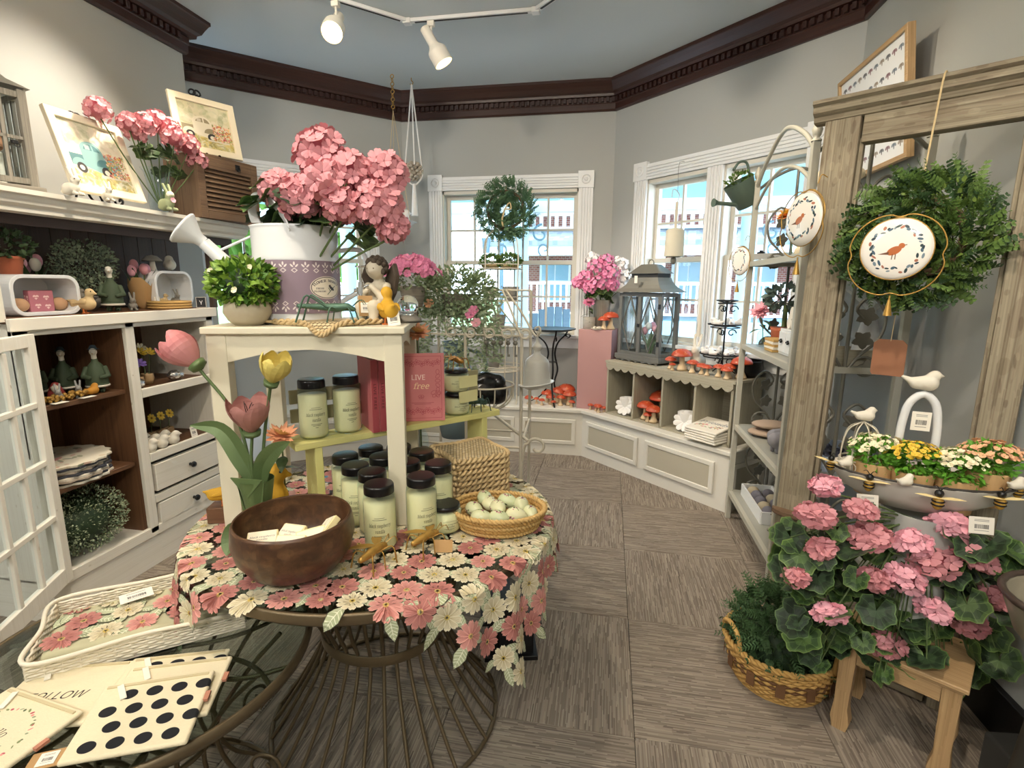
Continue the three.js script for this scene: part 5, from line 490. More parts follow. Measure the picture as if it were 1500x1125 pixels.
const truckArt = (body, shade, flip, skyc) => printMat(512, 512, (g) => { g.fillStyle = skyc; g.fillRect(0, 0, 512, 512); const bl = (n, cols, y0, y1, r0, r1, al) => { for (let i = 0; i < n; i++) { g.fillStyle = cols[i % cols.length]; g.globalAlpha = al; g.beginPath(); g.ellipse(rnd() * 512, rr(y0, y1), rr(r0, r1), rr(r0, r1) * 0.6, rnd() * 3, 0, 7); g.fill(); } g.globalAlpha = 1; }; bl(90, ['#cfc9b0', '#e5dfcb', '#aab08c', '#d6c7b0', '#8b9470'], 0, 250, 14, 60, 0.28); bl(160, ['#a79a52', '#c9a94a', '#8f8d4c', '#d8c77c', '#7e7440'], 370, 512, 6, 36, 0.4); g.save(); if (flip) { g.translate(512, 0); g.scale(-1, 1); }
  g.fillStyle = shade; g.fillRect(20, 262, 130, 90); g.fillStyle = body; g.beginPath(); g.moveTo(130, 350); g.lineTo(130, 200); g.quadraticCurveTo(150, 140, 250, 142); g.quadraticCurveTo(300, 150, 318, 215); g.lineTo(430, 240); g.quadraticCurveTo(456, 300, 446, 380); g.lineTo(240, 380); g.closePath(); g.fill(); g.fillStyle = shade; g.beginPath(); g.moveTo(160, 210); g.quadraticCurveTo(172, 165, 230, 163); g.lineTo(232, 212); g.closePath(); g.fill(); g.beginPath(); g.moveTo(244, 164); g.quadraticCurveTo(286, 168, 298, 214); g.lineTo(246, 212); g.closePath(); g.fill(); g.fillStyle = '#f3efe2'; g.globalAlpha = 0.5; g.fillRect(176, 172, 40, 36); g.globalAlpha = 1; g.fillStyle = shade; g.beginPath(); g.ellipse(300, 330, 70, 62, 0, Math.PI, 0); g.fill(); g.fillStyle = body; g.beginPath(); g.ellipse(90, 350, 66, 60, 0, Math.PI, 0); g.fill(); for (const [x, y, r] of [[302, 372, 46], [92, 366, 40]]) { g.fillStyle = '#2d2a28'; g.beginPath(); g.arc(x, y, r, 0, 7); g.fill(); g.fillStyle = '#d8d2c2'; g.beginPath(); g.arc(x, y, r * 0.5, 0, 7); g.fill(); } g.fillStyle = '#cfc7b2'; g.fillRect(250, 396, 220, 20); g.strokeStyle = '#5a4a3c'; g.lineWidth = 3; for (let i = 0; i < 6; i++) { g.beginPath(); g.moveTo(370, 300 + i * 14); g.lineTo(446, 306 + i * 14); g.stroke(); }
  for (let i = 0; i < 260; i++) { g.fillStyle = ['#c9705a', '#d8a04a', '#e4c9a8', '#a8484a', '#7a8a4a', '#e3b7a0'][i % 6]; g.globalAlpha = 0.8; g.beginPath(); g.ellipse(rr(320, 500), rr(210, 400), rr(4, 13), rr(3, 9), rnd() * 3, 0, 7); g.fill(); } g.restore(); g.globalAlpha = 1; }, 0.6);
srand(66); const art1 = truckArt('#7fa8a6', '#4f7c80', false, '#d9d3bd'), art2 = truckArt('#d9d2bd', '#8f8468', false, '#c9c5a2');
function picture(label, p, turn, w, h, art, lean) { const G = thing('framed_picture', label, 'picture', p, turn); G.rotation.order = 'YXZ'; G.rotation.x = lean; const f = 0.032; obj('frame', [ext([[-w / 2, 0], [w / 2, 0], [w / 2, h], [-w / 2, h]], 0.018, 0.002, [[[-w / 2 + f, f], [w / 2 - f, f], [w / 2 - f, h - f], [-w / 2 + f, h - f]]])], std(0xe6dcc2, 0.55), G); obj('painting', T(new THREE.BoxGeometry(w - 2 * f, h - 2 * f, 0.004), 0, h / 2, 0.006), art, G); obj('backing', bx(w - 0.01, h - 0.01, 0.003, 0, h / 2, -0.002), M.kraft, G); return G; }
function easel(label, p, turn, h) { const G = thing('display_easel', label, 'easel', p, turn), r = 0.005; for (const s of [-1, 1]) { obj('easel_leg', tube([[s * 0.03, 0.05, 0.03], [s * 0.035, 0, 0.05], [s * 0.04, 0.02, 0.0], [s * 0.03, h * 0.6, -0.05], [s * 0.012, h, -0.075], ...spiral(0.022, 0.008, -0.2, 5.5, 10).map(([x, y]) => [s * (x + 0.01), h + 0.02 + y, -0.078])], r, 60, 6), M.iron, G); obj('lip', tube([[s * 0.035, 0.0, 0.05], [s * 0.035, 0.002, 0.075], ...spiral(0.014, 0.005, -1.5, 3.5, 9).map(([x, y]) => [s * 0.035, 0.018 + y, 0.075 + x])], r, 26, 6), M.iron, G); } obj('back_strut', [rod([0, h * 0.7, -0.055], [0, 0, -0.14], r), rod([-0.03, h * 0.55, -0.047], [0.03, h * 0.55, -0.047], r)], M.iron, G); return G; }
easel('black scrolled easel holding the teal truck picture', [-2.33, TOP, -2.14], Math.PI / 2, 0.36); picture('framed watercolour of a teal vintage truck with flowers', [-2.27, TOP + 0.03, -2.14], Math.PI / 2, 0.35, 0.36, art1, -0.3);
// louvred crate
{ const G = thing('louvred_crate', 'dark brown wooden crate with louvred shutter front on the hutch', 'crate', [-2.29, TOP, -2.83], 1.38), w = 0.4, h = 0.34, d = 0.24; obj('frame', [bx(0.045, h, 0.022, -w / 2 + 0.022, h / 2, d / 2, 0.002), bx(0.045, h, 0.022, w / 2 - 0.022, h / 2, d / 2, 0.002), bx(w - 0.09, 0.04, 0.022, 0, 0.02, d / 2, 0.002), bx(w - 0.09, 0.075, 0.022, 0, h - 0.037, d / 2, 0.002)], M.oldDark, G); for (let i = 0; i < 9; i++) obj('louvre', bx(w - 0.092, 0.026, 0.007, 0, 0.052 + i * 0.0255, d / 2 - 0.004, 0.001, 0, -0.6), M.oldDark, G); for (const s of [-1, 1]) obj('side_board', bx(0.018, h, d, s * (w / 2 - 0.009), h / 2, -0.006, 0.002), M.oldDark, G); obj('back_board', bx(w - 0.04, h, 0.016, 0, h / 2, -d / 2 + 0.008), M.oldDark, G); obj('bottom_board', bx(w - 0.04, 0.016, d - 0.02, 0, 0.008, 0), M.oldDark, G); obj('lid', bx(w, 0.014, d, 0, h - 0.008, -0.004, 0.002), M.oldDark, G); obj('ring_pull', [bx(0.03, 0.03, 0.006, 0.06, h - 0.037, d / 2 + 0.013, 0.002), tor(0.012, 0.003, 0.06, h - 0.045, d / 2 + 0.018, 0)], M.iron, G);
  easel('black scrolled easel holding the white truck picture', [-2.33, TOP + h + 0.002, -2.85], 1.12, 0.36); picture('framed watercolour of a white vintage truck loaded with flowers', [-2.295, TOP + h + 0.03, -2.84], 1.12, 0.35, 0.32, art2, -0.22); }
rabbit('white rabbit figurine with upright ears before the teal truck picture', [-2.2, TOP, -1.9], 1.6, 0.85); rabbit('smaller white rabbit figurine at the foot of the teal truck picture', [-2.2, TOP, -2.06], 1.2, 0.66);
{ srand(67); const p = [-2.27, TOP, -2.42], v = one('glass_vase', 'tall ribbed clear glass vase on the hutch', 'vase', lathe([[0, 0.004], [0.05, 0.004], [0.055, 0.06], [0.05, 0.12], [0.062, 0.19], [0.075, 0.21], [0.072, 0.21]], 12), M.glass, p); const G = thing('geranium_bunch', 'bunch of pink geraniums in the ribbed glass vase on the hutch', 'flowers', p);
  for (const [x, y, z, r] of [[0.0, 0.44, -0.03, 0.05], [0.02, 0.4, 0.07, 0.05], [-0.02, 0.43, -0.13, 0.05], [0.05, 0.36, -0.16, 0.055], [0.02, 0.38, 0.16, 0.04], [0.07, 0.37, -0.05, 0.05], [0.05, 0.3, -0.22, 0.045], [-0.05, 0.42, 0.24, 0.05], [0.0, 0.36, 0.1, 0.045]]) { flowerHead(G, [x, y, z], r, 24, M.pink, 1.15); obj('stem', stemTo([0, 0.02, 0], [x, y - r * 0.5, z], 0.003), M.stem, G); }
  const gl = gerLeafG(0.04); for (let i = 0; i < 18; i++) { const a = rr(0, 6.28), o = obj('leaf', gl, i % 2 ? gerMat : M.leafA, G); o.position.set(Math.cos(a) * rr(0.02, 0.09), rr(0.2, 0.32), Math.sin(a) * rr(0.03, 0.15)); o.rotation.set(rr(0.2, 1), -a + 1.57, rr(-0.4, 0.4), 'YXZ'); o.scale.setScalar(rr(0.7, 1.2)); }
  const bp = thing('rabbit_pick', 'small rabbit figurine in a green dress before the glass vase', 'figurine', [-2.19, TOP, -2.37], 1.4); obj('body', rabbitG, std(0x9aa37c, 0.7), bp); obj('head', sp(0.018, 0, 0.075, 0.03), M.bisque, bp); obj('flower_trim', flowerG(6, 0.014, 0.006, 0.003).rotateX(1.3).translate(0, 0.05, 0.045), M.pinkL, bp); }
// ------------------------------------------------------------ on the hutch counter
const CT = 1.308;
function ovalBox(label, p, w, h, d, mat) { const G = thing('oval_shelf_box', label, 'box', p, Math.PI / 2); const shp = (a, b, r) => { const q = []; for (const [cx, cyy, a0] of [[a - r, b - r, 0], [-a + r, b - r, 1], [-a + r, -b + r, 2], [a - r, -b + r, 3]]) for (let i = 0; i <= 6; i++) { const t = (a0 + i / 6) * Math.PI / 2; q.push([cx + r * Math.cos(t), cyy + r * Math.sin(t)]); } return q; }; obj('shell', ext(shp(w / 2, h / 2, h * 0.3), d, 0.002, [shp(w / 2 - 0.011, h / 2 - 0.011, h * 0.26)]).translate(0, h / 2 + 0.002, -d / 2), mat, G); obj('back_panel', ext(shp(w / 2 - 0.01, h / 2 - 0.01, h * 0.26), 0.006).translate(0, h / 2 + 0.002, -d / 2), mat, G); return G; }
ovalBox('white rounded display box holding heart blocks', [-2.42, CT, -1.85], 0.28, 0.165, 0.16, M.enamel); ovalBox('small white rounded display box under the dove', [-2.5, CT, -2.62], 0.26, 0.2, 0.14, M.enamel);
{ srand(68); const hb = one('heart_block', 'rosy block printed with pale hearts inside the white box', 'block', bx(0.1, 0.09, 0.03, 0, 0.045, 0, 0.004), printMat(128, 128, (g) => { g.fillStyle = '#b5707c'; g.fillRect(0, 0, 128, 128); g.fillStyle = '#e6c6c2'; for (const [x, y] of [[34, 36], [88, 40], [40, 90], [92, 94]]) { g.beginPath(); g.arc(x - 7, y, 9, 0, 7); g.arc(x + 7, y, 9, 0, 7); g.moveTo(x - 15, y + 3); g.lineTo(x, y + 20); g.lineTo(x + 15, y + 3); g.fill(); } }), [-2.4, CT + 0.014, -1.86], Math.PI / 2); for (const [z, l] of [[-1.78, 'brown patterned egg left of the heart block'], [-1.94, 'brown patterned egg right of the heart block']]) { const e = one('paper_egg', l, 'ornament', sp(0.032, 0, 0.03, 0, 1, 0.9, 1), std(0xb9926f, 0.8), [-2.4, CT + 0.014, z]); }
  const tp = thing('terracotta_plant', 'leafy plant in a terracotta pot on the white rounded box', 'potted plant', [-2.44, CT + 0.168, -1.8]); obj('pot', lathe([[0, 0], [0.034, 0], [0.044, 0.06], [0.048, 0.062], [0.048, 0.074], [0.042, 0.074], [0.04, 0.06], [0, 0.06]], 20), M.terra, tp); bush(tp, 260, inBall(0.07, 0.06, 0.08, 0, 0.12, 0.0, 0.8, 1.4), boxLeaf, M.leafA);
  const tulipsW = (label, p, n, mats, wrap2) => { const G = thing('tulip_bunch', label, 'flowers', p, Math.PI / 2); if (wrap2) { const g = lathe([[0.02, 0], [0.035, 0.02], [0.06, 0.14], [0.062, 0.15]], 9), q = g.attributes.position; for (let i = 0; i < q.count; i++) if (q.getY(i) > 0.1) q.setY(i, q.getY(i) + 0.03 * Math.sin(Math.atan2(q.getZ(i), q.getX(i)) * 3)); obj('kraft_wrap', g, M.kraft, G); obj('tag', card(0.036, 0.044, 0.03, 0.04, 0.062), tagMat, G); } for (let i = 0; i < n; i++) { const a = i / n * 6.28, x = Math.cos(a) * 0.045, z = Math.sin(a) * 0.03, y = rr(0.2, 0.27); obj('tulip', T(new THREE.SphereGeometry(0.022, 12, 8), x, y, z, 0, 0, 0, 1, 1.4, 1), mats[i % mats.length], G); obj('stem', rod([x * 0.3, 0.02, z * 0.3], [x, y - 0.02, z], 0.003), M.stem, G); const l = obj('leaf', leafG(0.17, 0.04, 0.1), M.leafA, G); l.position.set(x * 0.4, 0.06, z * 0.4); l.rotation.set(-1.25, a + 0.5, 0, 'YXZ'); } return G; };
  tulipsW('pale pink tulips behind the white rounded box', [-2.58, CT, -1.97], 5, [M.pinkL, M.bisque]); tulipsW('pink tulips wrapped in kraft paper on the hutch counter', [-2.5, CT, -2.47], 4, [M.pinkL, M.pink], true);
  const bb = thing('babys_breath', 'big airy bunch of baby\'s breath in a grey bowl', 'flowers', [-2.58, CT, -2.22]); obj('grey_bowl', lathe([[0, 0], [0.04, 0], [0.07, 0.04], [0.072, 0.06], [0.066, 0.06], [0, 0.03]], 20), M.stone, bb); bush(bb, 1500, inBall(0.11, 0.14, 0.17, 0.02, 0.22, 0, 0.6, 1.1, 0.3), flowerG(4, 0.006, 0.0035, 0.002), M.leafE, 'blossoms').userData.kind = 'stuff'; bush(bb, 700, inBall(0.1, 0.13, 0.16, 0.02, 0.21, 0, 0.8, 1.6, 0.2), tinyLeaf, std(0x5d6b58, 0.7), 'sprigs').userData.kind = 'stuff';
  const bw = thing('stone_bird_bowl', 'grey stone bowl with a bird perched on its edge', 'bowl', [-2.44, CT, -2.07]); obj('bowl', lathe([[0, 0], [0.03, 0.0], [0.026, 0.02], [0.05, 0.05], [0.075, 0.07], [0.07, 0.074], [0.04, 0.055], [0, 0.05]], 22), M.stone, bw); const bi = obj('bird', birdG, M.stone, bw); bi.position.set(0.02, 0.06, 0.02); bi.scale.setScalar(0.7);
  duckling('pale duckling figurine in front of the stone bird bowl', [-2.34, CT, -2.0], 0.5, 0.95, M.jute); goose('large goose figurine in a green coat on the hutch counter', [-2.4, CT, -2.2], 0.8, 1.02);
  one('stone_chick', 'small stone rabbit resting beside the green coated goose', 'figurine', rabbitG, M.stone, [-2.38, CT, -2.29], 0.9).scale.setScalar(0.7);
  for (let k = 0; k < 3; k++) { const P = thing('straw_placemat', k === 2 ? 'topmost round straw mat of the pile on the hutch counter' : 'round braided straw mat in the pile on the hutch counter', 'placemat', [-2.38, CT + k * 0.014, -2.52], 0, 'round straw mats'); obj('mat', [tor(0.1, 0.007, 0, 0.007, 0, Math.PI / 2, 0, 40, 6), tor(0.085, 0.007, 0, 0.007, 0), tor(0.07, 0.007, 0, 0.007, 0), cy(0.068, 0.068, 0.01, 0, 0.006, 0, 28)], M.straw, P); }
  const mini = one('chick_figurine', 'tiny chick standing in the small white box', 'figurine', duckG, M.jute, [-2.47, CT + 0.014, -2.57], 0.4); mini.scale.setScalar(0.55); rabbit('small grey rabbit under the dove box roof', [-2.47, CT + 0.014, -2.66], 1.3, 0.7, M.stone);
  one('dove_figurine', 'white dove resting on the small rounded box', 'figurine', birdG, M.bisque, [-2.5, CT + 0.204, -2.68], 2.4).scale.setScalar(1.25);
  const toad = thing('wooden_mushroom', 'grey wooden mushroom on the small rounded box', 'ornament', [-2.5, CT + 0.204, -2.56]); obj('stalk', lathe([[0, 0], [0.02, 0], [0.014, 0.03], [0.012, 0.06]], 14), M.bisque, toad); obj('cap', lathe([[0, 0.085], [0.025, 0.08], [0.046, 0.06], [0.05, 0.05], [0.02, 0.052], [0, 0.054]], 22), M.stone, toad);
  one('letter_plaque', 'small dark plaque with a white letter Y at the counter end', 'plaque', card(0.05, 0.06, 0, 0.03, 0, -0.1), printMat(64, 80, (g) => { g.fillStyle = '#1d1d20'; g.fillRect(0, 0, 64, 80); g.strokeStyle = '#d8d2c4'; g.lineWidth = 6; g.strokeRect(0, 0, 64, 80); text(g, 'Y', 32, 42, '42px sans-serif', '#eee'); }), [-2.3, CT, -2.655], 0.9); }
// ------------------------------------------------------------ hutch cubbies
{ srand(69); const s1 = 0.937; goose('left goose figurine in a green coat at the back of the upper cubby', [-2.5, s1, -1.86], 0.7, 0.98); goose('middle goose figurine in a green coat and hat in the upper cubby', [-2.47, s1, -1.97], 0.75, 0.98, true); goose('right goose figurine in a green coat with a basket in the upper cubby', [-2.36, s1, -2.03], 0.75, 1.0, true);
  const gn = thing('gnome_figurine', 'red cloaked gnome figurine among the geese', 'figurine', [-2.4, s1, -1.87], 0.8); obj('cloak', lathe([[0, 0.075], [0.012, 0.07], [0.03, 0.03], [0.034, 0]], 16), std(0x8c2f2c, 0.7), gn); obj('beard', lathe([[0, 0.068], [0.016, 0.055], [0.012, 0.03], [0, 0.02]], 12, 0, 0, 0.018), M.bisque, gn); obj('nose', sp(0.006, 0, 0.066, 0.018), M.peach, gn);
  for (const [x, z, l] of [[-2.34, -1.83, 'grey mouse figurine beside the red gnome'], [-2.34, -1.92, 'grey mouse figurine in front of the hatted goose']]) { rabbit(l, [x, s1, z], 0.9, 0.6, std(0x9a9a96, 0.6)); }
  const yb = one('yellow_bird', 'small orange yellow bird figurine before the geese', 'figurine', birdG, std(0xc88a2a, 0.6), [-2.32, s1, -1.965], 1.8); yb.scale.setScalar(0.75);
  const gd = thing('gold_garland', 'tangled gold bead garland along the cubby front', 'garland', [-2.33, s1, -1.85]); const beads = []; for (let i = 0; i < 90; i++) beads.push(M4(rr(-0.03, 0.03), rr(0.006, 0.03), rr(-0.09, 0.09), 0, 0, 0, rr(0.7, 1.2))); obj('beads', scatter(new THREE.IcosahedronGeometry(0.008, 1), beads), M.gold, gd).userData.kind = 'stuff'; obj('price_tag', [bx(0.03, 0.0015, 0.06, 0.04, 0.004, 0.06), bx(0.03, 0.0015, 0.06, 0.045, 0.004, -0.06)], M.card, gd);
  const scallop = (rx, rz) => Array.from({ length: 72 }, (_, i) => { const a = i / 72 * 6.283, k = 1 + 0.035 * Math.cos(a * 18); return [Math.cos(a) * rx * k, Math.sin(a) * rz * k]; });
  const matT = printMat(256, 256, (g) => { g.fillStyle = '#d9d2bf'; g.fillRect(0, 0, 256, 256); for (let i = 0; i < 90; i++) { g.fillStyle = ['#9c4a50', '#b98a7c', '#7d8566', '#c9b79a', '#5f6a55'][i % 5]; g.globalAlpha = 0.6; g.beginPath(); g.ellipse(rnd() * 256, rnd() * 256, rr(4, 14), rr(3, 9), rnd() * 3, 0, 7); g.fill(); } g.globalAlpha = 1; }, 0.8), mg = N(ext(scallop(0.2, 0.19), 0.008, 0.001)), uvq = mg.attributes.uv; for (let i = 0; i < uvq.count; i++) uvq.setXY(i, uvq.getX(i) * 2.3 + 0.5, uvq.getY(i) * 2.3 + 0.5); mg.rotateX(-Math.PI / 2); const mats2 = [matT, std(0xd8d2c2, 0.8), std(0x3d3f48, 0.8), std(0xb9aa98, 0.8)];
  for (let k = 0; k < 9; k++) { const o = one('scalloped_placemat', k === 8 ? 'topmost floral scalloped placemat in the middle cubby' : 'scalloped placemat in the stack in the middle cubby', 'placemat', mg, k === 8 ? matT : mats2[1 + (k % 3)], [-2.47 + rr(-0.01, 0.01), 0.567 + k * 0.0102, -1.87 + rr(-0.012, 0.012)], rr(-0.2, 0.2), 'scalloped placemats'); }
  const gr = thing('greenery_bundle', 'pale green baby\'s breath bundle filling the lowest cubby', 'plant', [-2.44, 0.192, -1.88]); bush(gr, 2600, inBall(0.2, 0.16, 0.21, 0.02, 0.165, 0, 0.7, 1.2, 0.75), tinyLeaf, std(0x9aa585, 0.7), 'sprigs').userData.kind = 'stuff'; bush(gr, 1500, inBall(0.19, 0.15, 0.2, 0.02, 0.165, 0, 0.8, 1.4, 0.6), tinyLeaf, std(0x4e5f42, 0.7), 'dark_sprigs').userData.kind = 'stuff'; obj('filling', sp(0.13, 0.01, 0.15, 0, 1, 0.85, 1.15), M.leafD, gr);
  // right column
  const s2 = 0.917, crocus = (label, p, cols) => { const G = thing('felt_flowers', label, 'flowers', p, Math.PI / 2); const cup = lathe([[0, 0], [0.026, 0.0], [0.034, 0.03], [0.03, 0.055], [0.027, 0.055], [0.028, 0.03], [0, 0.01]], 6), q = cup.attributes.position; for (let i = 0; i < q.count; i++) if (q.getY(i) > 0.05) q.setY(i, q.getY(i) + 0.012 * Math.cos(Math.atan2(q.getZ(i), q.getX(i)) * 3)); obj('wooden_cup', cup, M.oak, G); cols.forEach(([c, x, y, z]) => { obj('stem', rod([x * 0.3, 0.02, z * 0.3], [x, y, z], 0.002), M.stem, G); const f = obj('flower', flowerG(7, 0.026, 0.008, 0.012), c, G); f.position.set(x, y, z); f.rotation.x = 0.9; }); return G; };
  crocus('purple felt flowers in a tulip shaped wooden cup', [-2.36, s2, -2.24], [[M.purple, -0.02, 0.12, 0.01], [M.purple, 0.03, 0.12, 0.0], [M.yellow, 0.0, 0.17, -0.02]]); crocus('yellow felt flowers in a tulip shaped wooden cup', [-2.4, s2, -2.34], [[M.yellow, -0.02, 0.17, 0], [M.yellow, 0.03, 0.165, 0], [M.creamF, 0, 0.19, -0.02]]); crocus('cream felt flowers at the back of the right cubby', [-2.55, s2, -2.3], [[M.creamF, -0.02, 0.18, 0], [M.yellow, 0.03, 0.17, 0]]);
  for (const [z, x, l] of [[-2.19, -2.32, 'crumpled silver ball by the purple flowers'], [-2.45, -2.33, 'crumpled silver ball by the cream table']]) { const g = N(new THREE.IcosahedronGeometry(0.034, 3)), q = g.attributes.position; for (let i = 0; i < q.count; i++) { const a = q.getX(i) * 900, b = q.getZ(i) * 700, k = 1 + 0.07 * Math.sin(a) * Math.sin(b + q.getY(i) * 800); q.setXYZ(i, q.getX(i) * k * 1.1, q.getY(i) * k * 0.85, q.getZ(i) * k * 1.3); } g.computeVertexNormals(); one('silver_ball', l, 'ornament', g, std(0xc9c9c9, 0.25, { metalness: 0.9 }), [x, s2 + 0.032, z]); }
  const s3 = 0.583; let n = 0; for (const [x, z] of [[-2.3, -2.19], [-2.3, -2.26], [-2.3, -2.335], [-2.36, -2.2], [-2.36, -2.27], [-2.37, -2.345], [-2.42, -2.19], [-2.43, -2.27]]) { const o = one('white_bird', 'plump white ceramic bird in the flock in the right cubby', 'figurine', birdG, M.bisque, [x, s3, z], 0.5 + 0.15 * Math.sin(n++), 'white ceramic birds'); o.scale.setScalar(1.12); }
  const tb = one('white_bird', 'tall white ceramic bird standing behind the flock', 'figurine', blob([[0, 0.05, 0, 0, 0.1, 0, 0.034, 0.03], [0, 0.14, 0.005, 0, 0.15, 0.01, 0.022], [0, 0.15, 0.03, 0, 0.148, 0.042, 0.005, 0.003]], 28, 0.3, 0), M.bisque, [-2.55, s3, -2.2], 0.8);
  for (let i = 0; i < 3; i++) { const W = thing('flower_block', 'yellow daisy standing in a small wooden block in the right cubby', 'ornament', [-2.46, s3, -2.38 - i * 0.06], Math.PI / 2, 'yellow daisies in wooden blocks'); obj('wooden_block', bx(0.045, 0.05, 0.03, 0, 0.025, 0, 0.003, 0, 0, 0.12), M.oak, W); obj('stem', rod([0, 0.04, 0], [0, 0.125, 0.01], 0.002), M.stem, W); const f = obj('daisy', flowerG(8, 0.026, 0.007, 0.004), M.yellow, W); f.position.set(0, 0.13, 0.012); f.rotation.x = 1.2; obj('eye', sp(0.006, 0, 0.133, 0.016), M.gold, W); }
  one('price_card', 'white price card propped in the right cubby', 'price tag', card(0.035, 0.06, 0, 0.03, 0, -0.25), tagMat, [-2.3, s3, -2.5], 1.3); }
// ------------------------------------------------------------ window seat displays
const SEAT = 0.4125, f1b = [-0.1838, -4.36], ben = (s, t, y = SEAT) => [f1b[0] + 0.7071 * (s + t), y, f1b[1] + 0.7071 * (s - t)];
const capMat = std(0xffffff, 0.4, { map: tex(128, 64, (g) => { g.fillStyle = '#b8492a'; g.fillRect(0, 0, 128, 64); for (let i = 0; i < 60; i++) { g.fillStyle = ['#d0713f', '#93321c', '#d88a5a', '#e8d0b0'][i % 4]; g.globalAlpha = 0.6; g.beginPath(); g.ellipse(rnd() * 128, rnd() * 64, rr(1, 5), rr(1, 3), 0, 0, 7); g.fill(); } g.globalAlpha = 1; }) });
const capG = lathe([[0, 0.098], [0.02, 0.095], [0.038, 0.084], [0.046, 0.07], [0.045, 0.066], [0.02, 0.068], [0, 0.068]], 18), stalkG = lathe([[0, 0], [0.026, 0], [0.022, 0.01], [0.012, 0.03], [0.011, 0.06], [0.013, 0.07]], 14);
function toadstool(label, p, s, group, tilt = 0) { const G = thing('toadstool', label, 'mushroom', p, rr(0, 6), group); G.scale.setScalar(s); obj('stalk', stalkG, M.stalk, G); const c = obj('cap', capG, capMat, G); c.rotation.z = tilt; return G; }
srand(71);
[[-0.66, -4.46, 0.85], [-0.6, -4.5, 0.6], [-0.545, -4.45, 0.62], [-0.47, -4.5, 0.95], [-0.44, -4.42, 0.55], [-0.385, -4.47, 0.95], [-0.31, -4.5, 1.35], [-0.285, -4.42, 0.65], [-0.42, -4.58, 1.5], [-0.35, -4.6, 1.75], [-0.51, -4.58, 1.2]].forEach(([x, z, s]) => toadstool('red toadstool figurine in the group below the black birdbath', [x, SEAT, z], s, 'toadstools below the birdbath', rr(-0.15, 0.15)));
[[0.04, 0.05, 0.55], [0.1, 0.06, 0.62], [0.15, 0.04, 0.72], [0.16, 0.09, 0.5]].forEach(([s, t, k]) => toadstool('small red toadstool figurine at the foot of the pink box', ben(s, t), k, 'toadstools by the pink box', rr(-0.15, 0.15)));
{ const G = one('pink_plinth', 'tall plain pink display box on the window seat', 'plinth', bx(0.28, 0.675, 0.26, 0, 0.3375, 0, 0.003), M.pinkBox, [-0.078, SEAT, -4.5], -0.2);
  const PT = SEAT + 0.676; const bk = thing('bark_pot', 'small birch bark pot on the pink box', 'pot', [-0.16, PT, -4.46]); obj('pot', lathe([[0, 0], [0.05, 0], [0.054, 0.1], [0.049, 0.1], [0.046, 0.02], [0, 0.02]], 20), woodMat(grainTex('#b8b3a8', '#4a4640', '#d8d4ca', 200, 5), 0.8, [6, 6]), bk);
  dahliaAt('pink dahlia in the birch bark pot', [-0.165, PT + 0.22, -4.44], M.pinkB, M.pink, 1.1, [0, 0.5, 0.9], [-0.16, PT + 0.06, -4.46]);
  toadstool('red toadstool figurine with a price tag on the pink box', [-0.035, PT, -4.42], 1.15); toadstool('large red toadstool figurine on the pink box edge', [0.02, PT, -4.45], 1.5);
  one('pebble_dish', 'small dish of white pebbles on the pink box', 'dish', [cy(0.05, 0.04, 0.012, 0, 0.006, 0, 20), ...[0, 1, 2, 3, 4].map((i) => sp(0.012, Math.cos(i * 1.3) * 0.025, 0.018, Math.sin(i * 1.3) * 0.025, 1, 0.7, 1, 8))], M.bisque, [-0.09, PT, -4.4]);
  const gv = one('tall_planter', 'tall grey wooden planter behind the pink box', 'planter', lathe([[0, 0], [0.055, 0], [0.075, 0.24], [0.07, 0.24], [0, 0.2]], 20), M.grey, [-0.06, PT, -4.53]);
  const F = thing('geranium_bunch', 'pink and white geraniums in the grey planter on the pink box', 'flowers', [-0.06, PT, -4.53]); for (const [x, y, z, r, w] of [[-0.14, 0.42, 0.06, 0.06], [-0.05, 0.5, 0.05, 0.07], [-0.02, 0.38, 0.1, 0.065], [0.06, 0.46, 0.08, 0.07], [-0.1, 0.34, 0.1, 0.05], [0.08, 0.36, 0.08, 0.05], [-0.2, 0.38, 0.06, 0.045], [0.02, 0.55, 0.03, 0.06], [-0.09, 0.57, -0.02, 0.055, 1], [0.13, 0.52, 0.02, 0.065, 1], [0.17, 0.43, 0.02, 0.06, 1], [0.14, 0.35, 0.03, 0.05, 1]]) { flowerHead(F, [x, y, z], r, 26, w ? M.whiteF : M.pinkB, 1.35, false); obj('stem', stemTo([0, 0.18, 0], [x, y - 0.03, z], 0.003), M.stem, F); } const gl = gerLeafG(0.045); for (let i = 0; i < 14; i++) { const o = obj('leaf', gl, gerMat, F), a = rr(0, 6.28); o.position.set(Math.cos(a) * 0.09 - 0.02, rr(0.24, 0.32), 0.04 + Math.sin(a) * 0.06); o.rotation.set(rr(0.3, 1), -a + 1.57, 0, 'YXZ'); } }
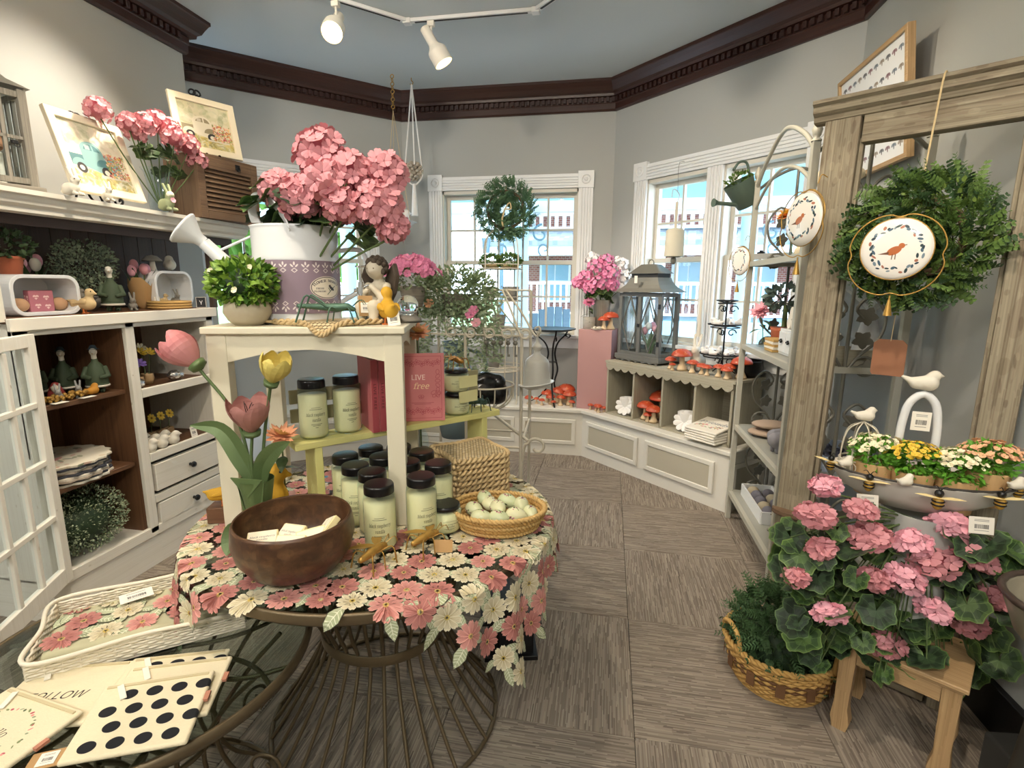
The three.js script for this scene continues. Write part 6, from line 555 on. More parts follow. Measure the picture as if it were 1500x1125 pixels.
// scalloped cubby shelf
const CUB = 0.855;
{ const [ox, , oz] = ben(0.2, 0.07), L = 1.13, d = 0.33, h = CUB - SEAT, G = thing('cubby_shelf', 'sage grey wooden cubby shelf with a scalloped edge on the window seat', 'shelf', [ox, SEAT, oz], -Math.PI / 4);   // local z towards the room
  obj('top', bx(L + 0.03, 0.02, d + 0.02, L / 2, h - 0.01, -d / 2, 0.003), M.shelfG, G); obj('bottom', bx(L, 0.016, d, L / 2, 0.008, -d / 2), M.shelfG, G); for (let i = 0; i < 5; i++) obj(i % 4 ? 'divider' : 'side', bx(0.018, h - 0.02, d, i * (L - 0.018) / 4 + 0.009, (h - 0.02) / 2, -d / 2, 0.002), M.shelfG, G); obj('back', bx(L, h, 0.008, L / 2, h / 2, -d + 0.004), M.shelfG, G);
  const q = [[0, 0], [0, -0.03]]; for (let i = 0; i < 14; i++) for (let k = 1; k <= 6; k++) q.push([(i + k / 6) * L / 14, -0.03 - 0.024 * Math.sin(Math.PI * k / 6)]); q.push([L, 0]); obj('scalloped_edge', ext(q, 0.012, 0.001).translate(0, h - 0.02, 0), M.shelfG, G);
  for (const [s, l] of [[0.36, 'white ceramic flower pot in the first cubby'], [0.93, 'white ceramic flower pot in the third cubby']]) { const F = thing('flower_pot', l, 'pot', ben(s, 0.16, SEAT + 0.017), -Math.PI / 4 + 0.3); obj('petal_cup', [lathe([[0, 0], [0.04, 0], [0.06, 0.06], [0.07, 0.13], [0.066, 0.13], [0.05, 0.05], [0, 0.02]], 14), flowerG(9, 0.075, 0.02, 0.02).rotateX(1.35).translate(0, 0.075, 0.055)], M.whiteF, F); }
  srand(72); [[0.56, 0.14, 1.5], [0.66, 0.12, 1.35], [0.62, 0.1, 0.75], [0.59, 0.2, 0.7]].forEach(([s, t, k]) => toadstool('red toadstool figurine in the second cubby', ben(s, t, SEAT + 0.017), k, 'toadstools in the second cubby')); const up = toadstool('tall double red toadstool at the back of the second cubby', ben(0.615, 0.27, SEAT + 0.017), 2.3);
  [[0.77, 0.14, 0.95], [0.82, 0.1, 0.55], [0.86, 0.15, 1.6], [0.97, 0.12, 0.95], [1.04, 0.13, 0.8], [1.09, 0.12, 0.75], [1.17, 0.13, 0.9], [1.23, 0.15, 1.0], [1.25, 0.1, 0.85], [1.29, 0.2, 1.5]].forEach(([s, t, k]) => toadstool('red toadstool figurine in the row on top of the cubby shelf', ben(s, t, CUB), k, 'toadstools on the cubby shelf', rr(-0.1, 0.1)));
  const tw = printMat(256, 256, (g) => { g.fillStyle = '#ece7da'; g.fillRect(0, 0, 256, 256); text(g, 'Friends', 128, 96, 'italic bold 58px serif', '#8a8f96'); for (let i = 0; i < 40; i++) { g.fillStyle = ['#d9a08c', '#9aa57c', '#c9b27a', '#6f7a6c', '#d78a92'][i % 5]; g.beginPath(); g.ellipse(rr(30, 226), rr(136, 190), rr(4, 12), rr(3, 7), rnd() * 3, 0, 7); g.fill(); } });
  for (let k = 0; k < 5; k++) { const g = N(new RoundedBoxGeometry(0.24, 0.016, 0.26, 3, 0.007)), p = g.attributes.position, uv = g.attributes.uv; for (let i = 0; i < p.count; i++) { uv.setXY(i, p.getX(i) / 0.24 + 0.5, 0.5 - p.getZ(i) / 0.26); if (k === 4) p.setY(i, p.getY(i) + 0.03 * Math.max(0, -p.getZ(i) / 0.13)); } g.computeVertexNormals(); one('tea_towel', k === 4 ? 'topmost folded tea towel printed with script and flowers' : 'folded white tea towel in the stack at the end of the window seat', 'towel', g, k === 4 ? tw : M.card, [...ben(1.17, 0.1, SEAT + 0.028 + k * 0.017)], -Math.PI / 4 + rr(-0.06, 0.06), 'folded tea towels'); } }
// grey lantern on the cubby shelf
{ const G = thing('grey_lantern', 'large grey wooden lantern with diamond glazing bars and tin roof', 'lantern', ben(0.42, 0.275, CUB + 0.001), -Math.PI / 4), w = 0.42, d = 0.22, h = 0.48; obj('base', [bx(w + 0.03, 0.04, d + 0.03, 0, 0.035, 0, 0.004)], M.greyD, G); const sk = [[-w / 2, 0.05], [-w / 2, 0]]; for (let i = 1; i <= 24; i++) sk.push([-w / 2 + w * i / 24, 0.012 * Math.abs(Math.sin(i * 0.785))]); sk.push([w / 2, 0.05]); obj('skirt', ext(sk, 0.012).translate(0, 0, d / 2), M.greyD, G);
  for (const a of [-1, 1]) for (const b of [-1, 1]) obj('corner_post', bx(0.03, h, 0.03, a * (w / 2 - 0.015), 0.055 + h / 2, b * (d / 2 - 0.015), 0.002), M.greyD, G); for (const y of [0.065, h + 0.045]) obj('rail', [bx(w - 0.06, 0.03, 0.026, 0, y, d / 2 - 0.014), bx(w - 0.06, 0.03, 0.026, 0, y, -d / 2 + 0.014), bx(0.026, 0.03, d - 0.06, w / 2 - 0.014, y, 0), bx(0.026, 0.03, d - 0.06, -w / 2 + 0.014, y, 0)], M.greyD, G);
  for (const z of [d / 2 - 0.012, -d / 2 + 0.012]) { obj('door_stile', bx(0.03, h - 0.03, 0.022, 0, 0.055 + h / 2, z), M.greyD, G); for (const s of [-1, 1]) { const x0 = s * 0.018, x1 = s * (w / 2 - 0.032), xm = (x0 + x1) / 2, y0 = 0.085, y1 = h + 0.03, ym = (y0 + y1) / 2; obj('glazing_bar', [rod([xm, y0, z], [x0, ym, z], 0.006, 4), rod([x0, ym, z], [xm, y1, z], 0.006, 4), rod([xm, y0, z], [x1, ym, z], 0.006, 4), rod([x1, ym, z], [xm, y1, z], 0.006, 4)], M.greyD, G); obj('pane', N(new THREE.PlaneGeometry(Math.abs(x1 - x0), y1 - y0)).translate(xm, ym, z - 0.004), M.glass, G); } }
  for (const s of [-1, 1]) obj('pane', N(new THREE.PlaneGeometry(d - 0.06, h - 0.03)).rotateY(Math.PI / 2).translate(s * (w / 2 - 0.016), 0.055 + h / 2, 0), M.glass, G); obj('hinge', [bx(0.018, 0.035, 0.01, w / 2 - 0.01, 0.16, d / 2 + 0.002), bx(0.018, 0.035, 0.01, w / 2 - 0.01, 0.44, d / 2 + 0.002), bx(0.02, 0.025, 0.012, 0, 0.29, d / 2)], M.iron, G);
  const rf = N(new THREE.CylinderGeometry(0.42, 0.76, 0.11, 4, 4)).rotateY(Math.PI / 4), p = rf.attributes.position; for (let i = 0; i < p.count; i++) { const t = p.getY(i) / 0.11 + 0.5, k = 1 - 0.14 * Math.sin(Math.PI * t); p.setX(i, p.getX(i) * k * 0.46); p.setZ(i, p.getZ(i) * k * 0.26); } rf.computeVertexNormals(); obj('tin_roof', rf.translate(0, h + 0.12, 0), M.pewter, G); obj('pierced_band', bx(0.26, 0.035, 0.14, 0, h + 0.19, 0), std(0x3a3a38, 0.6, { metalness: 0.4 }), G); const cp = N(new THREE.CylinderGeometry(0.2, 0.47, 0.07, 4)).rotateY(Math.PI / 4).scale(0.46, 1, 0.26); obj('roof_cap', cp.translate(0, h + 0.24, 0), M.pewter, G); obj('ring', tor(0.025, 0.004, 0, h + 0.285, 0, 0), M.pewter, G); obj('price_tag', card(0.03, 0.055, -0.02, h + 0.16, d / 2 + 0.03), M.card, G);
  const ln = thing('lantern_bouquet', 'pale artificial tulips standing inside the grey lantern', 'flowers', ben(0.46, 0.27, CUB + 0.057)); for (let i = 0; i < 6; i++) { const l = obj('leaf', leafG(0.2, 0.05, 0.1), M.leafC, ln); l.rotation.set(-1.2, i, 0, 'YXZ'); obj('bud', sp(0.024, Math.cos(i) * 0.05, 0.19 + 0.02 * (i % 3), Math.sin(i) * 0.03, 1, 1.3, 1, 10), i % 2 ? M.pinkL : M.whiteF, ln); } }
{ const R = thing('rabbit_candlestick', 'white rabbit shaped candlestick with a tall taper', 'candlestick', ben(0.9, 0.27, CUB)); obj('rabbit', rabbitG.clone().scale(1.7, 2.0, 1.7), M.bisque, R); R.rotation.y = -0.5; obj('taper', cy(0.012, 0.02, 0.26, 0, 0.37, 0.0, 14), M.bisque, R); obj('stamp', bx(0.02, 0.02, 0.002, 0, 0.07, 0.082), M.black, R);
  const W = thing('tiered_wire_stand', 'black wire three tier stand of white ornaments', 'tiered stand', ben(1.1, 0.27, CUB)); obj('stem', cy(0.006, 0.006, 0.5, 0, 0.25, 0, 8), M.iron, W); for (const [y, r] of [[0.14, 0.15], [0.34, 0.11], [0.5, 0.065]]) { obj('wire_tray', [tor(r, 0.005, 0, y, 0), tor(r * 0.85, 0.004, 0, y - 0.02, 0), ...Array.from({ length: 12 }, (_, i) => rod([0, y - 0.02, 0], [Math.cos(i * 0.5236) * r, y, Math.sin(i * 0.5236) * r], 0.003, 4))], M.iron, W); obj('scroll', [0, 1, 2].map((i) => T(tube(spiral(0.03, 0.008, 0, 6, 14).map(([a, b]) => [a + 0.045, b + y - 0.06, 0]), 0.004, 24, 4), 0, 0, 0, 0, i * 2.09, 0)), M.iron, W); } for (let i = 0; i < 3; i++) obj('foot', tube([[0, 0.05, 0], [0.05, 0.03, 0], [0.09, 0.004, 0]].map(([x, y]) => [x * Math.cos(i * 2.1), y, x * Math.sin(i * 2.1)]), 0.004, 10, 5), M.iron, W);
  for (let i = 0; i < 13; i++) { const lo = i < 8, a = i * (lo ? 0.785 : 1.256), r = lo ? 0.115 : 0.075, c = ben(1.1, 0.27, CUB + (lo ? 0.13 : 0.33)), o = one('white_ornament', lo ? 'small white ceramic ornament on the lowest tier' : 'small white ceramic ornament on the middle tier', 'ornament', birdG, M.whiteF, [c[0] + Math.cos(a) * r, c[1], c[2] + Math.sin(a) * r], a, lo ? 'ornaments on the lowest tier' : 'ornaments on the middle tier'); o.scale.setScalar(0.75); }
  const bp = one('black_pot', 'black rounded planter behind the toadstools', 'planter', lathe([[0, 0], [0.06, 0], [0.095, 0.05], [0.09, 0.11], [0.082, 0.11], [0, 0.06]], 24), M.black, ben(1.27, 0.3, CUB)); }
// birdbath
{ const G = thing('birdbath', 'black wrought iron birdbath with scrolled legs', 'birdbath', [-0.4, SEAT, -4.6], 0.5); G.position.set(-0.475, SEAT, -4.54); G.scale.set(1.13, 0.6, 1.13); obj('basin', lathe([[0, 1.06], [0.1, 1.065], [0.15, 1.085], [0.172, 1.105], [0.178, 1.108], [0.17, 1.112], [0.14, 1.09], [0, 1.075]], 40), std(0x4a5a64, 0.35, { metalness: 0.4 }), G); obj('rim', tor(0.176, 0.006, 0, 1.108, 0), M.iron, G); for (let i = 0; i < 3; i++) { const o = obj('scrolled_leg', [tube([[0.17, 1.1, 0], [0.14, 1.02, 0], [0.06, 0.9, 0], [0.03, 0.75, 0], [0.06, 0.5, 0], [0.03, 0.28, 0], [0.1, 0.08, 0], [0.17, 0.006, 0]], 0.007, 40, 6), tube(spiral(0.035, 0.01, -1.6, 4.5, 14).map(([x, y]) => [x + 0.155, y + 0.99, 0]), 0.006, 26, 5)], M.iron, G); o.rotation.y = i * 2.094 + 0.3; } obj('leg_ring', tor(0.036, 0.005, 0, 0.62, 0), M.iron, G); }
// domed plant tower in front of the window
{ srand(73); const G = thing('plant_tower', 'cream wire plant tower with a domed top before the single window', 'plant stand', [-0.93, SEAT, -4.5]), r = 0.19; for (let i = 0; i < 4; i++) { const a = i * 1.571 + 0.5, c = Math.cos(a) * r, s = Math.sin(a) * r; obj('post', tube([[c, 0, s], [c, 1.0, s], [c, 1.32, s], [c * 0.85, 1.43, s * 0.85], [c * 0.3, 1.5, s * 0.3], [c * 0.06, 1.575, s * 0.06]], 0.006, 40, 6), M.wire, G); }
  const sh = [0.3, 0.66, 0.9, 1.17]; for (const y of sh) obj('wire_shelf', [tor(r, 0.005, 0, y, 0), tor(r, 0.004, 0, y + 0.035, 0), ...[-2, -1, 0, 1, 2].map((k) => rod([-Math.sqrt(r * r - k * k * 0.0049), y, k * 0.07], [Math.sqrt(r * r - k * k * 0.0049), y, k * 0.07], 0.003, 4))], M.wire, G); obj('finial', sp(0.014, 0, 1.58, 0), M.wire, G);
  const pm2 = woodMat(grainTex('#9a958a', '#3c3935', '#c9c4b8', 260, 5), 0.8, [5, 5]); const pots = [[-0.09, 0.9, 0.05], [0.09, 0.9, 0.04], [0.09, 0.9, -0.08], [0, 0.66, 0.06], [-0.06, 0.3, 0]]; for (const [x, y, z] of pots) one('bark_pot', 'speckled grey pot on the domed plant tower', 'pot', lathe([[0, 0], [0.045, 0], [0.062, 0.11], [0.058, 0.115], [0.05, 0.02], [0, 0.02]], 18), pm2, [-0.93 + x, SEAT + y + 0.006, -4.5 + z], 0, 'grey pots on the plant tower');
  for (const [x, l] of [[-0.08, 'boxwood clump left on the top tier of the plant tower'], [0.08, 'boxwood clump right on the top tier of the plant tower']]) { const P = thing('boxwood_clump', l, 'plant', [-0.93 + x, SEAT + 1.176, -4.48]); bush(P, 420, inBall(0.1, 0.06, 0.1, 0, 0.06, 0, 0.9, 1.5), boxLeaf, M.leafB); obj('nest', lathe([[0, 0], [0.07, 0], [0.085, 0.03], [0.07, 0.03], [0, 0.02]], 18), M.jute, P); } }
function wreath(label, p, turn, R, r, parts, tilt = 0) { const G = thing('leafy_wreath', label, 'wreath', p, turn); G.rotation.order = 'YXZ'; G.rotation.x = tilt; obj('vine_ring', [tor(R, r * 0.14, 0, 0, 0, 0), tor(R * 0.96, r * 0.1, 0, 0, 0.01, 0)], M.oldDark, G); for (const [base, n, mat, name, s0, s1] of parts) { const gen = () => { const a = rnd() * 6.283, b = rnd() * 6.283, q = r * Math.sqrt(rr(0.25, 1)), x = Math.cos(a) * (R + q * Math.cos(b)), y = Math.sin(a) * (R + q * Math.cos(b)), z = q * Math.sin(b) * 0.8; const d = V(Math.cos(a) * Math.cos(b) - Math.sin(a) * 0.8, Math.sin(a) * Math.cos(b) + Math.cos(a) * 0.8, Math.sin(b)).add(V(rr(-1, 1), rr(-1, 1), rr(-1, 1)).multiplyScalar(0.5)).normalize(); return new THREE.Matrix4().compose(V(x, y, z), new THREE.Quaternion().setFromUnitVectors(V(0, 0, 1), d).multiply(new THREE.Quaternion().setFromEuler(new THREE.Euler(0, 0, rnd() * 6))), V(1, 1, 1).multiplyScalar(rr(s0, s1))); }; bush(G, n, gen, base, mat, name); } return G; }
srand(74); const windowWreath = wreath('green leafy wreath hanging in front of the single window', [-0.88, 2.06, -4.46], 0.1, 0.15, 0.075, [[eucG, 760, std(0x5c7f5a, 0.6, { transmission: 0.2, thickness: 0 }), 'foliage', 0.9, 1.4], [fernG, 260, std(0x3f5f45, 0.65), 'ferns', 0.8, 1.2]]);
{ const h = windowWreath; obj('cord', rod([0, 0.16, 0], [0, 0.3, -0.24], 0.003), M.twine, h); obj('bow', [tube([[0, 0, 0.06], [0.04, 0.05, 0.07], [0.05, 0.0, 0.07], [0, 0, 0.06]], 0.006, 16, 5), tube([[0, 0, 0.06], [-0.02, -0.08, 0.07], [-0.015, -0.14, 0.07]], 0.008, 12, 5)], M.twine, h); }
// ------------------------------------------------------------ cream wire rack with cascading greenery
{ srand(75); const G = thing('wire_rack', 'cream wire garden rack with a sloping barred top and scrolls', 'rack', [0, 0, 0]), r = 0.006, y0 = 1.2, yb = 1.42, xs = [-0.8, -0.7, -0.6, -0.51, -0.42], zf = -2.56, zb = -2.86;
  for (const [x, z] of [[-0.42, zf], [-0.71, zf], [-0.42, zb], [-0.95, zb]]) obj('post', rod([x, 0.008, z], [x, z === zb ? yb : y0 + 0.01, z], 0.0085, 8), M.wire, G);
  obj('front_rail', rod([-0.95, y0, zf], [-0.42, y0, zf], r), M.wire, G); obj('back_rail', rod([-1.1, yb, zb], [-0.42, yb, zb], r), M.wire, G); obj('lower_rail', [rod([-0.95, 0.62, zf], [-0.42, 0.62, zf], r), rod([-0.42, 0.62, zf], [-0.42, 0.7, zb], r), rod([-0.95, 0.62, zb], [-0.42, 0.62, zb], r)], M.wire, G);
  for (const x of xs) { obj('sloping_bar', tube([[x - 0.16, yb, zb], [x - 0.08, (yb + y0) / 2, (zf + zb) / 2], [x - 0.01, y0 + 0.01, zf], ...spiral(0.026, 0.018, -2.4, 2.6, 12).map(([a, b]) => [x + 0.018 + a, y0 + 0.012 + b, zf + 0.004])], r, 50, 6), M.wire, G); }
  for (let i = 0; i < 4; i++) obj('cross_bar', rod([xs[i] - 0.16, yb, zb], [xs[i + 1] + 0.0, y0, zf], 0.004, 5), M.wire, G);
  obj('hook_arm', tube([[-0.56, yb, zb], [-0.44, 1.3, -2.7], [-0.345, 1.2, -2.56], [-0.33, 1.215, -2.55], [-0.325, 1.235, -2.55], [-0.34, 1.25, -2.55], [-0.355, 1.235, -2.55]], r, 40, 6), M.wire, G); obj('gable', tube([[-1.05, yb, zb], [-0.93, 1.52, zb], [-0.86, 1.525, zb], [-0.7, 1.43, zb]], r, 30, 6), M.wire, G);
  obj('foot_scroll', tube([[-0.415, 0.4, zf], [-0.41, 0.55, zf], [-0.395, 0.64, zf], ...spiral(0.05, 0.02, 2.8, -2.6, 16).map(([a, b]) => [a - 0.335, b + 0.63, zf])], 0.008, 50, 7), M.wire, G); obj('low_arm', rod([-0.62, 0.75, zb + 0.1], [-0.38, 0.66, zf], 0.009, 7), M.wire, G);
  // basket of black dishes
  const K = thing('wire_basket', 'round cream wire basket hung in the rack holding a black bundle', 'basket', [-0.585, 0.83, -2.5]); obj('rim', tor(0.135, 0.005, 0, 0.13, 0), M.wire, K); for (let i = 0; i < 12; i++) { const a = i * 0.5236, c = Math.cos(a), s = Math.sin(a); obj('rib', tube([[c * 0.135, 0.13, s * 0.135], [c * 0.125, 0.06, s * 0.125], [c * 0.07, 0.01, s * 0.07], [0, 0, 0]], 0.0035, 14, 5), M.wire, K); } obj('handle', rod([0.09, 0.13, 0.0], [0.09, 0.38, -0.03], 0.003), M.wire, K);
  const bdl = thing('black_bundle', 'glossy black folded bundle lying in the wire basket', 'bundle', [-0.585, 0.84, -2.5]); obj('bundle', blob([[-0.05, 0.08, 0, 0.05, 0.08, 0, 0.06], [-0.02, 0.13, -0.02, 0.06, 0.135, 0.02, 0.05, 0.04], [-0.08, 0.13, 0.03, 0.0, 0.15, 0.0, 0.03]], 30, 0.15), std(0x121316, 0.2), bdl);
  // hanging key charms
  for (let i = 0; i < 5; i++) { const C = thing('bead_charm', 'small metal charm hanging in the row from the wire rack', 'charm', [-0.6 + i * 0.037, 1.195, zf + 0.002], 0, 'charms on the wire rack'); obj('ring', tor(0.01, 0.002, 0, -0.012, 0, 0), M.pewter, C); obj('drop', [sp(0.013, 0, -0.032, 0, 1, 0.9, 1, 10), rod([0, -0.04, 0], [0, -0.1, 0], 0.003), bx(0.014, 0.012, 0.004, 0.004, -0.095, 0)], M.pewter, C); }
  // cascading plant
  const P = thing('trailing_plant', 'frothy pale green trailing plant spilling through the wire rack', 'plant', [-0.8, 1.4, -2.72]); obj('pot', lathe([[0, -0.12], [0.06, -0.12], [0.085, 0], [0.08, 0], [0, -0.03]], 20), M.grey, P); bush(P, 2400, inBall(0.24, 0.15, 0.14, 0, 0.0, 0.04, 1.3, 2.5, 0.3), tinyLeaf, std(0x8da279, 0.65), 'foliage').userData.kind = 'stuff'; for (const [x0, x1, y1, n] of [[0.0, 0.05, -0.55, 800], [0.16, 0.24, -0.35, 600], [-0.12, -0.16, -0.34, 600], [0.08, 0.16, -0.5, 600]]) { const ms = []; for (let i = 0; i < n; i++) { const t = Math.pow(rnd(), 0.8), w = 0.075 * (1 - t * 0.5); ms.push(M4(x0 + (x1 - x0) * t + rr(-w, w) * 1.3, 0.02 + y1 * t + rr(-0.03, 0.03), 0.14 * Math.min(1, t * 4) + rr(-w, w) * 0.6, rr(0, 6), rr(0, 6), rr(0, 6), rr(1.2, 2.4))); } obj('trailing_stems', scatter(tinyLeaf, ms), std(0xa3b392, 0.65), P).userData.kind = 'stuff'; }
  const bl = flowerG(6, 0.02, 0.008, 0.008); for (const [x, y, z, m] of [[0.12, -0.1, 0.17, M.pinkB], [0.15, -0.14, 0.17, M.pinkL], [-0.1, -0.05, 0.15, M.peachF], [0.135, -0.08, 0.16, M.pinkB]]) { const f = obj('blossom', bl, m, P); f.position.set(x, y, z); f.rotation.x = 1.1; f.scale.setScalar(1.3); }
  // pot of small pink flowers behind the cream table
  const K2 = thing('potted_pink_flowers', 'dense dome of small orchid pink flowers in a pot behind the cherub', 'potted plant', [-0.93, 1.42, -2.42]); obj('pot', lathe([[0, -0.08], [0.045, -0.08], [0.065, 0.02], [0, 0.0]], 18), M.grey, K2); bush(K2, 150, () => { const a = rnd() * 6.28, t = Math.sqrt(rnd()), u = t * 0.135; return facing(V(Math.cos(a) * u, 0.08 + 0.075 * (1 - t * t) + rr(-0.01, 0.01), Math.sin(a) * u), V(Math.cos(a) * t + rr(-0.7, 0.7), 0.7 - 0.3 * t, Math.sin(a) * t + 0.3 + rr(-0.6, 0.8)), rr(0.9, 1.3), rnd() * 6); }, floretG, M.pinkB, 'flowers'); bush(K2, 300, inBall(0.13, 0.06, 0.13, 0, 0.05, 0), boxLeaf, M.leafC);
  const KP = one('pot_pedestal', 'narrow grey pedestal under the orchid pink flowers', 'pedestal', [cy(0.022, 0.03, 1.34, 0, 0.67, 0, 16), cy(0.1, 0.1, 0.02, 0, 0.01, 0, 20)], M.grey, [-0.93, 0, -2.42]);
  const J = thing('galvanised_jug', 'blue grey galvanised jug standing in the wire rack', 'jug', [-0.8, 0.63, -2.68]); obj('body', lathe([[0, 0], [0.08, 0], [0.1, 0.1], [0.11, 0.3], [0.08, 0.4], [0.06, 0.48], [0.07, 0.52], [0.064, 0.52], [0, 0.3]], 28), std(0x8298a2, 0.45, { metalness: 0.3 }), J); obj('handle', tube([[0.07, 0.48, 0], [0.16, 0.44, 0], [0.15, 0.25, 0], [0.105, 0.18, 0]], 0.008, 20, 6), std(0x8298a2, 0.45, { metalness: 0.3 }), J);
  // hanging mesh lantern
  const Ln = thing('hanging_lantern', 'white pierced metal lantern hanging from the rack hook over a cup', 'lantern', [-0.34, 0.95, -2.55]); obj('hanger', tube([[0, 0.245, 0], [0.0, 0.27, 0], [0.008, 0.29, 0], [0, 0.3, 0], [-0.008, 0.29, 0]], 0.0025, 16, 5), M.wire, Ln); obj('dome', lathe([[0.072, 0], [0.062, 0.1], [0.06, 0.125], [0.05, 0.14], [0.018, 0.165], [0.014, 0.18], [0.024, 0.195], [0.022, 0.205], [0.008, 0.225], [0.005, 0.25]], 20), std(0xe6e4dc, 0.35, { transmission: 0.6, thickness: 0 }), Ln); obj('dish', lathe([[0, -0.01], [0.05, -0.008], [0.085, 0.012], [0.092, 0.016], [0.088, 0.02], [0.05, 0.002], [0, 0]], 28, 0, 0, 0).rotateZ(0.14), M.enamel, Ln); obj('cup', [lathe([[0, 0.004], [0.026, 0.004], [0.034, 0.06], [0.031, 0.06], [0, 0.01]], 18), tor(0.02, 0.004, -0.045, 0.035, 0, 0)], M.enamel, Ln); }
// ------------------------------------------------------------ hangers from the ceiling
{ const G = thing('macrame_hanger', 'white macrame hanger with a shell ball and tassel', 'hanger', [-1.66, CEIL, -4.42]); obj('hook', tube([[0, 0, 0], [0.0, -0.02, 0], [0.014, -0.035, 0], [0, -0.055, 0], [-0.012, -0.045, 0]], 0.0035, 16, 5), M.gold, G); obj('cord', [rod([0, -0.05, 0], [-0.075, -0.68, 0], 0.006), rod([0, -0.05, 0], [0.07, -0.68, 0], 0.006), rod([0, -0.05, 0], [0.03, -0.68, 0.06], 0.006), tube([[-0.075, -0.68, 0], [-0.06, -0.78, 0.02], [0, -0.83, 0], [0.07, -0.77, 0], [0.07, -0.68, 0]], 0.006, 20, 6)], M.whiteF, G); srand(76); const ms = []; for (let i = 0; i < 70; i++) { const v = dome(70, 0.07, 0)[i]; ms.push(M4(v.x, -0.72 + v.y, v.z, rr(0, 6), rr(0, 6), 0, rr(0.8, 1.2))); } obj('shell_ball', scatter(new THREE.SphereGeometry(0.016, 7, 5), ms), std(0xb5aa9a, 0.7), G); obj('tassel', cy(0.012, 0.03, 0.26, 0, -0.95, 0, 12), M.whiteF, G);
  const C = thing('hanging_tray', 'white hanging tray on a chain beside the big geraniums', 'hanging planter', [-1.76, CEIL, -4.26]); for (let i = 0; i < 9; i++) obj('chain_link', tor(0.014, 0.0035, 0, -0.04 - i * 0.028, 0, 0, (i & 1) * 1.571, 14, 5).scale(1, 1, 1), M.gold, C); obj('strings', [0, 1, 2].map((i) => rod([0, -0.29, 0], [Math.cos(i * 2.1) * 0.12, -1.16, Math.sin(i * 2.1) * 0.12], 0.002, 4)), M.twine, C); obj('tray', lathe([[0, -1.2], [0.1, -1.2], [0.15, -1.15], [0.17, -1.148], [0.16, -1.14], [0.1, -1.18], [0, -1.18]], 24), M.enamel, C); obj('white_bird', T(birdG.clone(), 0.03, -1.18, 0, 0, 0.5, 0, 1.9), M.whiteF, C); }
// ------------------------------------------------------------ metal shelf along the right wall
const EX0 = 0.8, EX1 = 1.22, EZ0 = -3.32, EZ1 = -2.45, SH = [0.185, 0.615, 1.112, 1.59], shelfW = std(0xb8b6a8, 0.5, { metalness: 0.15 });
const vineLeaf = (() => { const q = []; for (let i = 0; i < 20; i++) { const a = i / 20 * 6.283; q.push([0.034 * Math.cos(a) * (1 + 0.22 * Math.cos(a * 5)), 0.034 * Math.sin(a) * (1 + 0.22 * Math.cos(a * 5))]); } return ext(q, 0.003, 0.001); })();
{ const G = thing('metal_etagere', 'grey metal shelf unit with scrolled vine sides by the right wall', 'shelf unit');
  for (const x of [EX0, EX1]) for (const z of [EZ0, EZ1]) { const p = obj('post', bx(0.03, 2.03, 0.03, x, 1.015, z, 0.003), shelfW, G); obj('finial', lathe([[0, 0.085], [0.008, 0.075], [0.02, 0.045], [0.016, 0.022], [0.009, 0.014], [0.02, 0.006], [0.02, 0]], 16, x, 2.03, z), shelfW, p); }
  for (const y of SH) { obj('shelf_frame', [bx(0.022, 0.028, EZ1 - EZ0, EX0, y - 0.014, (EZ0 + EZ1) / 2), bx(0.022, 0.028, EZ1 - EZ0, EX1, y - 0.014, (EZ0 + EZ1) / 2), bx(EX1 - EX0, 0.028, 0.022, (EX0 + EX1) / 2, y - 0.014, EZ0), bx(EX1 - EX0, 0.028, 0.022, (EX0 + EX1) / 2, y - 0.014, EZ1)], shelfW, G); obj('shelf_plate', bx(EX1 - EX0 - 0.02, 0.006, EZ1 - EZ0 - 0.02, (EX0 + EX1) / 2, y - 0.004, (EZ0 + EZ1) / 2), std(0x9a9a90, 0.4), G); }
  const zm = (EZ0 + EZ1) / 2; obj('front_arch', [tube([[EX0, 2.0, EZ0], [EX0, 2.1, EZ0 + 0.15], [EX0, 2.19, zm], [EX0, 2.1, EZ1 - 0.15], [EX0, 2.0, EZ1]], 0.011, 30, 6), tube([[EX0, 1.88, EZ0], [EX0, 1.97, EZ0 + 0.2], [EX0, 2.01, zm], [EX0, 1.97, EZ1 - 0.2], [EX0, 1.88, EZ1]], 0.009, 30, 6)], shelfW, G);
  for (const z of [EZ0, EZ1]) { const xm = (EX0 + EX1) / 2; obj('side_arch', tube([[EX0, 1.98, z], [EX0 + 0.1, 2.06, z], [xm, 2.1, z], [EX1 - 0.1, 2.06, z], [EX1, 1.98, z]], 0.009, 24, 6), M.pewter, G); obj('side_stem', rod([xm, 0.2, z], [xm, 2.1, z], 0.008), M.pewter, G);
    for (const y of [0.36, 0.8, 1.26, 1.74]) { const lyre = (s) => tube([[xm + s * 0.004, y - 0.17, z], [xm + s * 0.05, y - 0.1, z], [xm + s * 0.12, y - 0.02, z], [xm + s * 0.13, y + 0.08, z], [xm + s * 0.07, y + 0.15, z], [xm + s * 0.02, y + 0.1, z], [xm + s * 0.05, y + 0.06, z]], 0.0065, 36, 6); obj('scroll', [lyre(-1), lyre(1), ...[-1, 1].map((s) => tube(spiral(0.055, 0.03, 2.4, -3, 14).map(([a, b]) => [xm + s * (a + 0.075), y - 0.15 + b * 0.9, z]), 0.0065, 30, 6))], M.pewter, G);
      for (const [dx, dy, ry] of [[-0.06, 0.07, 0.3], [0.06, 0.07, -0.3], [-0.055, -0.03, 0.4], [0.055, -0.03, -0.4], [-0.09, -0.15, 0.2], [0.09, -0.15, -0.2]]) { const l = obj('vine_leaf', vineLeaf, M.pewter, G); l.position.set(xm + dx, y + dy, z + 0.004); l.rotation.set(0.2, ry, dx * 20); } } } }
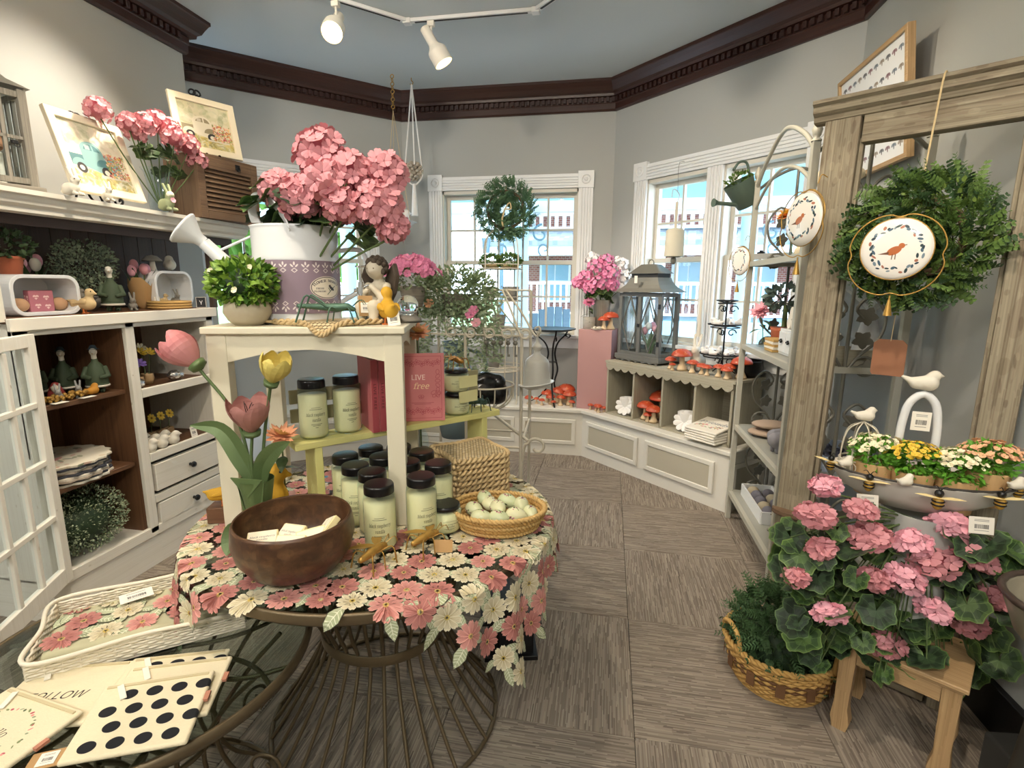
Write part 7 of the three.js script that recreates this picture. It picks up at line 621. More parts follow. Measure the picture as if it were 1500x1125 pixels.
// things on the metal shelf
{ srand(81); const S = SH;
  const lion = thing('rabbit_statue', 'big cream carved rabbit statue on the top of the metal shelf', 'statue', [0.99, S[3], -2.72], -1.1), cr = std(0xd9cdb0, 0.8, { bumpMap: plaster, bumpScale: 0.004 }); obj('body', blob([[0, 0.08, -0.03, 0, 0.16, 0, 0.09, 0.075], [0, 0.2, 0.0, 0, 0.28, 0.02, 0.065, 0.05], [0, 0.33, 0.04, 0, 0.34, 0.07, 0.058, 0.04], [-0.03, 0.38, 0.0, -0.04, 0.36, -0.08, 0.02, 0.026], [0.03, 0.38, 0.0, 0.04, 0.36, -0.08, 0.02, 0.026], [-0.05, 0.03, 0.05, -0.05, 0.02, 0.11, 0.035, 0.028], [0.05, 0.03, 0.05, 0.05, 0.02, 0.11, 0.035, 0.028], [-0.045, 0.18, 0.05, -0.04, 0.06, 0.09, 0.026, 0.022], [0.045, 0.18, 0.05, 0.04, 0.06, 0.09, 0.026, 0.022]], 44, 0.25, 0), cr, lion); obj('collar', tor(0.062, 0.01, 0, 0.25, 0.012, 1.4), M.grey, lion); for (const s of [-1, 1]) obj('eye', sp(0.007, s * 0.042, 0.35, 0.085, 1, 1, 1, 8), M.oldDark, lion);
  vaseAt('blue glass bud vase on the top shelf', 0.92, S[3], -3.0, 0.12); dahliaAt('yellow orange dahlia in the bud vase on the top shelf', [0.88, S[3] + 0.22, -3.02], M.orange, M.yellow, 1.1, [-0.4, 0.7, 0.6], [0.92, S[3] + 0.03, -3.0]);
  const suc = thing('succulent', 'grey green succulent in a terracotta pot on the second shelf', 'potted plant', [0.95, S[2], -3.1]); obj('pot', lathe([[0, 0], [0.05, 0], [0.065, 0.1], [0.07, 0.12], [0, 0.1]], 18), M.terra, suc); obj('stem', cy(0.01, 0.014, 0.12, 0, 0.18, 0, 8), M.stem, suc); bush(suc, 170, inBall(0.11, 0.07, 0.11, 0, 0.28, 0, 1.4, 2.4), boxLeaf, std(0x5d7168, 0.6));
  vaseAt('clear bottle vase on the second shelf', 0.87, S[2], -3.18, 0.13, 0.032); dahliaAt('pale pink dahlia in the bottle vase on the second shelf', [0.85, S[2] + 0.2, -3.2], M.pinkL, M.pinkL, 1.25, [-0.4, 0.4, 0.8], [0.87, S[2] + 0.03, -3.18]);
  for (let i = 0; i < 5; i++) one('small_book', i === 4 ? 'topmost small cream book on the second shelf' : 'small cream book in the pile on the second shelf', 'book', [bx(0.11, 0.013, 0.14, 0, 0.0065, 0, 0.002)], i % 2 ? M.card : M.straw, [0.9, S[2] + i * 0.0135, -2.98], 0.05 * (i % 3), 'small cream books');
  const dr = thing('trinket_drawers', 'small white box with two black pulls on the second shelf', 'box', [0.97, S[2], -2.78], -Math.PI / 2); obj('case', bx(0.22, 0.13, 0.2, 0, 0.065, 0, 0.004), M.enamel, dr); for (const s of [-1, 1]) { const f = obj('drawer', bx(0.096, 0.1, 0.008, s * 0.052, 0.065, 0.102, 0.002), M.trim, dr); obj('pull', [bx(0.035, 0.008, 0.008, s * 0.052, 0.07, 0.112), bx(0.006, 0.02, 0.01, s * 0.052, 0.07, 0.11)], M.knob, f); }
  for (let i = 0; i < 3; i++) one('rolled_towel', 'rolled white towel resting on the trinket drawers', 'towel', [cy(0.03, 0.03, 0.17, 0, 0, 0, 18, 0, 0, Math.PI / 2), tor(0.018, 0.004, 0.086, 0, 0, 0, Math.PI / 2)], M.card, [0.97, S[2] + 0.161 + (i === 2 ? 0.05 : 0), -2.82 + (i === 1 ? 0.062 : i === 2 ? 0.03 : 0)], 0, 'rolled towels');
  const wine = std(0x3d1f26, 0.25); for (const [x, z, l] of [[1.1, -3.05, 'dark red bottle behind the succulent'], [1.12, -2.95, 'dark red bottle near the trinket drawers']]) one('wine_bottle', l, 'bottle', lathe([[0, 0], [0.036, 0], [0.038, 0.02], [0.038, 0.17], [0.014, 0.22], [0.014, 0.29], [0, 0.29]], 18), wine, [x, S[2], z]);
  const hk = thing('gauze_angel', 'white gauze angel ornament on the second shelf', 'ornament', [1.15, S[2], -2.6], -0.5); obj('gown', lathe([[0.07, 0], [0.05, 0.1], [0.02, 0.24], [0.012, 0.28]], 14), std(0xe9ecf0, 0.8, { transmission: 0.3, thickness: 0 }), hk); obj('head', sp(0.022, 0, 0.31, 0), M.bisque, hk); obj('wing', [leafG(0.2, 0.09, 0.2).rotateX(-0.9).rotateY(1.2).translate(0, 0.22, -0.01), leafG(0.2, 0.09, 0.2).rotateX(-0.9).rotateY(-1.2).translate(0, 0.22, -0.01)], std(0xd8dad8, 0.9, { transmission: 0.3, thickness: 0 }), hk);
  one('shelf_crate', 'low pale wooden crate on the near end of the second shelf', 'crate', [bx(0.3, 0.012, 0.16, 0, 0.006, 0), bx(0.3, 0.07, 0.012, 0, 0.035, 0.08), bx(0.3, 0.07, 0.012, 0, 0.035, -0.08), bx(0.012, 0.07, 0.16, 0.15, 0.035, 0), bx(0.012, 0.07, 0.16, -0.15, 0.035, 0)], M.shelfG, [1.02, S[2], -2.565]);
  for (const [dy, s, l] of [[0, 1, 'lower flat driftwood mushroom slab on the third shelf'], [0.045, 0.86, 'upper flat driftwood mushroom slab on the third shelf']]) one('driftwood_slab', l, 'driftwood', T(new THREE.SphereGeometry(0.11, 16, 8), 0, 0.022, 0, 0, 0, 0, 1.1 * s, 0.2, 0.85 * s), std(0xa89380, 0.9, { bumpMap: plaster, bumpScale: 0.004 }), [0.93, S[1] + dy, -3.08]);
  for (const [x, z, s, l] of [[0.92, -2.88, 1.2, 'grey lamb figurine near the driftwood'], [0.9, -2.78, 1.3, 'spotted lamb figurine on the third shelf'], [0.99, -2.74, 1.2, 'dark lamb figurine at the back of the third shelf']]) { const L = thing('lamb_figurine', l, 'figurine', [x, S[1], z], 0.4); L.scale.setScalar(s); obj('body', blob([[-0.03, 0.05, 0, 0.02, 0.052, 0, 0.03], [0.045, 0.078, 0, 0.055, 0.075, 0, 0.018, 0.014], [-0.03, 0.03, 0.014, -0.03, 0.006, 0.014, 0.008], [-0.03, 0.03, -0.014, -0.03, 0.006, -0.014, 0.008], [0.02, 0.03, 0.014, 0.02, 0.006, 0.014, 0.008], [0.02, 0.03, -0.014, 0.02, 0.006, -0.014, 0.008]], 32, 0.2, 0), std(0x85848a, 0.9, { bumpMap: plaster, bumpScale: 0.006 }), L); for (const q of [-1, 1]) obj('ear', sp(0.008, 0.042, 0.09, q * 0.02, 0.7, 0.5, 1.6, 8), M.bisque, L); }
  const tray = (label, x, y, z, w, d, mat, turn) => { const T2 = thing('display_tray', label, 'tray', [x, y, z], turn); obj('tray_box', [bx(w, 0.01, d, 0, 0.005, 0), bx(w, 0.07, 0.01, 0, 0.035, d / 2), bx(w, 0.07, 0.01, 0, 0.035, -d / 2), bx(0.01, 0.07, d, w / 2, 0.035, 0), bx(0.01, 0.07, d, -w / 2, 0.035, 0)], mat, T2); return T2; };
  tray('long white tray of stone balls on the lowest shelf', 0.94, S[0], -3.05, 0.17, 0.42, M.trim, 0); for (let i = 0; i < 9; i++) one('stone_ball', 'rough stone ball lying in the long white tray', 'ornament', T(new THREE.IcosahedronGeometry(0.036, 2), 0, 0, 0, i, i, 0, 1, 0.9, 1.1), i % 3 ? std(0x77757e, 0.9, { bumpMap: plaster, bumpScale: 0.006 }) : M.clay, [0.905 + (i % 2) * 0.075, S[0] + 0.045, -3.2 + i * 0.038], i, 'stone balls in the tray');
  for (const [z, l] of [[-2.78, 'grey stone garden bird on the lowest shelf'], [-2.66, 'grey stone garden rabbit near the frame on the lowest shelf']]) rabbit(l, [0.93, S[0], z], -0.9, 1.25, M.stone);
  const bt = tray('pale blue tray of dark berries on the third shelf', 1.12, S[1], -2.66, 0.24, 0.3, std(0xa9b8cc, 0.6), 0); for (let i = 0; i < 12; i++) one('berry_cluster', 'dark blue berry cluster in the pale blue tray', 'ornament', blob([[-0.02, 0.02, 0, -0.02, 0.02, 0, 0.018], [0.015, 0.02, 0.01, 0.015, 0.02, 0.01, 0.018], [0, 0.035, -0.01, 0, 0.035, -0.01, 0.017], [0, 0.018, 0.022, 0, 0.018, 0.022, 0.015]], 14, 0.1), i ? std(0x3b3d4c, 0.6) : std(0x4a4c5c, 0.6), [1.045 + (i % 3) * 0.072, S[1] + 0.012, -2.765 + (i / 3 | 0) * 0.068], i, 'berry clusters');
  one('easter_bud', 'pink bud ornament with a green leaf near the frame', 'ornament', [sp(0.03, 0, 0.15, 0, 1, 1.2, 1), leafG(0.12, 0.05, 0.2).rotateX(-1.1).translate(0.01, 0.02, 0), cy(0.025, 0.03, 0.06, 0, 0.03, 0, 14)], M.pinkL, [0.9, S[1], -2.56]); }
// hanging small watering can and bell pot
{ const g = std(0x5d6f63, 0.5, { metalness: 0.3 }), G = thing('small_watering_can', 'small green metal watering can tipped forward with moss inside', 'watering can', [0.73, 1.99, -3.36], 0.4); G.rotation.order = 'YXZ'; G.rotation.z = 0.55; obj('can', lathe([[0, 0], [0.06, 0], [0.085, 0.15], [0.08, 0.15], [0.056, 0.01], [0, 0.01]], 24, 0, -0.09, 0), g, G); obj('spout', [rod([-0.05, -0.06, 0], [-0.17, 0.02, 0], 0.011, 10), T(new THREE.CylinderGeometry(0.024, 0.01, 0.03, 14), -0.178, 0.026, 0, 0, 0, 1.0)], g, G); obj('handle', tube([[0.08, 0.05, 0], [0.09, 0.13, 0], [0.05, 0.15, 0], [0.0, 0.13, 0]], 0.007, 20, 6), g, G); bush(G, 160, inBall(0.075, 0.04, 0.075, 0, 0.065, 0), boxLeaf, M.leafB, 'moss');
  const B = thing('hanging_bell_pot', 'cream metal pot hanging like a bell before the double window', 'hanging pot', [0.46, 1.665, -4.16]); obj('pot', lathe([[0.0, 0.2], [0.05, 0.2], [0.066, 0.185], [0.072, 0.0], [0.066, 0.0], [0.06, 0.17], [0, 0.185]], 28), std(0xcfc8b2, 0.5), B); B.rotation.order = 'YXZ'; obj('strap', [bx(0.022, 0.2, 0.004, 0, 0.29, 0), tube([[0, 0.38, 0], [0.012, 0.44, 0], [-0.03, 0.48, 0], [-0.04, 0.42, 0]], 0.003, 16, 5)], M.wire, B); obj('clapper', sp(0.022, 0, -0.03, 0, 1, 1.3, 1, 12), M.pewter, B); obj('wire', tube([[0, 0.46, 0], [0.0, 0.66, 0.0], [0.04, 0.68, -0.06]], 0.0015, 8, 4), M.pewter, B); }
// ------------------------------------------------------------ old wooden door frame leaning by the shelf
const FT = Math.atan2(-0.572, 0.82), fp = (s, y, o = 0) => { const l = y * 0.057; return [1.011 + 0.82 * s - 0.572 * (o - l), y, -1.946 + 0.572 * s + 0.82 * (o - l)]; };
{ srand(83); const G = thing('door_frame', 'tall weathered wooden door frame leaning before the metal shelf', 'frame', [1.011, 0, -1.946], FT); G.rotation.order = 'YXZ'; G.rotation.x = -0.057; const z = -0.02;
  obj('post', bx(0.115, 2.06, 0.055, -0.325, 1.03, z, 0.004), M.old, G); obj('post', bx(0.09, 2.06, 0.055, 0.225, 1.03, z, 0.004), M.old, G); obj('inner_bead', [bx(0.014, 1.86, 0.03, -0.26, 1.05, z - 0.004, 0.003), bx(0.014, 1.86, 0.03, 0.173, 1.05, z - 0.004, 0.003)], M.old, G);
  obj('top_rail', bx(0.43, 0.1, 0.05, -0.045, 2.01, z, 0.004), M.old, G); obj('cornice', ext([[0, 0], [0.012, 0.004], [0.016, 0.02], [0.034, 0.03], [0.036, 0.05], [0.05, 0.058], [0.05, 0.07], [-0.03, 0.07], [-0.03, 0]], 0.74).rotateY(-Math.PI / 2).translate(0.32, 2.05, 0.0).scale(1, 1, 1), M.old, G); obj('bottom_rail', bx(0.43, 0.16, 0.04, -0.045, 0.085, z, 0.004), M.old, G); obj('ledge', T(ext(Array.from({ length: 13 }, (_, i) => [Math.cos(i / 12 * Math.PI) * 0.07, Math.sin(i / 12 * Math.PI) * 0.05]), 0.016, 0.002), -0.325, 0.56, z + 0.027, Math.PI / 2), M.oldDark, G);
  obj('nail', [cy(0.003, 0.003, 0.02, -0.04, 2.1, 0.01, 8)], M.iron, G); }
const plateArt = (bird) => tex(256, 256, (g) => { g.fillStyle = '#eeeae2'; g.fillRect(0, 0, 256, 256); for (let i = 0; i < 44; i++) { const a = i / 44 * 6.283 + rr(-0.06, 0.06), r = 88 + rr(-12, 12); g.fillStyle = ['#2c3d48', '#4b6272', '#7a8c98', '#36474a', '#a8705c'][i % 5]; g.beginPath(); g.ellipse(128 + Math.cos(a) * r, 128 + Math.sin(a) * r, rr(6, 13), rr(3, 6), a + rr(0.6, 2.2), 0, 7); g.fill(); } if (bird) { g.fillStyle = '#b5683c'; g.beginPath(); g.ellipse(122, 136, 27, 16, -0.5, 0, 7); g.fill(); g.beginPath(); g.arc(146, 116, 11, 0, 7); g.fill(); g.fillStyle = '#6d4a38'; g.beginPath(); g.moveTo(104, 140); g.lineTo(66, 150); g.lineTo(104, 152); g.fill(); g.strokeStyle = '#5a4632'; g.lineWidth = 3; g.beginPath(); g.moveTo(118, 150); g.lineTo(116, 172); g.moveTo(128, 150); g.lineTo(128, 172); g.stroke(); g.beginPath(); g.moveTo(156, 114); g.lineTo(164, 112); g.stroke(); } });
srand(84); const platesT = [plateArt(true), plateArt(true), plateArt(false)];
function plate(label, p, turn, R, t, ring) { const G = thing('painted_plate', label, 'plate', p, turn); const g = lathe([[0, 0.018], [R * 0.6, 0.017], [R * 0.9, 0.01], [R, 0], [R * 0.98, -0.003], [0, 0.006]], 40), q = g.attributes.position, uv = g.attributes.uv; for (let i = 0; i < q.count; i++) uv.setXY(i, q.getX(i) / R / 2 + 0.5, 0.5 - q.getZ(i) / R / 2); obj('dish', g.rotateX(Math.PI / 2), std(0xffffff, 0.18, { map: platesT[t] }), G); obj('gold_rim', tor(R, 0.002, 0, 0, 0, 0, 0, 40), M.gold, G); const K = []; for (let i = 0; i < 32; i++) { const a = i / 32 * 6.283, r = ring * (1 + 0.12 * Math.pow(Math.abs(Math.sin(a * 2)), 0.5) - 0.06); K.push([Math.cos(a) * r, Math.sin(a) * r - 0.02, 0.01]); } obj('wire_hoop', tube(K, 0.0022, 80, 5, true), M.gold, G); obj('tassel', [cy(0.004, 0.013, 0.05, 0, -ring - 0.06, 0.01, 10), rod([0, -ring - 0.02, 0.01], [0, -ring - 0.035, 0.01], 0.003)], M.gold, G); return G; }
{ srand(85); wreath('large green mixed leaf wreath hung on the old door frame', fp(-0.045, 1.61, 0.05), FT, 0.12, 0.082, [[eucG, 620, std(0x5f7d38, 0.6, { transmission: 0.2, thickness: 0 }), 'eucalyptus', 0.8, 1.35], [eucG, 420, std(0x2f4a26, 0.65), 'dark_foliage', 0.8, 1.3], [fernG, 150, std(0x47682e, 0.6), 'ferns', 0.7, 1.2], [boxLeaf, 900, std(0x86a04a, 0.55, { transmission: 0.2, thickness: 0 }), 'pale_leaves', 0.8, 1.3]], -0.05);
  const T3 = thing('wreath_twine', 'twine holding the wreath from the top of the old door frame', 'twine', [0, 0, 0]); obj('twine', tube([fp(-0.04, 2.125, 0.0), fp(-0.04, 2.12, 0.055), fp(-0.05, 1.95, 0.045), fp(-0.06, 1.75, 0.03)], 0.003, 20, 5), M.twine, T3);
  plate('white plate painted with a robin in front of the wreath', fp(-0.075, 1.57, 0.19), FT + 0.15, 0.096, 0, 0.125); plate('painted plate in a gold hoop on the side of the old frame', [0.705, 1.7, -2.2], -1.25, 0.1, 1, 0.12); plate('painted plate in a gold hoop on the far shelf post', [0.76, 1.6, -3.38], -1.2, 0.085, 2, 0.1);
  for (const [p, l] of [[[0.73, 1.82, -2.17], 'wire hook holding the plate beside the old frame'], [[0.77, 1.71, -3.36], 'wire hook holding the plate at the far shelf post']]) one('plate_hook', l, 'hook', tube([[0, 0, 0], [0.01, 0.03, 0], [0.03, 0.02, 0]], 0.002, 10, 5), M.gold, p);
  const kt = thing('kraft_tag', 'blank brown tag hanging in the old door frame', 'tag', fp(-0.09, 1.2, -0.05), FT); obj('tag', ext([[-0.045, -0.065], [0.045, -0.065], [0.05, -0.055], [0.05, 0.05], [0.035, 0.065], [-0.035, 0.065], [-0.05, 0.05], [-0.05, -0.055]], 0.002, 0.0005), std(0x9a6a4e, 0.85), kt); obj('string', rod([0, 0.06, 0.002], [0.005, 0.3, -0.0], 0.0015, 4), M.twine, kt); }
// framed print on the right wall
{ const G = thing('framed_print', 'wood framed print of small dark insects on the right wall', 'picture', [1.29, 2.02, -3.07], -Math.PI / 2); G.rotation.order = 'YXZ'; G.rotation.x = 0.0; const w = 0.7, h = 0.54; const art = printMat(512, 384, (g) => { g.fillStyle = '#e6e8ea'; g.fillRect(0, 0, 512, 384); srand(86); for (let j = 0; j < 6; j++) for (let i = 0; i < 11; i++) { const x = 40 + i * 43, y = 40 + j * 60; g.fillStyle = ['#2a2c34', '#5a2f38', '#3c4a58', '#6b5a48'][(i + j) % 4]; g.globalAlpha = 0.85; g.beginPath(); g.ellipse(x, y, 3.5, 11, 0, 0, 7); g.fill(); for (const s of [-1, 1]) { g.globalAlpha = 0.6; g.beginPath(); g.ellipse(x + s * 9, y - 4, 9, 5, s * 0.5, 0, 7); g.fill(); } } g.globalAlpha = 1; }, 0.5); obj('frame', ext([[-w / 2, 0], [w / 2, 0], [w / 2, h], [-w / 2, h]], 0.03, 0.002, [[[-w / 2 + 0.018, 0.018], [w / 2 - 0.018, 0.018], [w / 2 - 0.018, h - 0.018], [-w / 2 + 0.018, h - 0.018]]]), M.oak, G); obj('print', T(new THREE.BoxGeometry(w - 0.03, h - 0.03, 0.004), 0, h / 2, 0.018), art, G); obj('backing', bx(w - 0.02, h - 0.02, 0.004, 0, h / 2, 0.002), M.kraft, G); G.rotation.x = 0.12; }
// ------------------------------------------------------------ stool, planter of geraniums, long bowl
const ST = 0.335, sb = (x, z) => [0.985 + 0.82 * x - 0.572 * z, 0, -1.7 + 0.572 * x + 0.82 * z];
{ srand(87); const G = thing('wooden_stool', 'small light oak stool under the geraniums', 'stool', [0.985, 0, -1.7], FT), w = 0.3, d = 0.25; obj('seat', [bx(w + 0.03, 0.014, d + 0.03, 0, ST - 0.007, 0, 0.004), bx(w + 0.014, 0.012, d + 0.014, 0, ST - 0.018, 0, 0.004)], M.oak, G); for (const [a, b] of [[-1, 1], [1, 1], [-1, -1], [1, -1]]) { const q = [[-0.022, 0], [0.016, 0], [0.022, 0.03], [0.012, 0.08], [0.018, ST - 0.02], [-0.026, ST - 0.02], [-0.024, 0.1], [-0.03, 0.04]]; obj('leg', T(ext(q.map(([x, y]) => [a < 0 ? x : -x, y]), 0.042, 0.002), a * (w / 2 - 0.025), 0, b * (d / 2 - 0.025) - 0.021), M.oak, G); } obj('apron', [bx(w - 0.09, 0.06, 0.016, 0, ST - 0.05, d / 2 - 0.012), bx(w - 0.09, 0.06, 0.016, 0, ST - 0.05, -d / 2 + 0.012), bx(0.016, 0.06, d - 0.08, w / 2 - 0.02, ST - 0.05, 0), bx(0.016, 0.06, d - 0.08, -w / 2 + 0.02, ST - 0.05, 0)], M.oak, G);
  const pc = sb(-0.02, -0.02), P = thing('geranium_planter', 'tall white planter of pink geraniums standing on the oak stool', 'potted plant', [pc[0], ST, pc[2]]); obj('planter', lathe([[0, 0], [0.07, 0], [0.085, 0.1], [0.1, 0.42], [0.107, 0.44], [0.1, 0.44], [0, 0.36]], 28), std(0xb9bab4, 0.5), P);
  const k = 0.9, rel = (p) => [p[0] * k - pc[0], 1.45 + (p[1] - 1.45) * k - ST, p[2] * k - pc[2]]; const heads = [[0.708, 0.819, -1.857, 0.04], [0.69, 0.72, -1.85, 0.045], [0.869, 0.645, -1.887, 0.062], [1.0, 0.5, -1.9, 0.06], [1.094, 0.56, -1.928, 0.07], [0.649, 0.5, -1.847, 0.035], [0.773, 0.37, -1.86, 0.04], [0.982, 0.25, -1.9, 0.055], [1.3, 0.44, -1.93, 0.05], [1.118, 0.69, -1.932, 0.05], [1.235, 0.34, -1.93, 0.045], [0.831, 0.74, -1.88, 0.035], [1.02, 0.62, -1.92, 0.045], [1.2, 0.6, -1.9, 0.05], [0.9, 0.5, -1.88, 0.04], [1.1, 0.4, -1.9, 0.045], [0.72, 0.6, -1.86, 0.035]];
  for (const [i, [x, y, z, r]] of heads.entries()) { const c = rel([x, y, z + 0.11]); { const h = flowerHead(P, c, r * 0.72, Math.round(5 + r * 190), i % 3 ? M.pink : M.pinkL, 1.75); h.scale.set(rr(0.95, 1.25), rr(0.65, 0.9), rr(0.7, 0.9)); h.rotation.set(rr(0, 0.7), rr(-0.5, 0.5), rr(-0.4, 0.4)); } obj('stem', stemTo([0, 0.4, 0], [c[0], c[1] - r * 0.4, c[2]], 0.003), M.stem, P); }
  const gl = gerLeafG(0.056), lm = [gerMat, gerDark, gerMat, gerDark, gerMat]; for (let i = 0; i < 150; i++) { const py = rr(0.16, 0.7), px = rr(0.62 + Math.max(0, 0.5 - py) * 0.4, 1.34), c = rel([px, py - Math.abs(px - 0.98) * 0.2, -1.835 + rr(-0.09, 0.09)]); const o = obj('leaf', gl, lm[i % 5], P); o.position.set(...c); o.rotation.set(rr(0.0, 1.3), rr(-1.4, 1.2), rr(-0.7, 0.7), 'YXZ'); o.scale.setScalar(rr(0.5, 1.1)); if (i % 2) obj('leaf_stem', stemTo([0, 0.4, 0], c, 0.002), M.stem, P); }
  // long bowl resting on the planter
  const by = ST + 0.445, B = thing('handled_bowl', 'long white enamel bowl with an arched bird handle resting on the planter', 'bowl', [pc[0] - 0.02, by, pc[2] - 0.01], FT + 0.35), prof = [[0, 0], [0.1, 0.004], [0.17, 0.05], [0.2, 0.1], [0.205, 0.104], [0.2, 0.11], [0.165, 0.06], [0.1, 0.016], [0, 0.012]]; obj('bowl', lathe(prof, 44).scale(1.16, 1, 0.62), std(0xd6d2c8, 0.4), B); obj('chipped_rim', tor(0.203, 0.004, 0, 0.107, 0).scale(1.16, 1, 0.62), std(0x3a3632, 0.6), B); obj('handle', tube([[-0.045, 0.08, -0.06], [-0.045, 0.25, -0.06], [-0.03, 0.32, -0.06], [0.0, 0.345, -0.06], [0.03, 0.32, -0.06], [0.045, 0.25, -0.06], [0.045, 0.08, -0.06]], 0.012, 40, 8), M.enamel, B); const hb = obj('bird', birdG, M.bisque, B); hb.position.set(-0.005, 0.352, -0.06); hb.scale.setScalar(0.95); obj('price_card', card(0.05, 0.06, 0, 0.26, -0.05), tagMat, B);
  const bw = (s, t, y) => { const a = FT + 0.35, c = Math.cos(a), n = Math.sin(a); return [pc[0] - 0.02 + c * s + n * t, by + y, pc[2] - 0.01 - n * s + c * t]; };
  const herb = (label, p, fl, mat2) => { const H = thing('herb_pot', label, 'potted plant', p); obj('pot', lathe([[0, 0], [0.045, 0], [0.056, 0.1], [0.053, 0.104], [0, 0.08]], 20), std(0xc9a473, 0.85, { bumpMap: plaster, bumpScale: 0.003 }), H); bush(H, 420, inBall(0.07, 0.05, 0.065, 0, 0.13, 0, 1.2, 2.2, 0.2), tinyLeaf, M.bright); bush(H, 150, () => { const a = rnd() * 6.28, t = Math.sqrt(rnd()); return facing(V(Math.cos(a) * t * 0.075, 0.178 + rr(-0.012, 0.014) - t * t * 0.02, Math.sin(a) * t * 0.07), V(Math.cos(a) * t, 1, Math.sin(a) * t), rr(0.35, 0.6), 0); }, floretG, fl, 'flowers'); return H; };
  herb('yellow flowered herb in a tan pot in the long bowl', bw(-0.02, 0.03, 0.02), M.yellow); herb('cream flowered herb in a tan pot in the long bowl', bw(-0.115, 0.0, 0.025), M.creamF); herb('white flowered herb low in the long bowl', bw(0.09, 0.02, 0.012), M.creamF); herb('peach flowered herb at the right end of the long bowl', bw(0.165, -0.005, 0.04), M.peachF);
  const C = thing('wire_cloche', 'cream wire cloche with a bird on top in the long bowl', 'cloche', bw(-0.15, -0.035, 0.06)); for (let i = 0; i < 8; i++) { const a = i * 0.785, c = Math.cos(a), s = Math.sin(a); obj('rib', tube([[c * 0.055, 0, s * 0.055], [c * 0.055, 0.1, s * 0.055], [c * 0.04, 0.16, s * 0.04], [0, 0.185, 0]], 0.0022, 16, 5), M.wire, C); } obj('band', [tor(0.056, 0.003, 0, 0.012, 0), tor(0.056, 0.003, 0, 0.06, 0), ...Array.from({ length: 8 }, (_, i) => tor(0.016, 0.002, Math.cos(i * 0.785) * 0.057, 0.04, Math.sin(i * 0.785) * 0.057, 0, -i * 0.785 + 1.571, 12, 4))], M.wire, C); const cb = obj('bird', birdG, M.bisque, C); cb.position.y = 0.184; cb.scale.setScalar(0.7);
  const bee = (label, p, turn, s = 1) => { const E = thing('bee_ornament', label, 'ornament', p, turn); E.scale.setScalar(s); obj('body', [sp(0.011, 0, 0, 0, 1, 1.5, 1, 12)], std(0xb8903a, 0.6), E); obj('head', sp(0.009, 0, 0.021, 0, 1, 1, 1, 10), M.black, E); obj('stripes', [0, 1].map((i) => tor(0.0105, 0.002, 0, -0.004 + i * 0.008, 0)), M.black, E); for (const q of [-1, 1]) obj('wing', leafG(0.045, 0.02, 0.05).rotateX(-0.15).rotateZ(0).rotateY(q * 1.5).translate(0, 0.012, 0.008), std(0xe3cf98, 0.6), E); obj('antenna', [-1, 1].map((q) => tube([[0, 0.028, 0.004], [q * 0.008, 0.04, 0.008], [q * 0.014, 0.038, 0.01]], 0.001, 8, 4)), M.black, E); return E; };
  bee('wide winged bee clipped to the middle of the long bowl', bw(0.02, 0.145, 0.07), FT + 0.3, 1.3); bee('bee with a white card clipped left on the long bowl', bw(-0.14, 0.105, 0.08), FT + 0.1, 1.2); bee('bee clipped to the left tip of the long bowl', bw(-0.235, 0.03, 0.105), FT - 0.3, 1.1); bee('bee with a logo card clipped right on the long bowl', bw(0.17, 0.1, 0.08), FT + 0.6, 1.2); bee('bee at the right tip of the long bowl', bw(0.225, 0.04, 0.1), FT + 0.8, 1.1);
  for (const [p, l] of [[bw(-0.14, 0.12, 0.03), 'white card below the left bee on the bowl'], [bw(0.13, 0.125, 0.015), 'white card below the right bees on the bowl']]) one('price_tag', l, 'price tag', card(0.055, 0.05, 0, 0, 0, 0, 0, 0.1), tagMat, p, FT + 0.3);
  for (const [p, l] of [[bw(-0.2, 0.055, 0.11), 'white ceramic bird on the left edge of the bowl'], [bw(-0.06, 0.135, 0.1), 'white ceramic bird on the front edge of the bowl'], [bw(0.21, 0.06, 0.11), 'white ceramic bird on the right edge of the bowl']]) one('edge_bird', l, 'figurine', birdG, M.bisque, p, FT + 1).scale.setScalar(0.55);
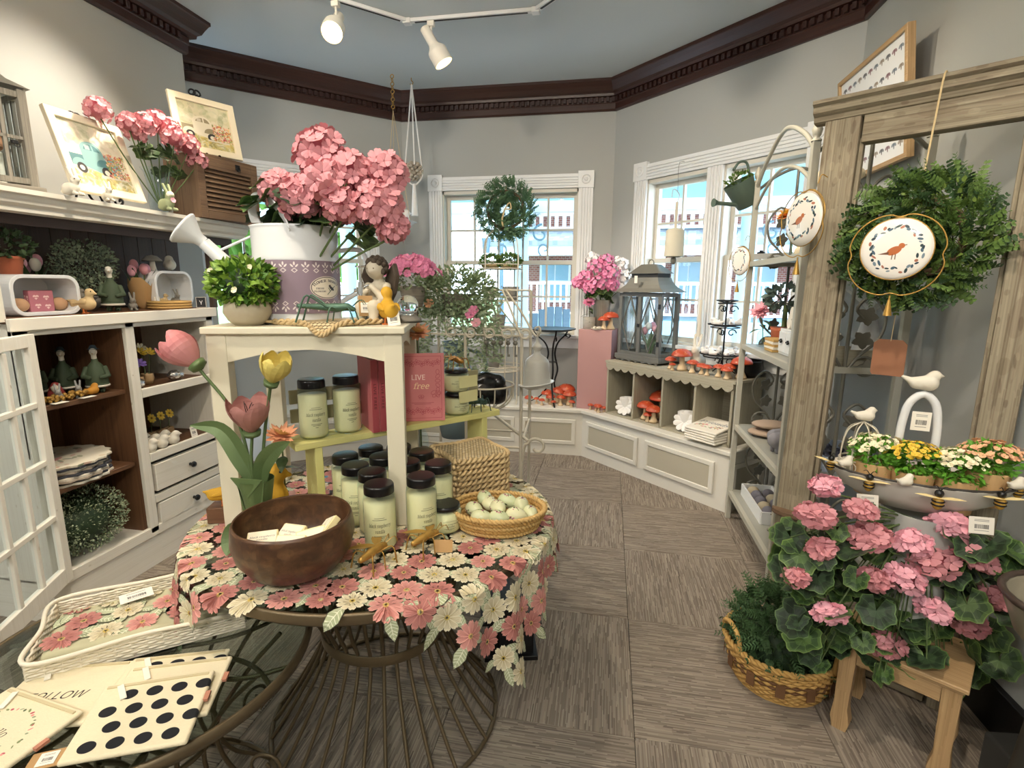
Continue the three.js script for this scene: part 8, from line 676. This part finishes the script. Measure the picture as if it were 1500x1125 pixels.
  // wicker basket of greenery on the floor
  const K = thing('wicker_basket', 'round honey wicker basket on the carpet by the old frame', 'basket', [0.685, 0, -1.9]); const wk = std(0xc29a58, 0.7), wd = std(0x6b4a2c, 0.75), R0 = 0.16, R1 = 0.19; obj('basket_base', cy(R0, R0, 0.012, 0, 0.007, 0, 36), wk, K); for (let i = 0; i < 12; i++) { const t = i / 11, r = R0 + (R1 - R0) * Math.sin(t * 1.5), y = 0.016 + t * 0.125; const q = []; for (let j = 0; j < 64; j++) { const a = j / 64 * 6.283; q.push([Math.cos(a) * (r + ((j + i) & 1 ? 0.004 : -0.004)), y, Math.sin(a) * (r + ((j + i) & 1 ? 0.004 : -0.004))]); } obj('woven_row', tube(q, 0.006, 128, 5, true), i > 3 && i < 8 && i % 2 ? wd : wk, K); } for (let j = 0; j < 24; j++) { const a = j / 24 * 6.283, c = Math.cos(a), s = Math.sin(a); if (j % 2) obj('dark_splint', T(new THREE.BoxGeometry(0.03, 0.05, 0.003), c * (R1 - 0.0), 0.075, s * (R1 - 0.0), 0, Math.PI / 2 - a, 0), wd, K); } const braidR = []; for (let s = 0; s < 2; s++) { const q = []; for (let i = 0; i < 90; i++) { const a = i / 90 * 6.283, w = a * 26 + s * 3.14; q.push([Math.cos(a) * (R1 + 0.004 + Math.cos(w) * 0.006), 0.15 + Math.sin(w) * 0.006, Math.sin(a) * (R1 + 0.004 + Math.cos(w) * 0.006)]); } braidR.push(tube(q, 0.007, 180, 6, true)); } obj('braided_rim', braidR, wk, K); for (const a of [2.9, 0.6]) obj('handle', tube([[-0.06, 0.15, 0], [-0.055, 0.2, 0.004], [0, 0.225, 0.006], [0.055, 0.2, 0.004], [0.06, 0.15, 0]], 0.009, 24, 6).rotateY(Math.PI / 2 - a).translate(Math.cos(a) * R1, 0, Math.sin(a) * R1), wk, K);
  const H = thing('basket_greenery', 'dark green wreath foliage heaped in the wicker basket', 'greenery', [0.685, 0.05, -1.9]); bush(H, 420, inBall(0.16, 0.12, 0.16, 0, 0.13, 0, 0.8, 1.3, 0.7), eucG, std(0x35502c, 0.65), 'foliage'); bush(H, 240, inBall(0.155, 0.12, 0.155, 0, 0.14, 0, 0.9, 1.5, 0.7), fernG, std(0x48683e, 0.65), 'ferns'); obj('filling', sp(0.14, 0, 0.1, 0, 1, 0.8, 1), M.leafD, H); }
// pots in the right foreground
{ const G = thing('glazed_pot', 'brown rimmed grey glazed pot on a dark stand at the wall', 'pot', [1.1, 0.5, -1.24]); G.position.set(1.135, 0, -1.33); obj('pot', lathe([[0, 0.55], [0.06, 0.55], [0.12, 0.62], [0.15, 0.7], [0.156, 0.715], [0.15, 0.722], [0.14, 0.71], [0.125, 0.66], [0.06, 0.58], [0, 0.575]], 40), std(0x8b8574, 0.3), G); obj('brown_rim', tor(0.152, 0.009, 0, 0.716, 0), std(0x3f322b, 0.35), G); obj('stand', [cy(0.05, 0.09, 0.55, 0, 0.275, 0, 20), cy(0.11, 0.11, 0.02, 0, 0.01, 0, 24)], std(0x35342f, 0.6), G);
  one('stone_trough', 'rough dark stone block on the floor by the black baseboard', 'block', bx(0.12, 0.14, 0.2, 0, 0.07, 0, 0.012), std(0x4a4844, 0.95, { bumpMap: plaster, bumpScale: 0.006 }), [1.235, 0, -1.5], 0.1);
  const L = thing('house_lantern', 'black metal house lantern on the carpet under the round table', 'lantern', [-0.34, 0, -1.86], 0.25); obj('base', bx(0.21, 0.02, 0.17, 0, 0.01, 0, 0.003), M.black, L); obj('walls', [bx(0.17, 0.14, 0.006, 0, 0.09, 0.065), bx(0.17, 0.14, 0.006, 0, 0.09, -0.065), bx(0.006, 0.14, 0.13, 0.085, 0.09, 0), bx(0.006, 0.14, 0.13, -0.085, 0.09, 0)], M.black, L); obj('roof', ext([[-0.115, 0], [0.115, 0], [0, 0.1]], 0.17, 0.003).translate(0, 0.16, -0.085), M.black, L); obj('porch_gable', [ext([[-0.06, 0], [0.06, 0], [0, 0.06]], 0.03).translate(-0.02, 0.13, 0.065), bx(0.05, 0.09, 0.006, -0.02, 0.07, 0.07), bx(0.05, 0.07, 0.006, 0.055, 0.09, 0.068)], std(0x1d1d20, 0.3), L);
  const P = thing('floor_greenery', 'pale green filler plant under the round table', 'plant', [-1.05, 0, -1.98]); srand(89); obj('pot', lathe([[0, 0], [0.09, 0], [0.12, 0.16], [0.11, 0.16], [0, 0.12]], 20), M.stone, P); bush(P, 1300, inBall(0.2, 0.16, 0.18, 0, 0.3, 0, 0.9, 1.7, 0.4), tinyLeaf, M.leafC, 'sprigs').userData.kind = 'stuff'; }
renderer.render(scene, camera);
